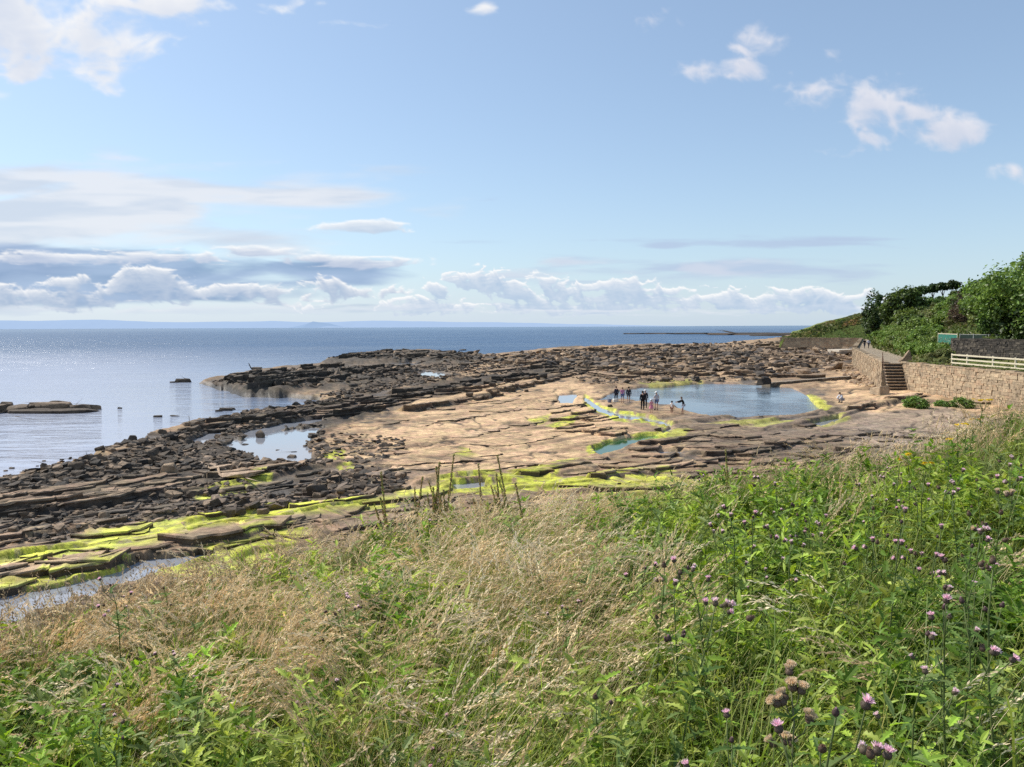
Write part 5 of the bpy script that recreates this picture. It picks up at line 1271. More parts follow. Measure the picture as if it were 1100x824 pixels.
    # face: eyes, nose, mouth, ears
    fy = .082 * hk * s
    for sx_ in (-1, 1):
        bm = bmesh.new(); bmesh.ops.create_icosphere(bm, subdivisions=1, radius=.011 * s); bmesh.ops.translate(bm, verts=bm.verts[:], vec=hc + Vector((sx_ * .032 * s, fy, .0))); bm_obj('eye', bm, mhair, e, True)
        bm = bmesh.new(); bmesh.ops.create_icosphere(bm, subdivisions=2, radius=.022 * s); bmesh.ops.scale(bm, verts=bm.verts[:], vec=(.5, .8, 1.3)); bmesh.ops.translate(bm, verts=bm.verts[:], vec=hc + Vector((sx_ * .088 * s * hk, 0, -.005))); bm_obj('ear', bm, mskin, e, True)
    bm = bmesh.new(); tube(bm, [hc + Vector((0, fy - .005 * s, .005 * s)), hc + Vector((0, fy + .018 * s, -.025 * s)), hc + Vector((0, fy, -.034 * s))], [.006 * s, .013 * s, .008 * s], 6); bm_obj('nose', bm, mskin, e, True)
    return e
def gp(u, v): return on_shore(u, v)
BLK, NVY, WHT = (.016, .016, .018), (.028, .032, .055), (.72, .72, .74)
PI = math.pi
person('person in a dark navy jacket and trousers, leftmost of the bathers by the pool', gp(662, 431.5), 1.55, .3, NVY, (.03, .03, .04), pose='shift')
person('person in a pink top and blue shorts standing at the tip of the pool', gp(668.6, 432.5), 1.52, .2, (.52, .22, .38), (.10, .15, .32), 'shorts', 'short', hair=(.25, .15, .10), shoes=(.3, .2, .15))
person('person in dark clothes and short trousers beside the pink top', gp(675.3, 432.5), 1.58, -.2, (.04, .04, .05), (.06, .06, .08), 'shorts', 'long', shoes=(.5, .45, .4))
person('person dressed all in black standing with back turned at the pool edge', gp(690.3, 440), 1.68, .15, BLK, BLK, armR=((.25, .0, 1.12), (.22, .06, .88)))
person('person in a dark top and pale cap, half hidden by the one in black', gp(693, 438), 1.66, -.3, (.035, .035, .045), (.04, .04, .05), hat=(.72, .70, .66))
person('child in a pink dress and white sun hat at the pool edge', gp(699.6, 443.5), 1.18, .1, (.62, .27, .33), (.62, .22, .30), 'shorts', 'short', hat=WHT, dress=True, child=True, shoes=(.5, .3, .25))
bp = gp(705, 440.5)
person('person in a pale grey top, blue shorts and white cap carrying a white bag', bp, 1.66, .2, (.45, .46, .50), (.12, .16, .30), 'shorts', 'short', hat=(.75, .74, .72), shoes=(.12, .08, .06))
person('child with dark hair and a white top standing on the rock', gp(721.6, 445.5), 1.18, -.6, (.74, .70, .68), (.28, .16, .11), 'trousers', 'short', child=True, shoes=(.10, .07, .05))
person('person in a black jacket, pale shorts and boots reaching out towards the child', gp(734, 445.5), 1.58, PI / 2, BLK, (.50, .55, .68), 'shorts', 'long', pose='reach', shoes=(.02, .02, .02), hair=(.12, .08, .06))
person('person in white crouching on the rock beside the pool near the steps', gp(904, 432.5), 1.68, PI / 2 + .4, (.70, .70, .74), (.30, .31, .36), 'trousers', 'long', pose='crouch')
pq = G(928.6, 374.2, PATH_Z); person('person in dark clothes walking on the path, on the seaward side', (pq[0], pq[1], PATH_Z + .02), 1.72, PI, BLK, (.05, .05, .07), pose='walk')
pq = G(933, 374.2, PATH_Z); person('person in a pale lilac top walking on the path on its landward side', (pq[0], pq[1], PATH_Z + .02), 1.70, PI, (.62, .60, .70), (.07, .07, .11), pose='walk')
# their things
bm = bmesh.new()
bg_ = Vector((bp[0] - .34, bp[1] - .12, bp[2] + .62))
e = empty('carrier_bag', bg_); tag(e, 'white carrier bag held by the person in the pale grey top', 'bag')
box_bm(bm, (0, 0, .2), (.34, .14, .44), .1, .02); bm_obj('bag', bm, cloth(WHT), e, bevel=.03)
bm = bmesh.new(); tube(bm, [(-.08, 0, .40), (-.05, 0, .55), (.05, 0, .55), (.08, 0, .40)], .012, 6); bm_obj('handle', bm, cloth(WHT), e)
pb = gp(654.6, 432.5); e = empty('bucket', pb); tag(e, 'grey bucket standing on the rock by the bathers', 'bucket')
bm = bmesh.new(); rings = []
for z_, r_ in ((0, .17), (.36, .23), (.36, .21), (.04, .16)): rings.append([bm.verts.new((math.cos(6.283 * j / 16) * r_, math.sin(6.283 * j / 16) * r_, z_)) for j in range(16)])
for i in range(3):
    for j in range(16): bm.faces.new((rings[i][j], rings[i][(j + 1) % 16], rings[i + 1][(j + 1) % 16], rings[i + 1][j]))
bm.faces.new(rings[3]); bm_obj('pail', bm, cloth((.16, .17, .22)), e, True)
bm = bmesh.new(); tube(bm, [(-.22, 0, .35), (-.18, .05, .50), (0, .08, .56), (.18, .05, .50), (.22, 0, .35)], .012, 6); bm_obj('handle', bm, cloth((.3, .3, .3)), e)
pb = gp(661, 431.8); bm = bmesh.new(); box_bm(bm, (0, -.3, .16), (.55, .3, .34), .2, .05); o = bm_obj('beach_bag', bm, cloth((.70, .68, .62)), None, bevel=.06); o.location = pb; tag(o, 'pale beach bag lying on the rock at the feet of the bathers', 'bag')
# ================================================================== the grassy bank in front
EDGE_U = np.array([-400, 0, 60, 150, 300, 400, 480, 550, 600, 700, 800, 900, 1000, 1060, 1100, 1500], float)
EDGE_V = np.array([680, 643, 633, 611, 572, 551, 541, 534, 533, 518, 498, 481, 461, 439, 421, 366], float)
def bank(x, y):
    """ground height of the bank"""
    x = np.asarray(x, float); y = np.asarray(y, float)
    r = np.hypot(x, y); az = np.degrees(np.arctan2(x, y)); a = np.clip(az, -42, 44)
    u = CX + F * np.tan(np.radians(a)); D = np.interp(a, [-42, -33, 0, 20, 33, 44], [5.8, 6.2, 8.2, 10.5, 13, 16])
    yd = D * np.cos(np.radians(a)); ze = EYE - (np.interp(u, EDGE_U, EDGE_V) - 351 + .0042 * (u - 550)) / F * yd - .74 + .07 * sst(10, -20, a)
    z0 = 6.02
    t = np.clip(r / D, 0, 1)
    z = z0 + (ze - z0) * t ** 1.15
    over = np.maximum(r - D, 0)
    z = z - .62 * over * sst(0, 2.5, over) - .15 * over
    z = z + (fbm(x / 1.1 + 40, y / 1.1 + 40, 3, 401) - .5) * .16 * sst(0, 2, r)
    # land carries on to the right and behind
    back = sst(46, 70, np.abs(az)) * sst(.5, 4, r)
    zb = np.where(az > 0, np.interp(r, [0, 14, 45], [6.0, 5.6, 3.6]), np.interp(r, [0, 8, 20, 30], [6.0, 5.4, 3.5, -.8]))
    z = z * (1 - back) + zb * back
    return np.maximum(z, -1.2), D, r
th = np.radians(np.concatenate([np.arange(-180, -50, 3.0), np.arange(-50, 50, .6), np.arange(50, 181, 3.0)])); rr = np.concatenate([[0.01], np.arange(.4, 14, .2), np.geomspace(14.2, 48, 40)])
RR, TH = np.meshgrid(rr, th, indexing='ij'); bx, by = RR * np.sin(TH), RR * np.cos(TH)
bz, _, _ = bank(bx, by)
k = np.arange(RR.size).reshape(RR.shape); q = np.stack([k[:-1, :-1], k[:-1, 1:], k[1:, 1:], k[1:, :-1]], -1).reshape(-1, 4)
bn = fbm(bx / .7, by / .7, 4, 403)
BA = np.zeros(RR.shape + (3,), np.float32) + C(.07, .065, .03); BA = lay(BA, sst(.45, .65, bn), C(.14, .105, .06)); BA = lay(BA, sst(.5, .3, bn), C(.05, .07, .02))
mbank = simple_mat('bank_soil', (.1, .1, .1), .95, .3, 8, .9, .05)
nb_ = NB(mbank.node_tree); pb_ = mbank.node_tree.nodes['Principled BSDF']
nb_.put(pb_.inputs['Base Color'], nb_.hsv(nb_.attr('col').outputs['Color'], nb_.ramp(nb_.noise(nb_.pos(), 9, 6, .7), .3, .7, .5, 1.5)))
o = mesh_obj('bank_ground', np_mesh('bank_ground', np.stack([bx, by, bz], -1).reshape(-1, 3), q, BA.reshape(-1, 3), True), mbank); tag(o, kind='structure')

# --- plant tissue
def tissue(name, trans=.38, gloss=.05, rough=.4):
    m, nt, b, out = newmat(name); n = NB(nt); cA = n.attr('col').outputs['Color']
    df = n.new('ShaderNodeBsdfDiffuse'); tl = n.new('ShaderNodeBsdfTranslucent'); gl = n.new('ShaderNodeBsdfGlossy'); gl.inputs['Roughness'].default_value = rough
    n.put(df.inputs[0], cA); n.put(tl.inputs[0], n.hsv(cA, 1.25, 1.1, .49)); n.put(gl.inputs[0], (.6, .6, .55))
    mx = n.new('ShaderNodeMixShader'); mx.inputs[0].default_value = trans; nt.links.new(df.outputs[0], mx.inputs[1]); nt.links.new(tl.outputs[0], mx.inputs[2])
    mx2 = n.new('ShaderNodeMixShader'); mx2.inputs[0].default_value = gloss; nt.links.new(mx.outputs[0], mx2.inputs[1]); nt.links.new(gl.outputs[0], mx2.inputs[2]); nt.links.new(mx2.outputs[0], out.inputs[0])
    return m
mgrass = tissue('grass_blade', .42, .035, .45); mstraw = tissue('dry_grass', .30, .03, .5); mleafy = tissue('herb_leaf', .38, .028, .5)
vr = np.random.default_rng(2024)
def norm(a): return a / (np.linalg.norm(a, axis=-1, keepdims=True) + 1e-9)
def spots(nn, rmin=1.35, over=1.6, spread=41, pw=1.0):
    az = np.radians(vr.uniform(-spread, spread, nn)); u = CX + F * np.tan(az)
    x0, y0 = np.sin(az), np.cos(az); _, D, _ = bank(x0, y0)
    r = rmin + (D + over - rmin) * vr.random(nn) ** pw
    x, y = x0 * r, y0 * r; z, _, _ = bank(x, y); return x, y, z, r, D, u
def patch(x, y):
    """what grows where on the bank: (leafy greens, dry grass) weights"""
    z, D, r = bank(x, y); u, v = proj(np.stack([x, y, z + .55], -1))
    a = fbm(x / 1.3 + 9, y / 1.3 + 3, 3, 411); b = fbm(x / .55, y / .55, 3, 412)
    right = sst(610, 760, u + (v - 600) * -.15 + (a - .5) * 260) * sst(470, 520, v)
    dry = np.exp(-((u - 500) / 190) ** 2 - ((v - 645) / 95) ** 2) + .75 * np.exp(-((u - 200) / 220) ** 2 - ((v - 670) / 60) ** 2) + .7 * np.exp(-((u - 620) / 120) ** 2 - ((v - 560) / 40) ** 2) + .8 * np.exp(-((u - 930) / 200) ** 2 - ((v - 490) / 28) ** 2) + .5 * np.exp(-((u - 300) / 200) ** 2 - ((v - 760) / 60) ** 2)
    green = np.exp(-((u - 430) / 80) ** 2 - ((v - 620) / 75) ** 2) * .9 + np.exp(-((u - 660) / 70) ** 2 - ((v - 790) / 60) ** 2) + .8 * np.exp(-((u - 690) / 90) ** 2 - ((v - 540) / 35) ** 2) + .7 * np.exp(-((u - 330) / 60) ** 2 - ((v - 650) / 50) ** 2) + .8 * np.exp(-((u - 80) / 120) ** 2 - ((v - 800) / 70) ** 2)
    leafy = np.clip(right * .95 + green * .8 * sst(.32, .55, a + .06) + sst(.53, .64, a) * .75, 0, 1)
    dryw = np.clip(dry * 1.1 * (1 - right * .75) + sst(.50, .66, b) * .4 - leafy * .5, 0.03, 1) * (.35 + .65 * sst(.34, .52, fbm(x / .8 + 71, y / .8, 3, 415)))
    return leafy, dryw, u, v
def ribbons(root, hgt, ang, lean, wid, colr, seg=4, droop=0.0, tip=None):
    """curved tapering blades; returns verts, quads, colours and the curve points"""
    N = len(hgt); t = np.linspace(0, 1, seg + 1)[None, :]
    d = np.stack([np.cos(ang), np.sin(ang)], 1)
    out = lean[:, None] * t ** 1.9 * hgt[:, None]
    up = hgt[:, None] * (t - .28 * lean[:, None] * t ** 2.2 - droop * np.maximum(t - .55, 0) ** 2 * 2.2 * lean[:, None])
    P = np.stack([root[:, 0:1] + d[:, 0:1] * out, root[:, 1:2] + d[:, 1:2] * out, root[:, 2:3] + up], -1)
    sa = ang + np.pi / 2 + vr.normal(size=N) * .8; s = np.stack([np.cos(sa), np.sin(sa), np.zeros(N)], 1)
    w = (wid[:, None] * np.clip(1.02 - t, .02, 1) ** .7 * np.minimum(1, .6 + 2 * t))[..., None]
    V = np.stack([P - s[:, None] * w, P + s[:, None] * w], 2).reshape(-1, 3)
    k = (np.arange(N)[:, None] * (seg + 1) + np.arange(seg)[None]).reshape(-1) * 2
    Q = np.stack([k, k + 1, k + 3, k + 2], 1)
    cr = colr[:, None, :] * (.45 + .55 * np.minimum(1, t * 1.6))[..., None] if tip is None else colr[:, None, :] * (1 - t[..., None]) + tip[:, None, :] * t[..., None]  # blade roots darkened in colour, as shade low in the growth
    return V, Q, np.repeat(cr.reshape(-1, 3), 2, 0), P
def arcs(root, hgt, ang, th0, th1, wid, colr, seg=9, pw=2.6, tip=None):
    N = len(hgt); t = np.linspace(0, 1, seg + 1); tm = (t[:-1] + t[1:]) / 2
    th_ = th0[:, None] + th1[:, None] * tm[None] ** pw
    st_ = (hgt / seg)[:, None]; out = np.concatenate([np.zeros((N, 1)), np.cumsum(np.sin(th_) * st_, 1)], 1); up = np.concatenate([np.zeros((N, 1)), np.cumsum(np.cos(th_) * st_, 1)], 1)
    P = np.stack([root[:, 0:1] + np.cos(ang)[:, None] * out, root[:, 1:2] + np.sin(ang)[:, None] * out, root[:, 2:3] + up], -1)
    sa = ang + np.pi / 2 + vr.normal(size=N) * .7; s = np.stack([np.cos(sa), np.sin(sa), np.zeros(N)], 1); tt_ = t[None]
    w = (wid[:, None] * np.clip(1.03 - tt_, .03, 1) ** .6 * np.minimum(1, .6 + 2 * tt_))[..., None]
    V = np.stack([P - s[:, None] * w, P + s[:, None] * w], 2).reshape(-1, 3)
    k = (np.arange(N)[:, None] * (seg + 1) + np.arange(seg)[None]).reshape(-1) * 2; Q = np.stack([k, k + 1, k + 3, k + 2], 1)
    cr = colr[:, None, :] * (.25 + .75 * np.minimum(1, tt_ * 1.5))[..., None] if tip is None else colr[:, None, :] * (1 - tt_[..., None]) + tip[:, None, :] * tt_[..., None]  # roots darkened in colour to mimic shade inside the tufts
    return V, Q, np.repeat(cr.reshape(-1, 3), 2, 0), P
def pick(cols, nn, var=.22):
    c = np.array(cols)[vr.integers(len(cols), size=nn)]; return c * np.clip(1 + vr.normal(size=(nn, 1)) * var, .4, 1.8)
GREENS = [(.20, .28, .05), (.25, .33, .062), (.14, .21, .038), (.32, .36, .09), (.40, .39, .14)]
STRAW = [(.56, .44, .24), (.64, .53, .31), (.42, .32, .17), (.46, .40, .19), (.36, .29, .14)]
def solve_top(u, v, h):
    d = ray(np.float64(u), np.float64(v)); ah = math.hypot(d[0], d[1])
    rs_ = np.linspace(1.5, 15, 500); xx, yy = d[0] / ah * rs_, d[1] / ah * rs_; zz, D_, _ = bank(xx, yy); zr = EYE + d[2] / ah * rs_
    g = zr - (zz + h); ok = rs_ < D_ + .8
    idx = np.where((g[:-1] > 0) & (g[1:] <= 0) & ok[1:])[0]
    i = idx[0] if len(idx) else int(np.argmin(np.where(ok, np.abs(g), 99)))
    return Vector((xx[i], yy[i], zz[i])), float(zr[i] - zz[i])
def short_left(u): return np.interp(u, [0, 250, 420, 600], [.68, .72, .92, 1.0])
def tufts(nt, per, rad, rmin=1.35, over=1.2, pw=.8, keep=None):
    x, y, z, r, D, u = spots(nt, rmin, over, 41, pw); lf, dr, uu, vv = patch(x, y)
    kp = vr.random(nt) < keep(lf, dr, uu, vv); x, y, r, u, lf, dr = x[kp], y[kp], r[kp], u[kp], lf[kp], dr[kp]
    n_ = vr.integers(per[0], per[1], len(x)); ti = np.repeat(np.arange(len(x)), n_); M = len(ti)
    rr_ = rad * np.sqrt(vr.random(M)) * (.6 + .8 * vr.random(len(x))[ti]) * (1 + r[ti] / 14); a_ = vr.uniform(0, 6.283, M)
    px, py = x[ti] + np.cos(a_) * rr_, y[ti] + np.sin(a_) * rr_; pz, _, _ = bank(px, py)
    return ti, np.stack([px, py, pz], 1), r[ti], u[ti], a_, len(x), dr[ti]
# green grass in tufts, over a thin even growth
parts_ = []
ti, root, r, u, a_, nt_, _ = tufts(3300, (22, 46), .10, keep=lambda lf, dr, uu, vv: np.clip(.95 - .12 * dr - .35 * lf, .2, 1)); N = len(ti)
tc = pick(GREENS, nt_, .22)[ti] * np.clip(1 + vr.normal(size=(N, 1)) * .16, .5, 1.5); th_h = vr.uniform(.55, 1.25, nt_)[ti]
lean_dir = vr.normal(size=nt_) * .7; ang = np.where(vr.random(N) < .45, lean_dir[ti] + vr.normal(size=N) * .4, a_)
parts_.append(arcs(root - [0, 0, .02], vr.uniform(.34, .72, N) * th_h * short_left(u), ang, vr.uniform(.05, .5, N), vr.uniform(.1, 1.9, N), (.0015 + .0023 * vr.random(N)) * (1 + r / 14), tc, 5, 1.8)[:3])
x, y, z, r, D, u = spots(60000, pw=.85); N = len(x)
parts_.append(arcs(np.stack([x, y, z - .02], 1), vr.uniform(.12, .42, N), vr.uniform(0, 6.28, N), vr.uniform(.1, .7, N), vr.uniform(.1, 1.8, N), (.0014 + .0018 * vr.random(N)) * (1 + r / 14), pick([(.06, .09, .018), (.08, .11, .024), (.11, .11, .04), (.15, .11, .055)], N), 4, 1.8)[:3])  # short growth coloured dark to read as shaded gaps
# a few long broad blades close by
x, y, z, r, D, u = spots(900, rmin=1.3, over=-3.5, pw=1.0); N = len(x)
parts_.append(arcs(np.stack([x, y, z], 1), vr.uniform(.5, .95, N) * short_left(u), vr.normal(size=N) * 1.3, vr.uniform(.05, .4, N), vr.uniform(.4, 2.2, N), .0030 + .003 * vr.random(N), pick([(.24, .33, .06), (.30, .38, .085), (.18, .27, .05)], N), 7, 2.0)[:3])
def joined(name, parts, mat):
    off = 0; V_, Q_, C_ = [], [], []
    for v_, q_, c_ in parts: V_.append(v_); Q_.append(q_ + off); C_.append(c_); off += len(v_)
    o = mesh_obj(name, np_mesh(name, np.concatenate(V_), np.concatenate(Q_), np.concatenate(C_)), mat); tag(o, kind='stuff'); return o
joined('green_grass', parts_, mgrass)
# dry tufts: bent straw below, arching seed heads above
parts_ = []
ti, root, r, u, a_, nt_, dr = tufts(2600, (14, 34), .12, keep=lambda lf, dr, uu, vv: np.clip(.06 + .85 * dr - .3 * lf, .03, 1)); N = len(ti)
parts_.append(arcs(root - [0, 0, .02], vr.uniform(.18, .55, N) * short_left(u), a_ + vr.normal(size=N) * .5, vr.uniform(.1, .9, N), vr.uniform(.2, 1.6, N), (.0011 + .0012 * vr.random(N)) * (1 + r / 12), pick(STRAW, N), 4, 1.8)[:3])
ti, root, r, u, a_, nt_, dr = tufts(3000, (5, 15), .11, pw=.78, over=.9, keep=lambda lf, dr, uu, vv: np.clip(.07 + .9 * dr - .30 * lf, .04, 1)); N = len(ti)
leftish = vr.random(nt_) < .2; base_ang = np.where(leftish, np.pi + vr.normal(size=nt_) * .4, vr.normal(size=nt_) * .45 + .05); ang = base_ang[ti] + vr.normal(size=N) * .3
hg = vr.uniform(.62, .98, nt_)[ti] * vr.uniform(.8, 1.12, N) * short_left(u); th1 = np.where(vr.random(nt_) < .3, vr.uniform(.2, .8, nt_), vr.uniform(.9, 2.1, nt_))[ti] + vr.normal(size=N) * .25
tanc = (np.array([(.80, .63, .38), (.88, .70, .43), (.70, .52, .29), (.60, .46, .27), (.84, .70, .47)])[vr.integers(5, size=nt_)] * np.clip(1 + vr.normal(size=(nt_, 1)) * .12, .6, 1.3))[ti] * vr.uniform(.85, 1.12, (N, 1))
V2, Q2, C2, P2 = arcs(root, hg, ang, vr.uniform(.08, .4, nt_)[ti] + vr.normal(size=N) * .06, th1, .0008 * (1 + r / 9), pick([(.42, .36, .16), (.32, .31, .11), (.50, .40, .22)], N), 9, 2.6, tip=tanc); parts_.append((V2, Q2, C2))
NS = 24
def curve_at(P, t):
    S = P.shape[1] - 1; f = t * S; i = np.minimum(f.astype(int), S - 1); w_ = (f - i)[None, :, None]
    return P[:, i] * (1 - w_) + P[:, i + 1] * w_
tt = np.linspace(.80, 1.0, NS); A0 = curve_at(P2, tt); T0 = norm(curve_at(P2, np.minimum(tt + .02, 1)) - curve_at(P2, tt - .02))
rd = norm(vr.normal(size=A0.shape)); side = norm(np.cross(T0, rd)); env = np.sin(np.linspace(.25, np.pi * .96, NS))[None, :, None]
dirs = norm(T0 + side * vr.uniform(.08, .5, A0.shape[:2])[..., None]); L_ = (.008 + .012 * env * vr.uniform(.6, 1.2, A0.shape[:2])[..., None]) * (1 + r / 24)[:, None, None]
wd = norm(np.cross(dirs, norm(vr.normal(size=A0.shape)))) * L_ * .16; off = side * .003 * env
SV = np.stack([A0 + off, A0 + off + dirs * L_ * .5 - wd, A0 + off + dirs * L_, A0 + off + dirs * L_ * .5 + wd], 2).reshape(-1, 3)
parts_.append((SV, np.arange(len(SV)).reshape(-1, 4), np.repeat((tanc[:, None, :] * vr.uniform(.8, 1.2, A0.shape[:2])[..., None]).reshape(-1, 3), 4, 0)))
joined('dry_grass', parts_, mstraw); print('stems', N)
# leafy herbs: bushy clumps of upright shoots crowded with small lobed leaves
def leaf_strip(base, dirv, nrm_, L, W, prof, curl, colr, lobes=None):
    K = len(prof); t = np.linspace(0, 1, K)[None, :, None]; sd = norm(np.cross(dirv, nrm_))
    P = base[:, None] + dirv[:, None] * (L[:, None, None] * t) - nrm_[:, None] * (curl[:, None, None] * L[:, None, None] * t ** 2)
    w_ = np.array(prof)[None, :, None] * W[:, None, None]
    fold = nrm_[:, None] * w_ * .35
    V = np.stack([P - sd[:, None] * w_ + fold, P, P + sd[:, None] * w_ + fold], 2).reshape(-1, 3)
    k = (np.arange(len(base))[:, None] * K + np.arange(K - 1)[None]).reshape(-1) * 3
    Q = np.concatenate([np.stack([k, k + 1, k + 4, k + 3], 1), np.stack([k + 1, k + 2, k + 5, k + 4], 1)])
    return V, Q, np.repeat(colr, K * 3, 0)
LOBED = [.12, .9, .35, 1.0, .4, .8, .3, .5, .05]; LANCE = [.15, .8, 1.0, .7, .05]
CL = []   # clump: x, y, shoots, radius, height, tone index
for (u_, v_, h_, n_, R_) in ((395, 600, .75, 34, .30), (452, 548, .8, 36, .35), (478, 540, .75, 30, .3), (556, 535, .7, 30, .3), (1060, 470, .9, 30, .4), (1090, 450, 1.0, 36, .4), (1030, 490, .8, 30, .35), (870, 500, .7, 26, .3), (430, 585, .8, 26, .25), (425, 640, .7, 40, .32), (450, 690, .65, 46, .34), (480, 660, .6, 30, .26), (360, 690, .5, 26, .22), (135, 640, .6, 26, .16), (300, 640, .5, 20, .22), (215, 670, .5, 22, .22), (90, 690, .5, 24, .25), (255, 760, .5, 26, .25), (60, 770, .55, 30, .3), (150, 800, .5, 26, .3),
        (680, 535, .8, 40, .42), (655, 548, .7, 30, .35), (720, 530, .85, 36, .4), (760, 522, .8, 30, .4), (800, 495, .95, 30, .3), (600, 560, .6, 26, .35), (540, 560, .6, 24, .3), (570, 575, .55, 26, .3), (650, 760, .65, 50, .26), (620, 790, .6, 44, .26), (680, 790, .65, 44, .26), (520, 735, .5, 30, .22), (500, 790, .45, 30, .2), (400, 790, .45, 26, .22), (330, 800, .45, 26, .22)):
    p_, ht = solve_top(u_, v_, h_); CL.append((p_.x, p_.y, n_, R_ * .8, max(min(ht, 1.05), .35), vr.integers(5)))
x, y, z, r, D, u = spots(900, rmin=1.5, pw=.85, over=.7); lf_, dr_, _, _ = patch(x, y); kp = vr.random(len(x)) < np.clip(lf_ * .95 - .05, .20, 1)
for q_ in np.where(kp)[0]: CL.append((x[q_], y[q_], int(vr.integers(9, 24)), vr.uniform(.12, .30), vr.uniform(.45, .95) * float(short_left(u[q_])), vr.integers(5)))
CL = np.array(CL); nsh = CL[:, 2].astype(int); ci = np.repeat(np.arange(len(CL)), nsh); N = len(ci)
rr_ = CL[ci, 3] * np.sqrt(vr.random(N)); a_ = vr.uniform(0, 6.283, N); x, y = CL[ci, 0] + np.cos(a_) * rr_, CL[ci, 1] + np.sin(a_) * rr_; z, _, r = bank(x, y)
hg = CL[ci, 4] * vr.uniform(.55, 1.08, N) * (1 - .35 * (rr_ / CL[ci, 3]) ** 2)
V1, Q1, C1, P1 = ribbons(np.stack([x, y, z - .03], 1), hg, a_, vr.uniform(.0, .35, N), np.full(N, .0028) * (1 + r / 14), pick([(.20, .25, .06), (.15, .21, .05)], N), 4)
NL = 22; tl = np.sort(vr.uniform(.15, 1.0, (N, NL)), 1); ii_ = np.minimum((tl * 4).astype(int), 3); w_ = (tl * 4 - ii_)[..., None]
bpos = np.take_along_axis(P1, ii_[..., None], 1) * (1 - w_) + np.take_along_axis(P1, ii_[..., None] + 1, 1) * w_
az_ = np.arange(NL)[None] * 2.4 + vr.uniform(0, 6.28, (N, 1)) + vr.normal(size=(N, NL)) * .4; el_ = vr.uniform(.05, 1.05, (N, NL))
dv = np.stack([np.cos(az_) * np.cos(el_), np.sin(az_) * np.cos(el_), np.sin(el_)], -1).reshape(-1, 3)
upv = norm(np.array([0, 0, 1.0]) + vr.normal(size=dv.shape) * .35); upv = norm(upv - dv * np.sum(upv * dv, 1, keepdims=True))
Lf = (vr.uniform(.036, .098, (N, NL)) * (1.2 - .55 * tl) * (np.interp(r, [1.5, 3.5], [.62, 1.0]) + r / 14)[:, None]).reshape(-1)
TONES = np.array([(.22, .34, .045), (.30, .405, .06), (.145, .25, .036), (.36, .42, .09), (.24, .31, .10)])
lc = (TONES[CL[ci, 5].astype(int)] * np.clip(1 + vr.normal(size=len(CL)) * .16, .6, 1.4)[ci][:, None])[:, None, :] * np.clip(1 + vr.normal(size=(N, NL, 1)) * .2, .45, 1.6) * (.30 + .88 * tl[..., None]); lc = lc.reshape(-1, 3)  # lower leaves darkened in colour to mimic shade within the clump
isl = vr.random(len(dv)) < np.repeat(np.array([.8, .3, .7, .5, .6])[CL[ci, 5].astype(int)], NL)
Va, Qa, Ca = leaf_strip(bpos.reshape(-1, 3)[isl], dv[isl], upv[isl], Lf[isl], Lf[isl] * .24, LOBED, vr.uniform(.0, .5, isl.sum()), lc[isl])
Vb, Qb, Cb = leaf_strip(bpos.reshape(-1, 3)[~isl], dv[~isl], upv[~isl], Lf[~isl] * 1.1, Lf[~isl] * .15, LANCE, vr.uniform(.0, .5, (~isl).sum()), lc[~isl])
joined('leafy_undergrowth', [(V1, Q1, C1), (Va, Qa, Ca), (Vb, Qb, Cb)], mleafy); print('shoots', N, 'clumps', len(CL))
# sparse brown stems along the crest
x, y, z, r, D, u = spots(9000, rmin=5.0, over=.4, pw=.5); N = len(x)
kp = vr.random(N) < np.interp(u, [0, 150, 350, 550, 800, 1000, 1100], [.30, .25, .14, .2, .4, .55, .6]) * sst(.72, .92, r / D); x, y, z, r, u = x[kp], y[kp], z[kp], r[kp], u[kp]; N = len(x)
hg = vr.uniform(.45, .95, N) * np.interp(u, [0, 200, 600, 1100], [.85, .75, .85, 1.0]); ang = np.where(u < 330, np.pi + vr.normal(size=N) * .5, vr.uniform(0, 6.28, N))
V1, Q1, C1, P1 = ribbons(np.stack([x, y, z], 1), hg, ang, vr.uniform(.05, .6, N), np.full(N, .0013) * (1 + r / 8), pick([(.30, .20, .11), (.24, .17, .09), (.36, .27, .15)], N), 6)
NS = 14; tt = np.linspace(.62, 1, NS); A0 = curve_at(P1, tt); T0 = norm(curve_at(P1, np.minimum(tt + .03, 1)) - curve_at(P1, tt - .03)); rd = norm(vr.normal(size=A0.shape)); side = norm(np.cross(T0, rd))
dirs = norm(T0 + side * vr.uniform(.3, 1.0, A0.shape[:2])[..., None]); Lq = .028 * vr.uniform(.4, 1.2, A0.shape[:2])[..., None] * np.ones((1, 1, 1)); wd = norm(np.cross(dirs, rd)) * Lq * .16
SV = np.stack([A0, A0 + dirs * Lq * .5 - wd, A0 + dirs * Lq, A0 + dirs * Lq * .5 + wd], 2).reshape(-1, 3); SQ = np.arange(len(SV)).reshape(-1, 4)
SCc = np.repeat(np.repeat(pick([(.38, .28, .17), (.46, .36, .22), (.30, .22, .13)], N), NS, 0), 4, 0)
o = mesh_obj('brown_grass', np_mesh('brown_grass', np.concatenate([V1, SV]), np.concatenate([Q1, SQ + len(V1)]), np.concatenate([C1, SCc])), mstraw); tag(o, kind='stuff')

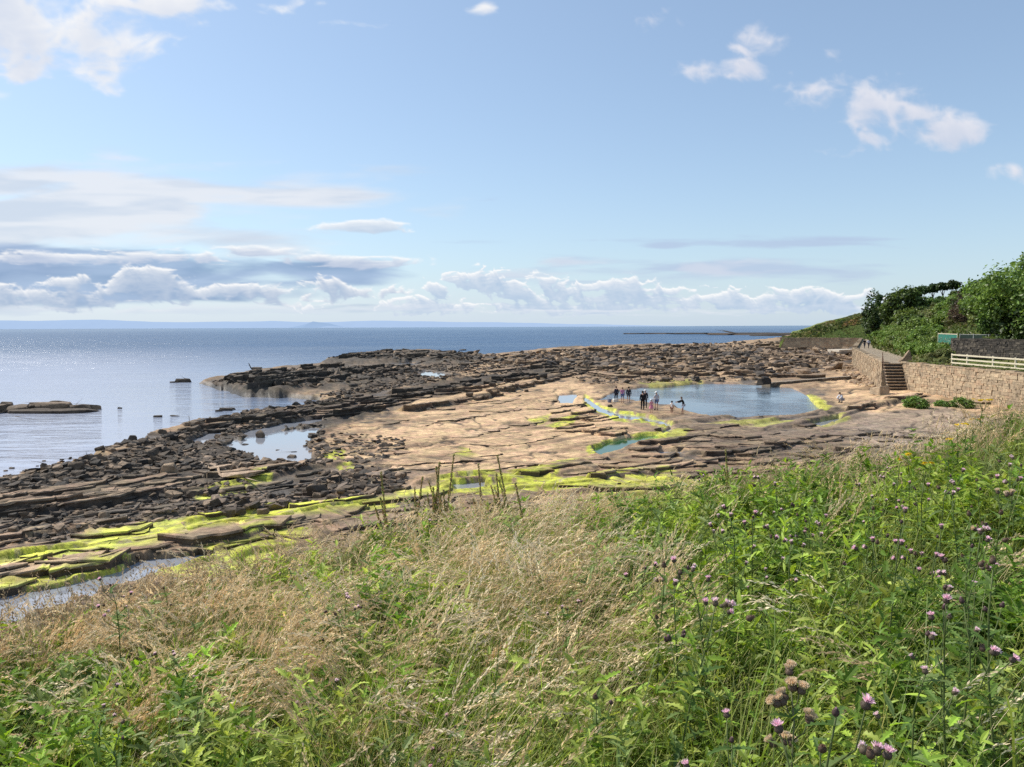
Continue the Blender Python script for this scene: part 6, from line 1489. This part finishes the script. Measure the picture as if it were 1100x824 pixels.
# ------------------------------------------------------------------ thistles
def cmesh(name, bm, colr=None):
    me = bpy.data.meshes.new(name); bmesh.ops.recalc_face_normals(bm, faces=bm.faces[:]); 
    for f_ in bm.faces: f_.smooth = True
    bm.to_mesh(me); bm.free(); return setcol(me, colr)
def setcol(me, c):
    a = me.attributes.new('col', 'FLOAT_COLOR', 'POINT'); a.data.foreach_set('color', np.tile(np.array([*c, 1], np.float32), len(me.vertices))); return me
def bract_mesh(r_, h_, c):
    """egg of overlapping scales"""
    bm = bmesh.new(); prof = [(0, .35), (.12, .75), (.35, 1.0), (.6, .92), (.85, .66), (1.0, .52)]
    rings = [[bm.verts.new((math.cos(6.283 * j / 12) * r_ * p_[1] * (1 + .07 * (j % 2)), math.sin(6.283 * j / 12) * r_ * p_[1] * (1 + .07 * (j % 2)), h_ * p_[0])) for j in range(12)] for p_ in prof]
    for i in range(len(rings) - 1):
        for j in range(12): bm.faces.new((rings[i][j], rings[i][(j + 1) % 12], rings[i + 1][(j + 1) % 12], rings[i + 1][j]))
    bm.faces.new(rings[0][::-1]); bm.faces.new(rings[-1])
    for i in range(26):
        a_ = i * 2.4; t_ = .1 + .8 * (i / 26); q_ = r_ * np.interp(t_, [p_[0] for p_ in prof], [p_[1] for p_ in prof]); d = Vector((math.cos(a_), math.sin(a_), 0)); s_ = Vector((-d.y, d.x, 0)) * r_ * .16
        b_ = d * q_ + Vector((0, 0, h_ * t_)); v_ = [bm.verts.new(b_ - s_), bm.verts.new(b_ + s_), bm.verts.new(b_ + d * r_ * .28 + Vector((0, 0, h_ * .2)))]; bm.faces.new(v_)
    return cmesh('flower_head', bm, c)
def tuft_mesh(z0, L_, spread, nn, w_, c, seed, ball=False):
    r = np.random.default_rng(seed); V = []; Q = []; Cc = []
    for i in range(nn):
        a_ = r.uniform(0, 6.283); e_ = r.uniform(0, 1) ** .7 * spread; d = np.array([math.cos(a_) * math.sin(e_), math.sin(a_) * math.sin(e_), math.cos(e_)]); s_ = np.cross(d, r.normal(size=3)); s_ /= np.linalg.norm(s_)
        b0 = np.array([d[0] * .25 * L_, d[1] * .25 * L_, z0]); l_ = L_ * r.uniform(.7, 1.1); m_ = b0 + d * l_ * .6; e2 = b0 + d * l_ + (np.array([d[0], d[1], -.2]) * l_ * .25 if ball else 0)
        k = len(V); V += [b0 - s_ * w_ * .4, b0 + s_ * w_ * .4, m_ + s_ * w_, m_ - s_ * w_, e2 + s_ * w_ * .5, e2 - s_ * w_ * .5]; Q += [(k, k + 1, k + 2, k + 3), (k + 3, k + 2, k + 4, k + 5)]; f_ = r.uniform(.8, 1.2); Cc += [np.array(c) * f_] * 6
    return np_mesh('florets', np.array(V), np.array(Q), np.array(Cc))
HEADS = {
 'lilac': (bract_mesh(.0085, .017, (.15, .115, .085)), tuft_mesh(.014, .013, .95, 60, .0011, (.95, .66, .74), 1), 'florets'),
 'bud': (bract_mesh(.0075, .017, (.12, .075, .07)), tuft_mesh(.015, .005, .5, 24, .0010, (.66, .44, .48), 2), 'florets'),
 'pink': (bract_mesh(.0080, .018, (.19, .15, .10)), tuft_mesh(.015, .011, 1.0, 55, .0012, (.95, .76, .78), 3), 'florets'),
 'brown': (bract_mesh(.0085, .019, (.17, .115, .08)), tuft_mesh(.016, .009, .7, 36, .0010, (.30, .20, .14), 4), 'florets'),
 'fluff': (bract_mesh(.0090, .020, (.20, .14, .10)), tuft_mesh(.012, .018, .62, 240, .0016, (.80, .67, .48), 5), 'seed_fluff'),
 'bigfluff': (bract_mesh(.0115, .024, (.20, .14, .10)), tuft_mesh(.015, .022, .62, 420, .0018, (.82, .68, .48), 6), 'seed_fluff'),
}
def thistle_proto(kind, seed, h=.95):
    r = np.random.default_rng(seed); rp = random.Random(seed)
    e = empty('thistle', (0, 0, 0)); bm = bmesh.new(); tips = []
    lean = Vector((r.normal() * .08, r.normal() * .08, 0)); main = [Vector((0, 0, -.03))] + [Vector((lean.x * t * t * h + r.normal() * .008, lean.y * t * t * h + r.normal() * .008, h * t)) for t in (.2, .4, .6, .8, .93)]
    tube(bm, main, [.0042, .004, .0036, .0031, .0025, .0018], 6)
    tips.append((main[-1], (main[-1] - main[-2]).normalized()))
    nbr = rp.randint(1, 3) if kind != 'bigfluff' else 5
    for i in range(nbr):
        t = .62 + .3 * i / nbr; j = t * 5; k = min(int(j), 4); b0 = main[k].lerp(main[k + 1], j - k); a_ = i * 2.4 + r.uniform(0, .8); ln_ = h * r.uniform(.12, .26) * (1.15 - t * .5) * (1.0 if kind != 'bigfluff' else .42)
        o_ = Vector((math.cos(a_), math.sin(a_), 0)); p1 = b0 + o_ * ln_ * .45 + Vector((0, 0, ln_ * .45)); p2 = b0 + o_ * ln_ * .6 + Vector((0, 0, ln_ * .98))
        tube(bm, [b0, p1, p2], [.0022, .0018, .0014], 5); tips.append((p2, (p2 - p1).normalized()))
        if rp.random() < .35: 
            p3 = p1 + Vector((math.cos(a_ + 1), math.sin(a_ + 1), .9)) * ln_ * .4; tube(bm, [p1, p3], [.0015, .0012], 5); tips.append((p3, (p3 - p1).normalized()))
    me = cmesh('stem', bm, (.17, .215, .075) if kind != 'bigfluff' else (.24, .25, .12)); mesh_obj('stem', me, mleafy, e)
    nl = 26; t = np.sort(r.uniform(.08, .96, nl)); Pm = np.array([m_[:] for m_ in main]); f = np.clip(t * 5.2, 0, 4.99); i0 = f.astype(int); base = Pm[i0] * (1 - (f - i0))[:, None] + Pm[i0 + 1] * (f - i0)[:, None]
    a_ = np.arange(nl) * 2.4; el = r.uniform(.15, .9, nl); dv = np.stack([np.cos(a_) * np.cos(el), np.sin(a_) * np.cos(el), np.sin(el)], 1); up_ = norm(np.array([0, 0, 1.0]) + r.normal(size=dv.shape) * .2); up_ = norm(up_ - dv * np.sum(up_ * dv, 1, keepdims=True))
    L_ = r.uniform(.06, .12, nl) * (1.15 - .6 * t); c = np.array([(.125, .205, .045), (.15, .235, .055), (.105, .18, .045), (.18, .25, .08)])[r.integers(4, size=nl)] * r.uniform(.8, 1.25, (nl, 1))
    V_, Q_, C_ = leaf_strip(base, dv, up_, L_, L_ * .20, [.2, 1.0, .3, 1.0, .35, .85, .3, .7, .25, .4, .04], r.uniform(.1, .7, nl), c)
    mesh_obj('leaves', np_mesh('leaves', V_, Q_, C_), mleafy, e)
    for tp, d in tips:
        nh = rp.choice([1, 1, 1, 2]) if kind not in ('fluff', 'bigfluff') else rp.choice([1, 2])
        for q_ in range(nh):
            hk = kind
            if kind == 'lilac': hk = rp.choice(['lilac', 'lilac', 'bud', 'pink', 'brown'])
            if kind == 'bud': hk = rp.choice(['bud', 'bud', 'brown', 'pink', 'lilac'])
            if kind == 'fluff': hk = rp.choice(['fluff', 'fluff', 'brown'])
            hd = HEADS[hk]; dd = (d + Vector((r.normal(), r.normal(), r.normal() * .5)) * (.18 + .3 * (q_ > 0))).normalized()
            ho = mesh_obj('flower_head', hd[0], mleafy, e); ho.location = tp + Vector((r.normal(), r.normal(), r.normal() * .6)) * (.012 if q_ else .002); ho.rotation_euler = dd.to_track_quat('Z', 'Y').to_euler()
            s_ = rp.uniform(.85, 1.15); ho.scale = (s_, s_, s_); mesh_obj(hd[2], hd[1], mleafy, ho)
    return e
TP = {}
for i, kd in enumerate(['lilac', 'lilac', 'lilac', 'bud', 'bud', 'fluff', 'bigfluff']): TP.setdefault(kd, []).append(thistle_proto(kd, 900 + i))
usedp = set(); trs = random.Random(31)
def thistle(u, v, kind, label, group=None, h=None):
    pr = trs.choice(TP[kind]); h = h or trs.uniform(.72, 1.0)
    p_, ht = solve_top(u, v, h)
    if id(pr) in usedp: e = copy_tree(pr)
    else: e = pr; usedp.add(id(pr))
    s = np.clip(ht, .45, 1.25) / .95; e.location = p_; e.scale = (s * .5 + .5,) * 2 + (s,); e.rotation_euler = (trs.uniform(-.06, .06), trs.uniform(-.06, .06), trs.uniform(0, 6.28))
    e['label'] = label; e['category'] = 'thistle'
    if group: e['group'] = group
    elif 'group' in e: del e['group']
    return e
thistle(852, 722, 'bigfluff', 'thistle gone to seed with a cluster of big tan fluffy heads, low in the foreground', h=.80)
thistle(1078, 509, 'fluff', 'thistle with fluffy tan seed heads at the right edge of the bank', h=.95)
thistle(128, 619, 'lilac', 'single lilac thistle standing on the crest against the pale pool and algae', h=.85)
thistle(497, 778, 'lilac', 'low lilac thistle alone in the green grass at the bottom of the photo', h=.5)
thistle(692, 590, 'lilac', 'lilac thistle at the left end of the thistle patch, beside the dry grass', h=.85)
thistle(452, 552, 'lilac', 'lilac thistle on the crest among the tall brown dock spikes', h=.75)
GA = 'lilac thistles in the green patch'; LA_ = 'lilac flowering thistle in the dense green patch on the bank'
GB = 'dark headed thistles in the green patch'; LB_ = 'thistle with dark purplish heads in the green patch on the bank'
GC = 'lilac thistles near the crest'; LC_ = 'lilac thistle near the crest below the rocks and pool'
GD = 'thistles among the dry grass'; LD_ = 'small thistle scattered among the dry grass left of the green patch'
for (u, v) in ((704, 589), (738, 589), (779, 596), (729, 615), (864, 553), (894, 566), (952, 549), (993, 567), (1000, 577), (1031, 628), (777, 783), (1049, 570), (906, 721)): thistle(u, v, 'lilac', LA_, GA)
for (u, v) in ((719, 567), (796, 543), (838, 543), (885, 532), (918, 511), (907, 514), (941, 532), (930, 525), (877, 770), (970, 690), (1073, 582), (1051, 590), (860, 545), (845, 575), (1010, 640), (820, 600)): thistle(u, v, 'bud', LB_, GB)
for (u, v) in ((760, 512), (813, 537), (846, 509), (969, 502), (975, 512), (1050, 509), (1081, 486), (1049, 535), (1039, 557), (1090, 492), (1010, 500), (1030, 520), (990, 520)): thistle(u, v, 'lilac', LC_, GC)
for (u, v) in ((355, 627), (370, 644), (393, 642), (701, 603), (646, 727), (438, 550), (177, 624), (415, 556), (620, 640)): thistle(u, v, trs.choice(['lilac', 'bud']), LD_, GD, h=.7)
for i in range(4): thistle(trs.uniform(700, 1100), trs.uniform(520, 640), 'bud' if i % 3 else 'lilac', LB_ if i % 3 else LA_, GB if i % 3 else GA)
for i in range(8): thistle(trs.uniform(40, 620), trs.uniform(600, 780), 'bud', LD_, GD, h=.6)

# ------------------------------------------------------------------ docks with brown seed spikes
def dock_proto(seed, h, br):
    r = np.random.default_rng(seed); e = empty('dock', (0, 0, 0)); bm = bmesh.new(); SVv, SQq, SCc_ = [], [], []
    stems = [[Vector((0, 0, 0)), Vector((.015, 0, h * .5)), Vector((.05 + r.normal() * .03, r.normal() * .03, h))]]
    for i in range(br): a_ = r.uniform(0, 6.28); b0 = stems[0][0].lerp(stems[0][1], .7 + .3 * i / max(br, 1)) if i < 2 else stems[0][1]; l_ = h * r.uniform(.3, .42); stems.append([b0, b0 + Vector((math.cos(a_) * .06, math.sin(a_) * .06, l_ * .5)), b0 + Vector((math.cos(a_) * .09, math.sin(a_) * .09, l_))])
    for k, s_ in enumerate(stems):
        tube(bm, s_, [.0035, .003, .0014] if k == 0 else [.0022, .0018, .001], 6)
        for i in range(330 if k == 0 else 140):
            t = r.uniform(.48 if k == 0 else .25, 1.0); p_ = s_[0].lerp(s_[1], t * 2) if t < .5 else s_[1].lerp(s_[2], t * 2 - 1)
            d = r.normal(size=3); d[2] = abs(d[2]) * .8; d /= np.linalg.norm(d); ln_ = (.006 + .015 * (1 - t) * r.uniform(.5, 1.2)) ; c_ = np.array(p_[:]) + d * ln_ * (1 + .6 * math.sin(t * 40)); w1 = np.cross(d, r.normal(size=3)); w1 /= np.linalg.norm(w1); s2 = r.uniform(.006, .011)
            w2 = np.cross(d, w1); kk = len(SVv); SVv += [c_ - w1 * s2, c_ - w2 * s2, c_ + w1 * s2, c_ + w2 * s2]; SQq.append((kk, kk + 1, kk + 2, kk + 3)); SCc_ += [np.array([(.42, .27, .13), (.36, .38, .11), (.48, .32, .17), (.30, .36, .09)][r.integers(4)])] * 4
    mesh_obj('stem', cmesh('stem', bm, (.30, .27, .11)), mstraw, e); mesh_obj('seed_spike', np_mesh('seed_spike', np.array(SVv), np.array(SQq), np.array(SCc_)), mstraw, e)
    nl = 9; a_ = np.arange(nl) * 2.4; base = np.stack([np.zeros(nl), np.zeros(nl), r.uniform(.02, .45 * h, nl)], 1); el = r.uniform(.5, 1.1, nl); dv = np.stack([np.cos(a_) * np.cos(el), np.sin(a_) * np.cos(el), np.sin(el)], 1); up_ = norm(np.array([0, 0, 1.0]) - dv * dv[:, 2:3])
    V_, Q_, C_ = leaf_strip(base, dv, up_, r.uniform(.12, .24, nl), np.full(nl, .024), LANCE, r.uniform(.2, .8, nl), np.tile(np.array([(.12, .17, .04)]), (nl, 1)) * r.uniform(.8, 1.3, (nl, 1)))
    mesh_obj('leaves', np_mesh('leaves', V_, Q_, C_), mleafy, e); return e
DPR = [dock_proto(950 + i, .95, [2, 3, 1][i]) for i in range(3)]; used_d = set()
DK_SP = [(420, 503, 'bushy green dock spike leftmost on the crest'), (443, 511, 'short dock spike second from the left on the crest'), (470, 487, 'tallest green dock spike in the left clump on the crest'), (461, 494, 'thin dock spike beside the tallest one in the left clump'), (482, 500, 'dock spike at the right of the left clump on the crest'),
         (519, 498, 'slender brown dock spike between the two clumps on the crest'), (556, 487, 'tall dark brown dock spike leaning over the algae pools'), (546, 508, 'brown dock spike just left of the tall dark one'), (572, 516, 'short brown dock spike right of the tall dark one'), (788, 482, 'brown dock spike standing below the dark slabs')]
for i, (u, v, lb) in enumerate(DK_SP):
    pr = DPR[i % 3]; e = copy_tree(pr) if id(pr) in used_d else pr; used_d.add(id(pr))
    p_, ht = solve_top(u, v, .95); e.location = p_; e.scale = (1.0, 1.0, min(max(ht, .6), 1.35) / .95); e.rotation_euler = (trs.uniform(-.08, .08), trs.uniform(-.22, .22) if 'lean' not in lb else -.22, trs.uniform(0, .6)); tag(e, lb, 'dock plant', 'dock spikes on the crest')
# ------------------------------------------------------------------ yellow ragwort
def rag_proto(seed, nfl, big):
    r = np.random.default_rng(seed); e = empty('ragwort', (0, 0, 0)); bm = bmesh.new(); tube(bm, [(0, 0, -.03), (.01, 0, .3), (.0, .01, .66), (0, 0, .8)], [.003, .003, .0022, .002], 6); heads = []
    for i in range(nfl):
        a_ = i * 2.4; q_ = .05 * big * math.sqrt(i / max(nfl, 1)); p_ = Vector((math.cos(a_) * q_, math.sin(a_) * q_, .9 + r.normal() * .008)); tube(bm, [(0, 0, .76), tuple(p_ * .96)], [.0014, .001], 5); heads.append(p_)
    mesh_obj('stem', cmesh('stem', bm, (.16, .20, .06)), mleafy, e)
    nl = 14; base = np.stack([np.zeros(nl), np.zeros(nl), np.linspace(.1, .72, nl)], 1); a_ = np.arange(nl) * 2.4; el = r.uniform(.2, .9, nl); dv = np.stack([np.cos(a_) * np.cos(el), np.sin(a_) * np.cos(el), np.sin(el)], 1); up_ = norm(np.array([0, 0, 1.0]) - dv * dv[:, 2:3])
    V_, Q_, C_ = leaf_strip(base, dv, up_, r.uniform(.05, .1, nl), np.full(nl, .015), LOBED, r.uniform(.1, .5, nl), np.tile(np.array([(.13, .19, .045)]), (nl, 1))); mesh_obj('leaves', np_mesh('leaves', V_, Q_, C_), mleafy, e)
    for p_ in heads:
        bm = bmesh.new(); c0 = bm.verts.new((0, 0, .003)); rays = 13
        ring = [bm.verts.new((math.cos(6.283 * j / 26) * (.013 if j % 2 == 0 else .008) * 1.15, math.sin(6.283 * j / 26) * (.013 if j % 2 == 0 else .008) * 1.15, .002 * (j % 2))) for j in range(26)]
        for j in range(26): bm.faces.new((c0, ring[j], ring[(j + 1) % 26]))
        ho = mesh_obj('flower_head', cmesh('flower_head', bm, (.86, .62, .015)), mleafy, e); ho.location = p_; ho.rotation_euler = (r.normal() * .5 + .7, r.normal() * .4 - .2, 0)
        bm = bmesh.new(); bmesh.ops.create_uvsphere(bm, u_segments=8, v_segments=5, radius=.0062); bmesh.ops.scale(bm, verts=bm.verts[:], vec=(1, 1, .6)); dk = mesh_obj('disc', cmesh('disc', bm, (.62, .36, .02)), mleafy, ho); dk.location = (0, 0, .003)
    return e
RG = [rag_proto(970, 7, 1.0), rag_proto(971, 3, .7), rag_proto(972, 2, .7)]; used_r = set()
for (u, v, k, lb) in ((1056, 427, 0, 'largest yellow ragwort, highest of all, against the sea wall'), (1046, 447, 1, 'yellow ragwort just below the highest one, right of its pair'), (1038, 452, 1, 'yellow ragwort in the middle of the upper cluster'), (1029, 453, 2, 'pale yellow ragwort at the left of the upper cluster'), (1018, 468, 2, 'yellow ragwort standing alone between the two clusters'),
                      (977, 484, 1, 'yellow ragwort on the lower left, against bare rock'), (966, 489, 2, 'small yellow ragwort leftmost of all'), (994, 493, 1, 'yellow ragwort low among the pale flowers near the crest')):
    pr = RG[k]; e = copy_tree(pr) if id(pr) in used_r else pr; used_r.add(id(pr)); p_, ht = solve_top(u, v, .95)
    f_ = 1 + .12 * p_.length / 5; e.location = p_; kq = 1.7 if k == 0 else 1.3; e.scale = (kq * f_, kq * f_, min(max(ht, .5), 1.5) / .93); e.rotation_euler = (0, 0, trs.uniform(0, 6)); tag(e, lb, 'ragwort', 'yellow ragwort flowers on the bank')
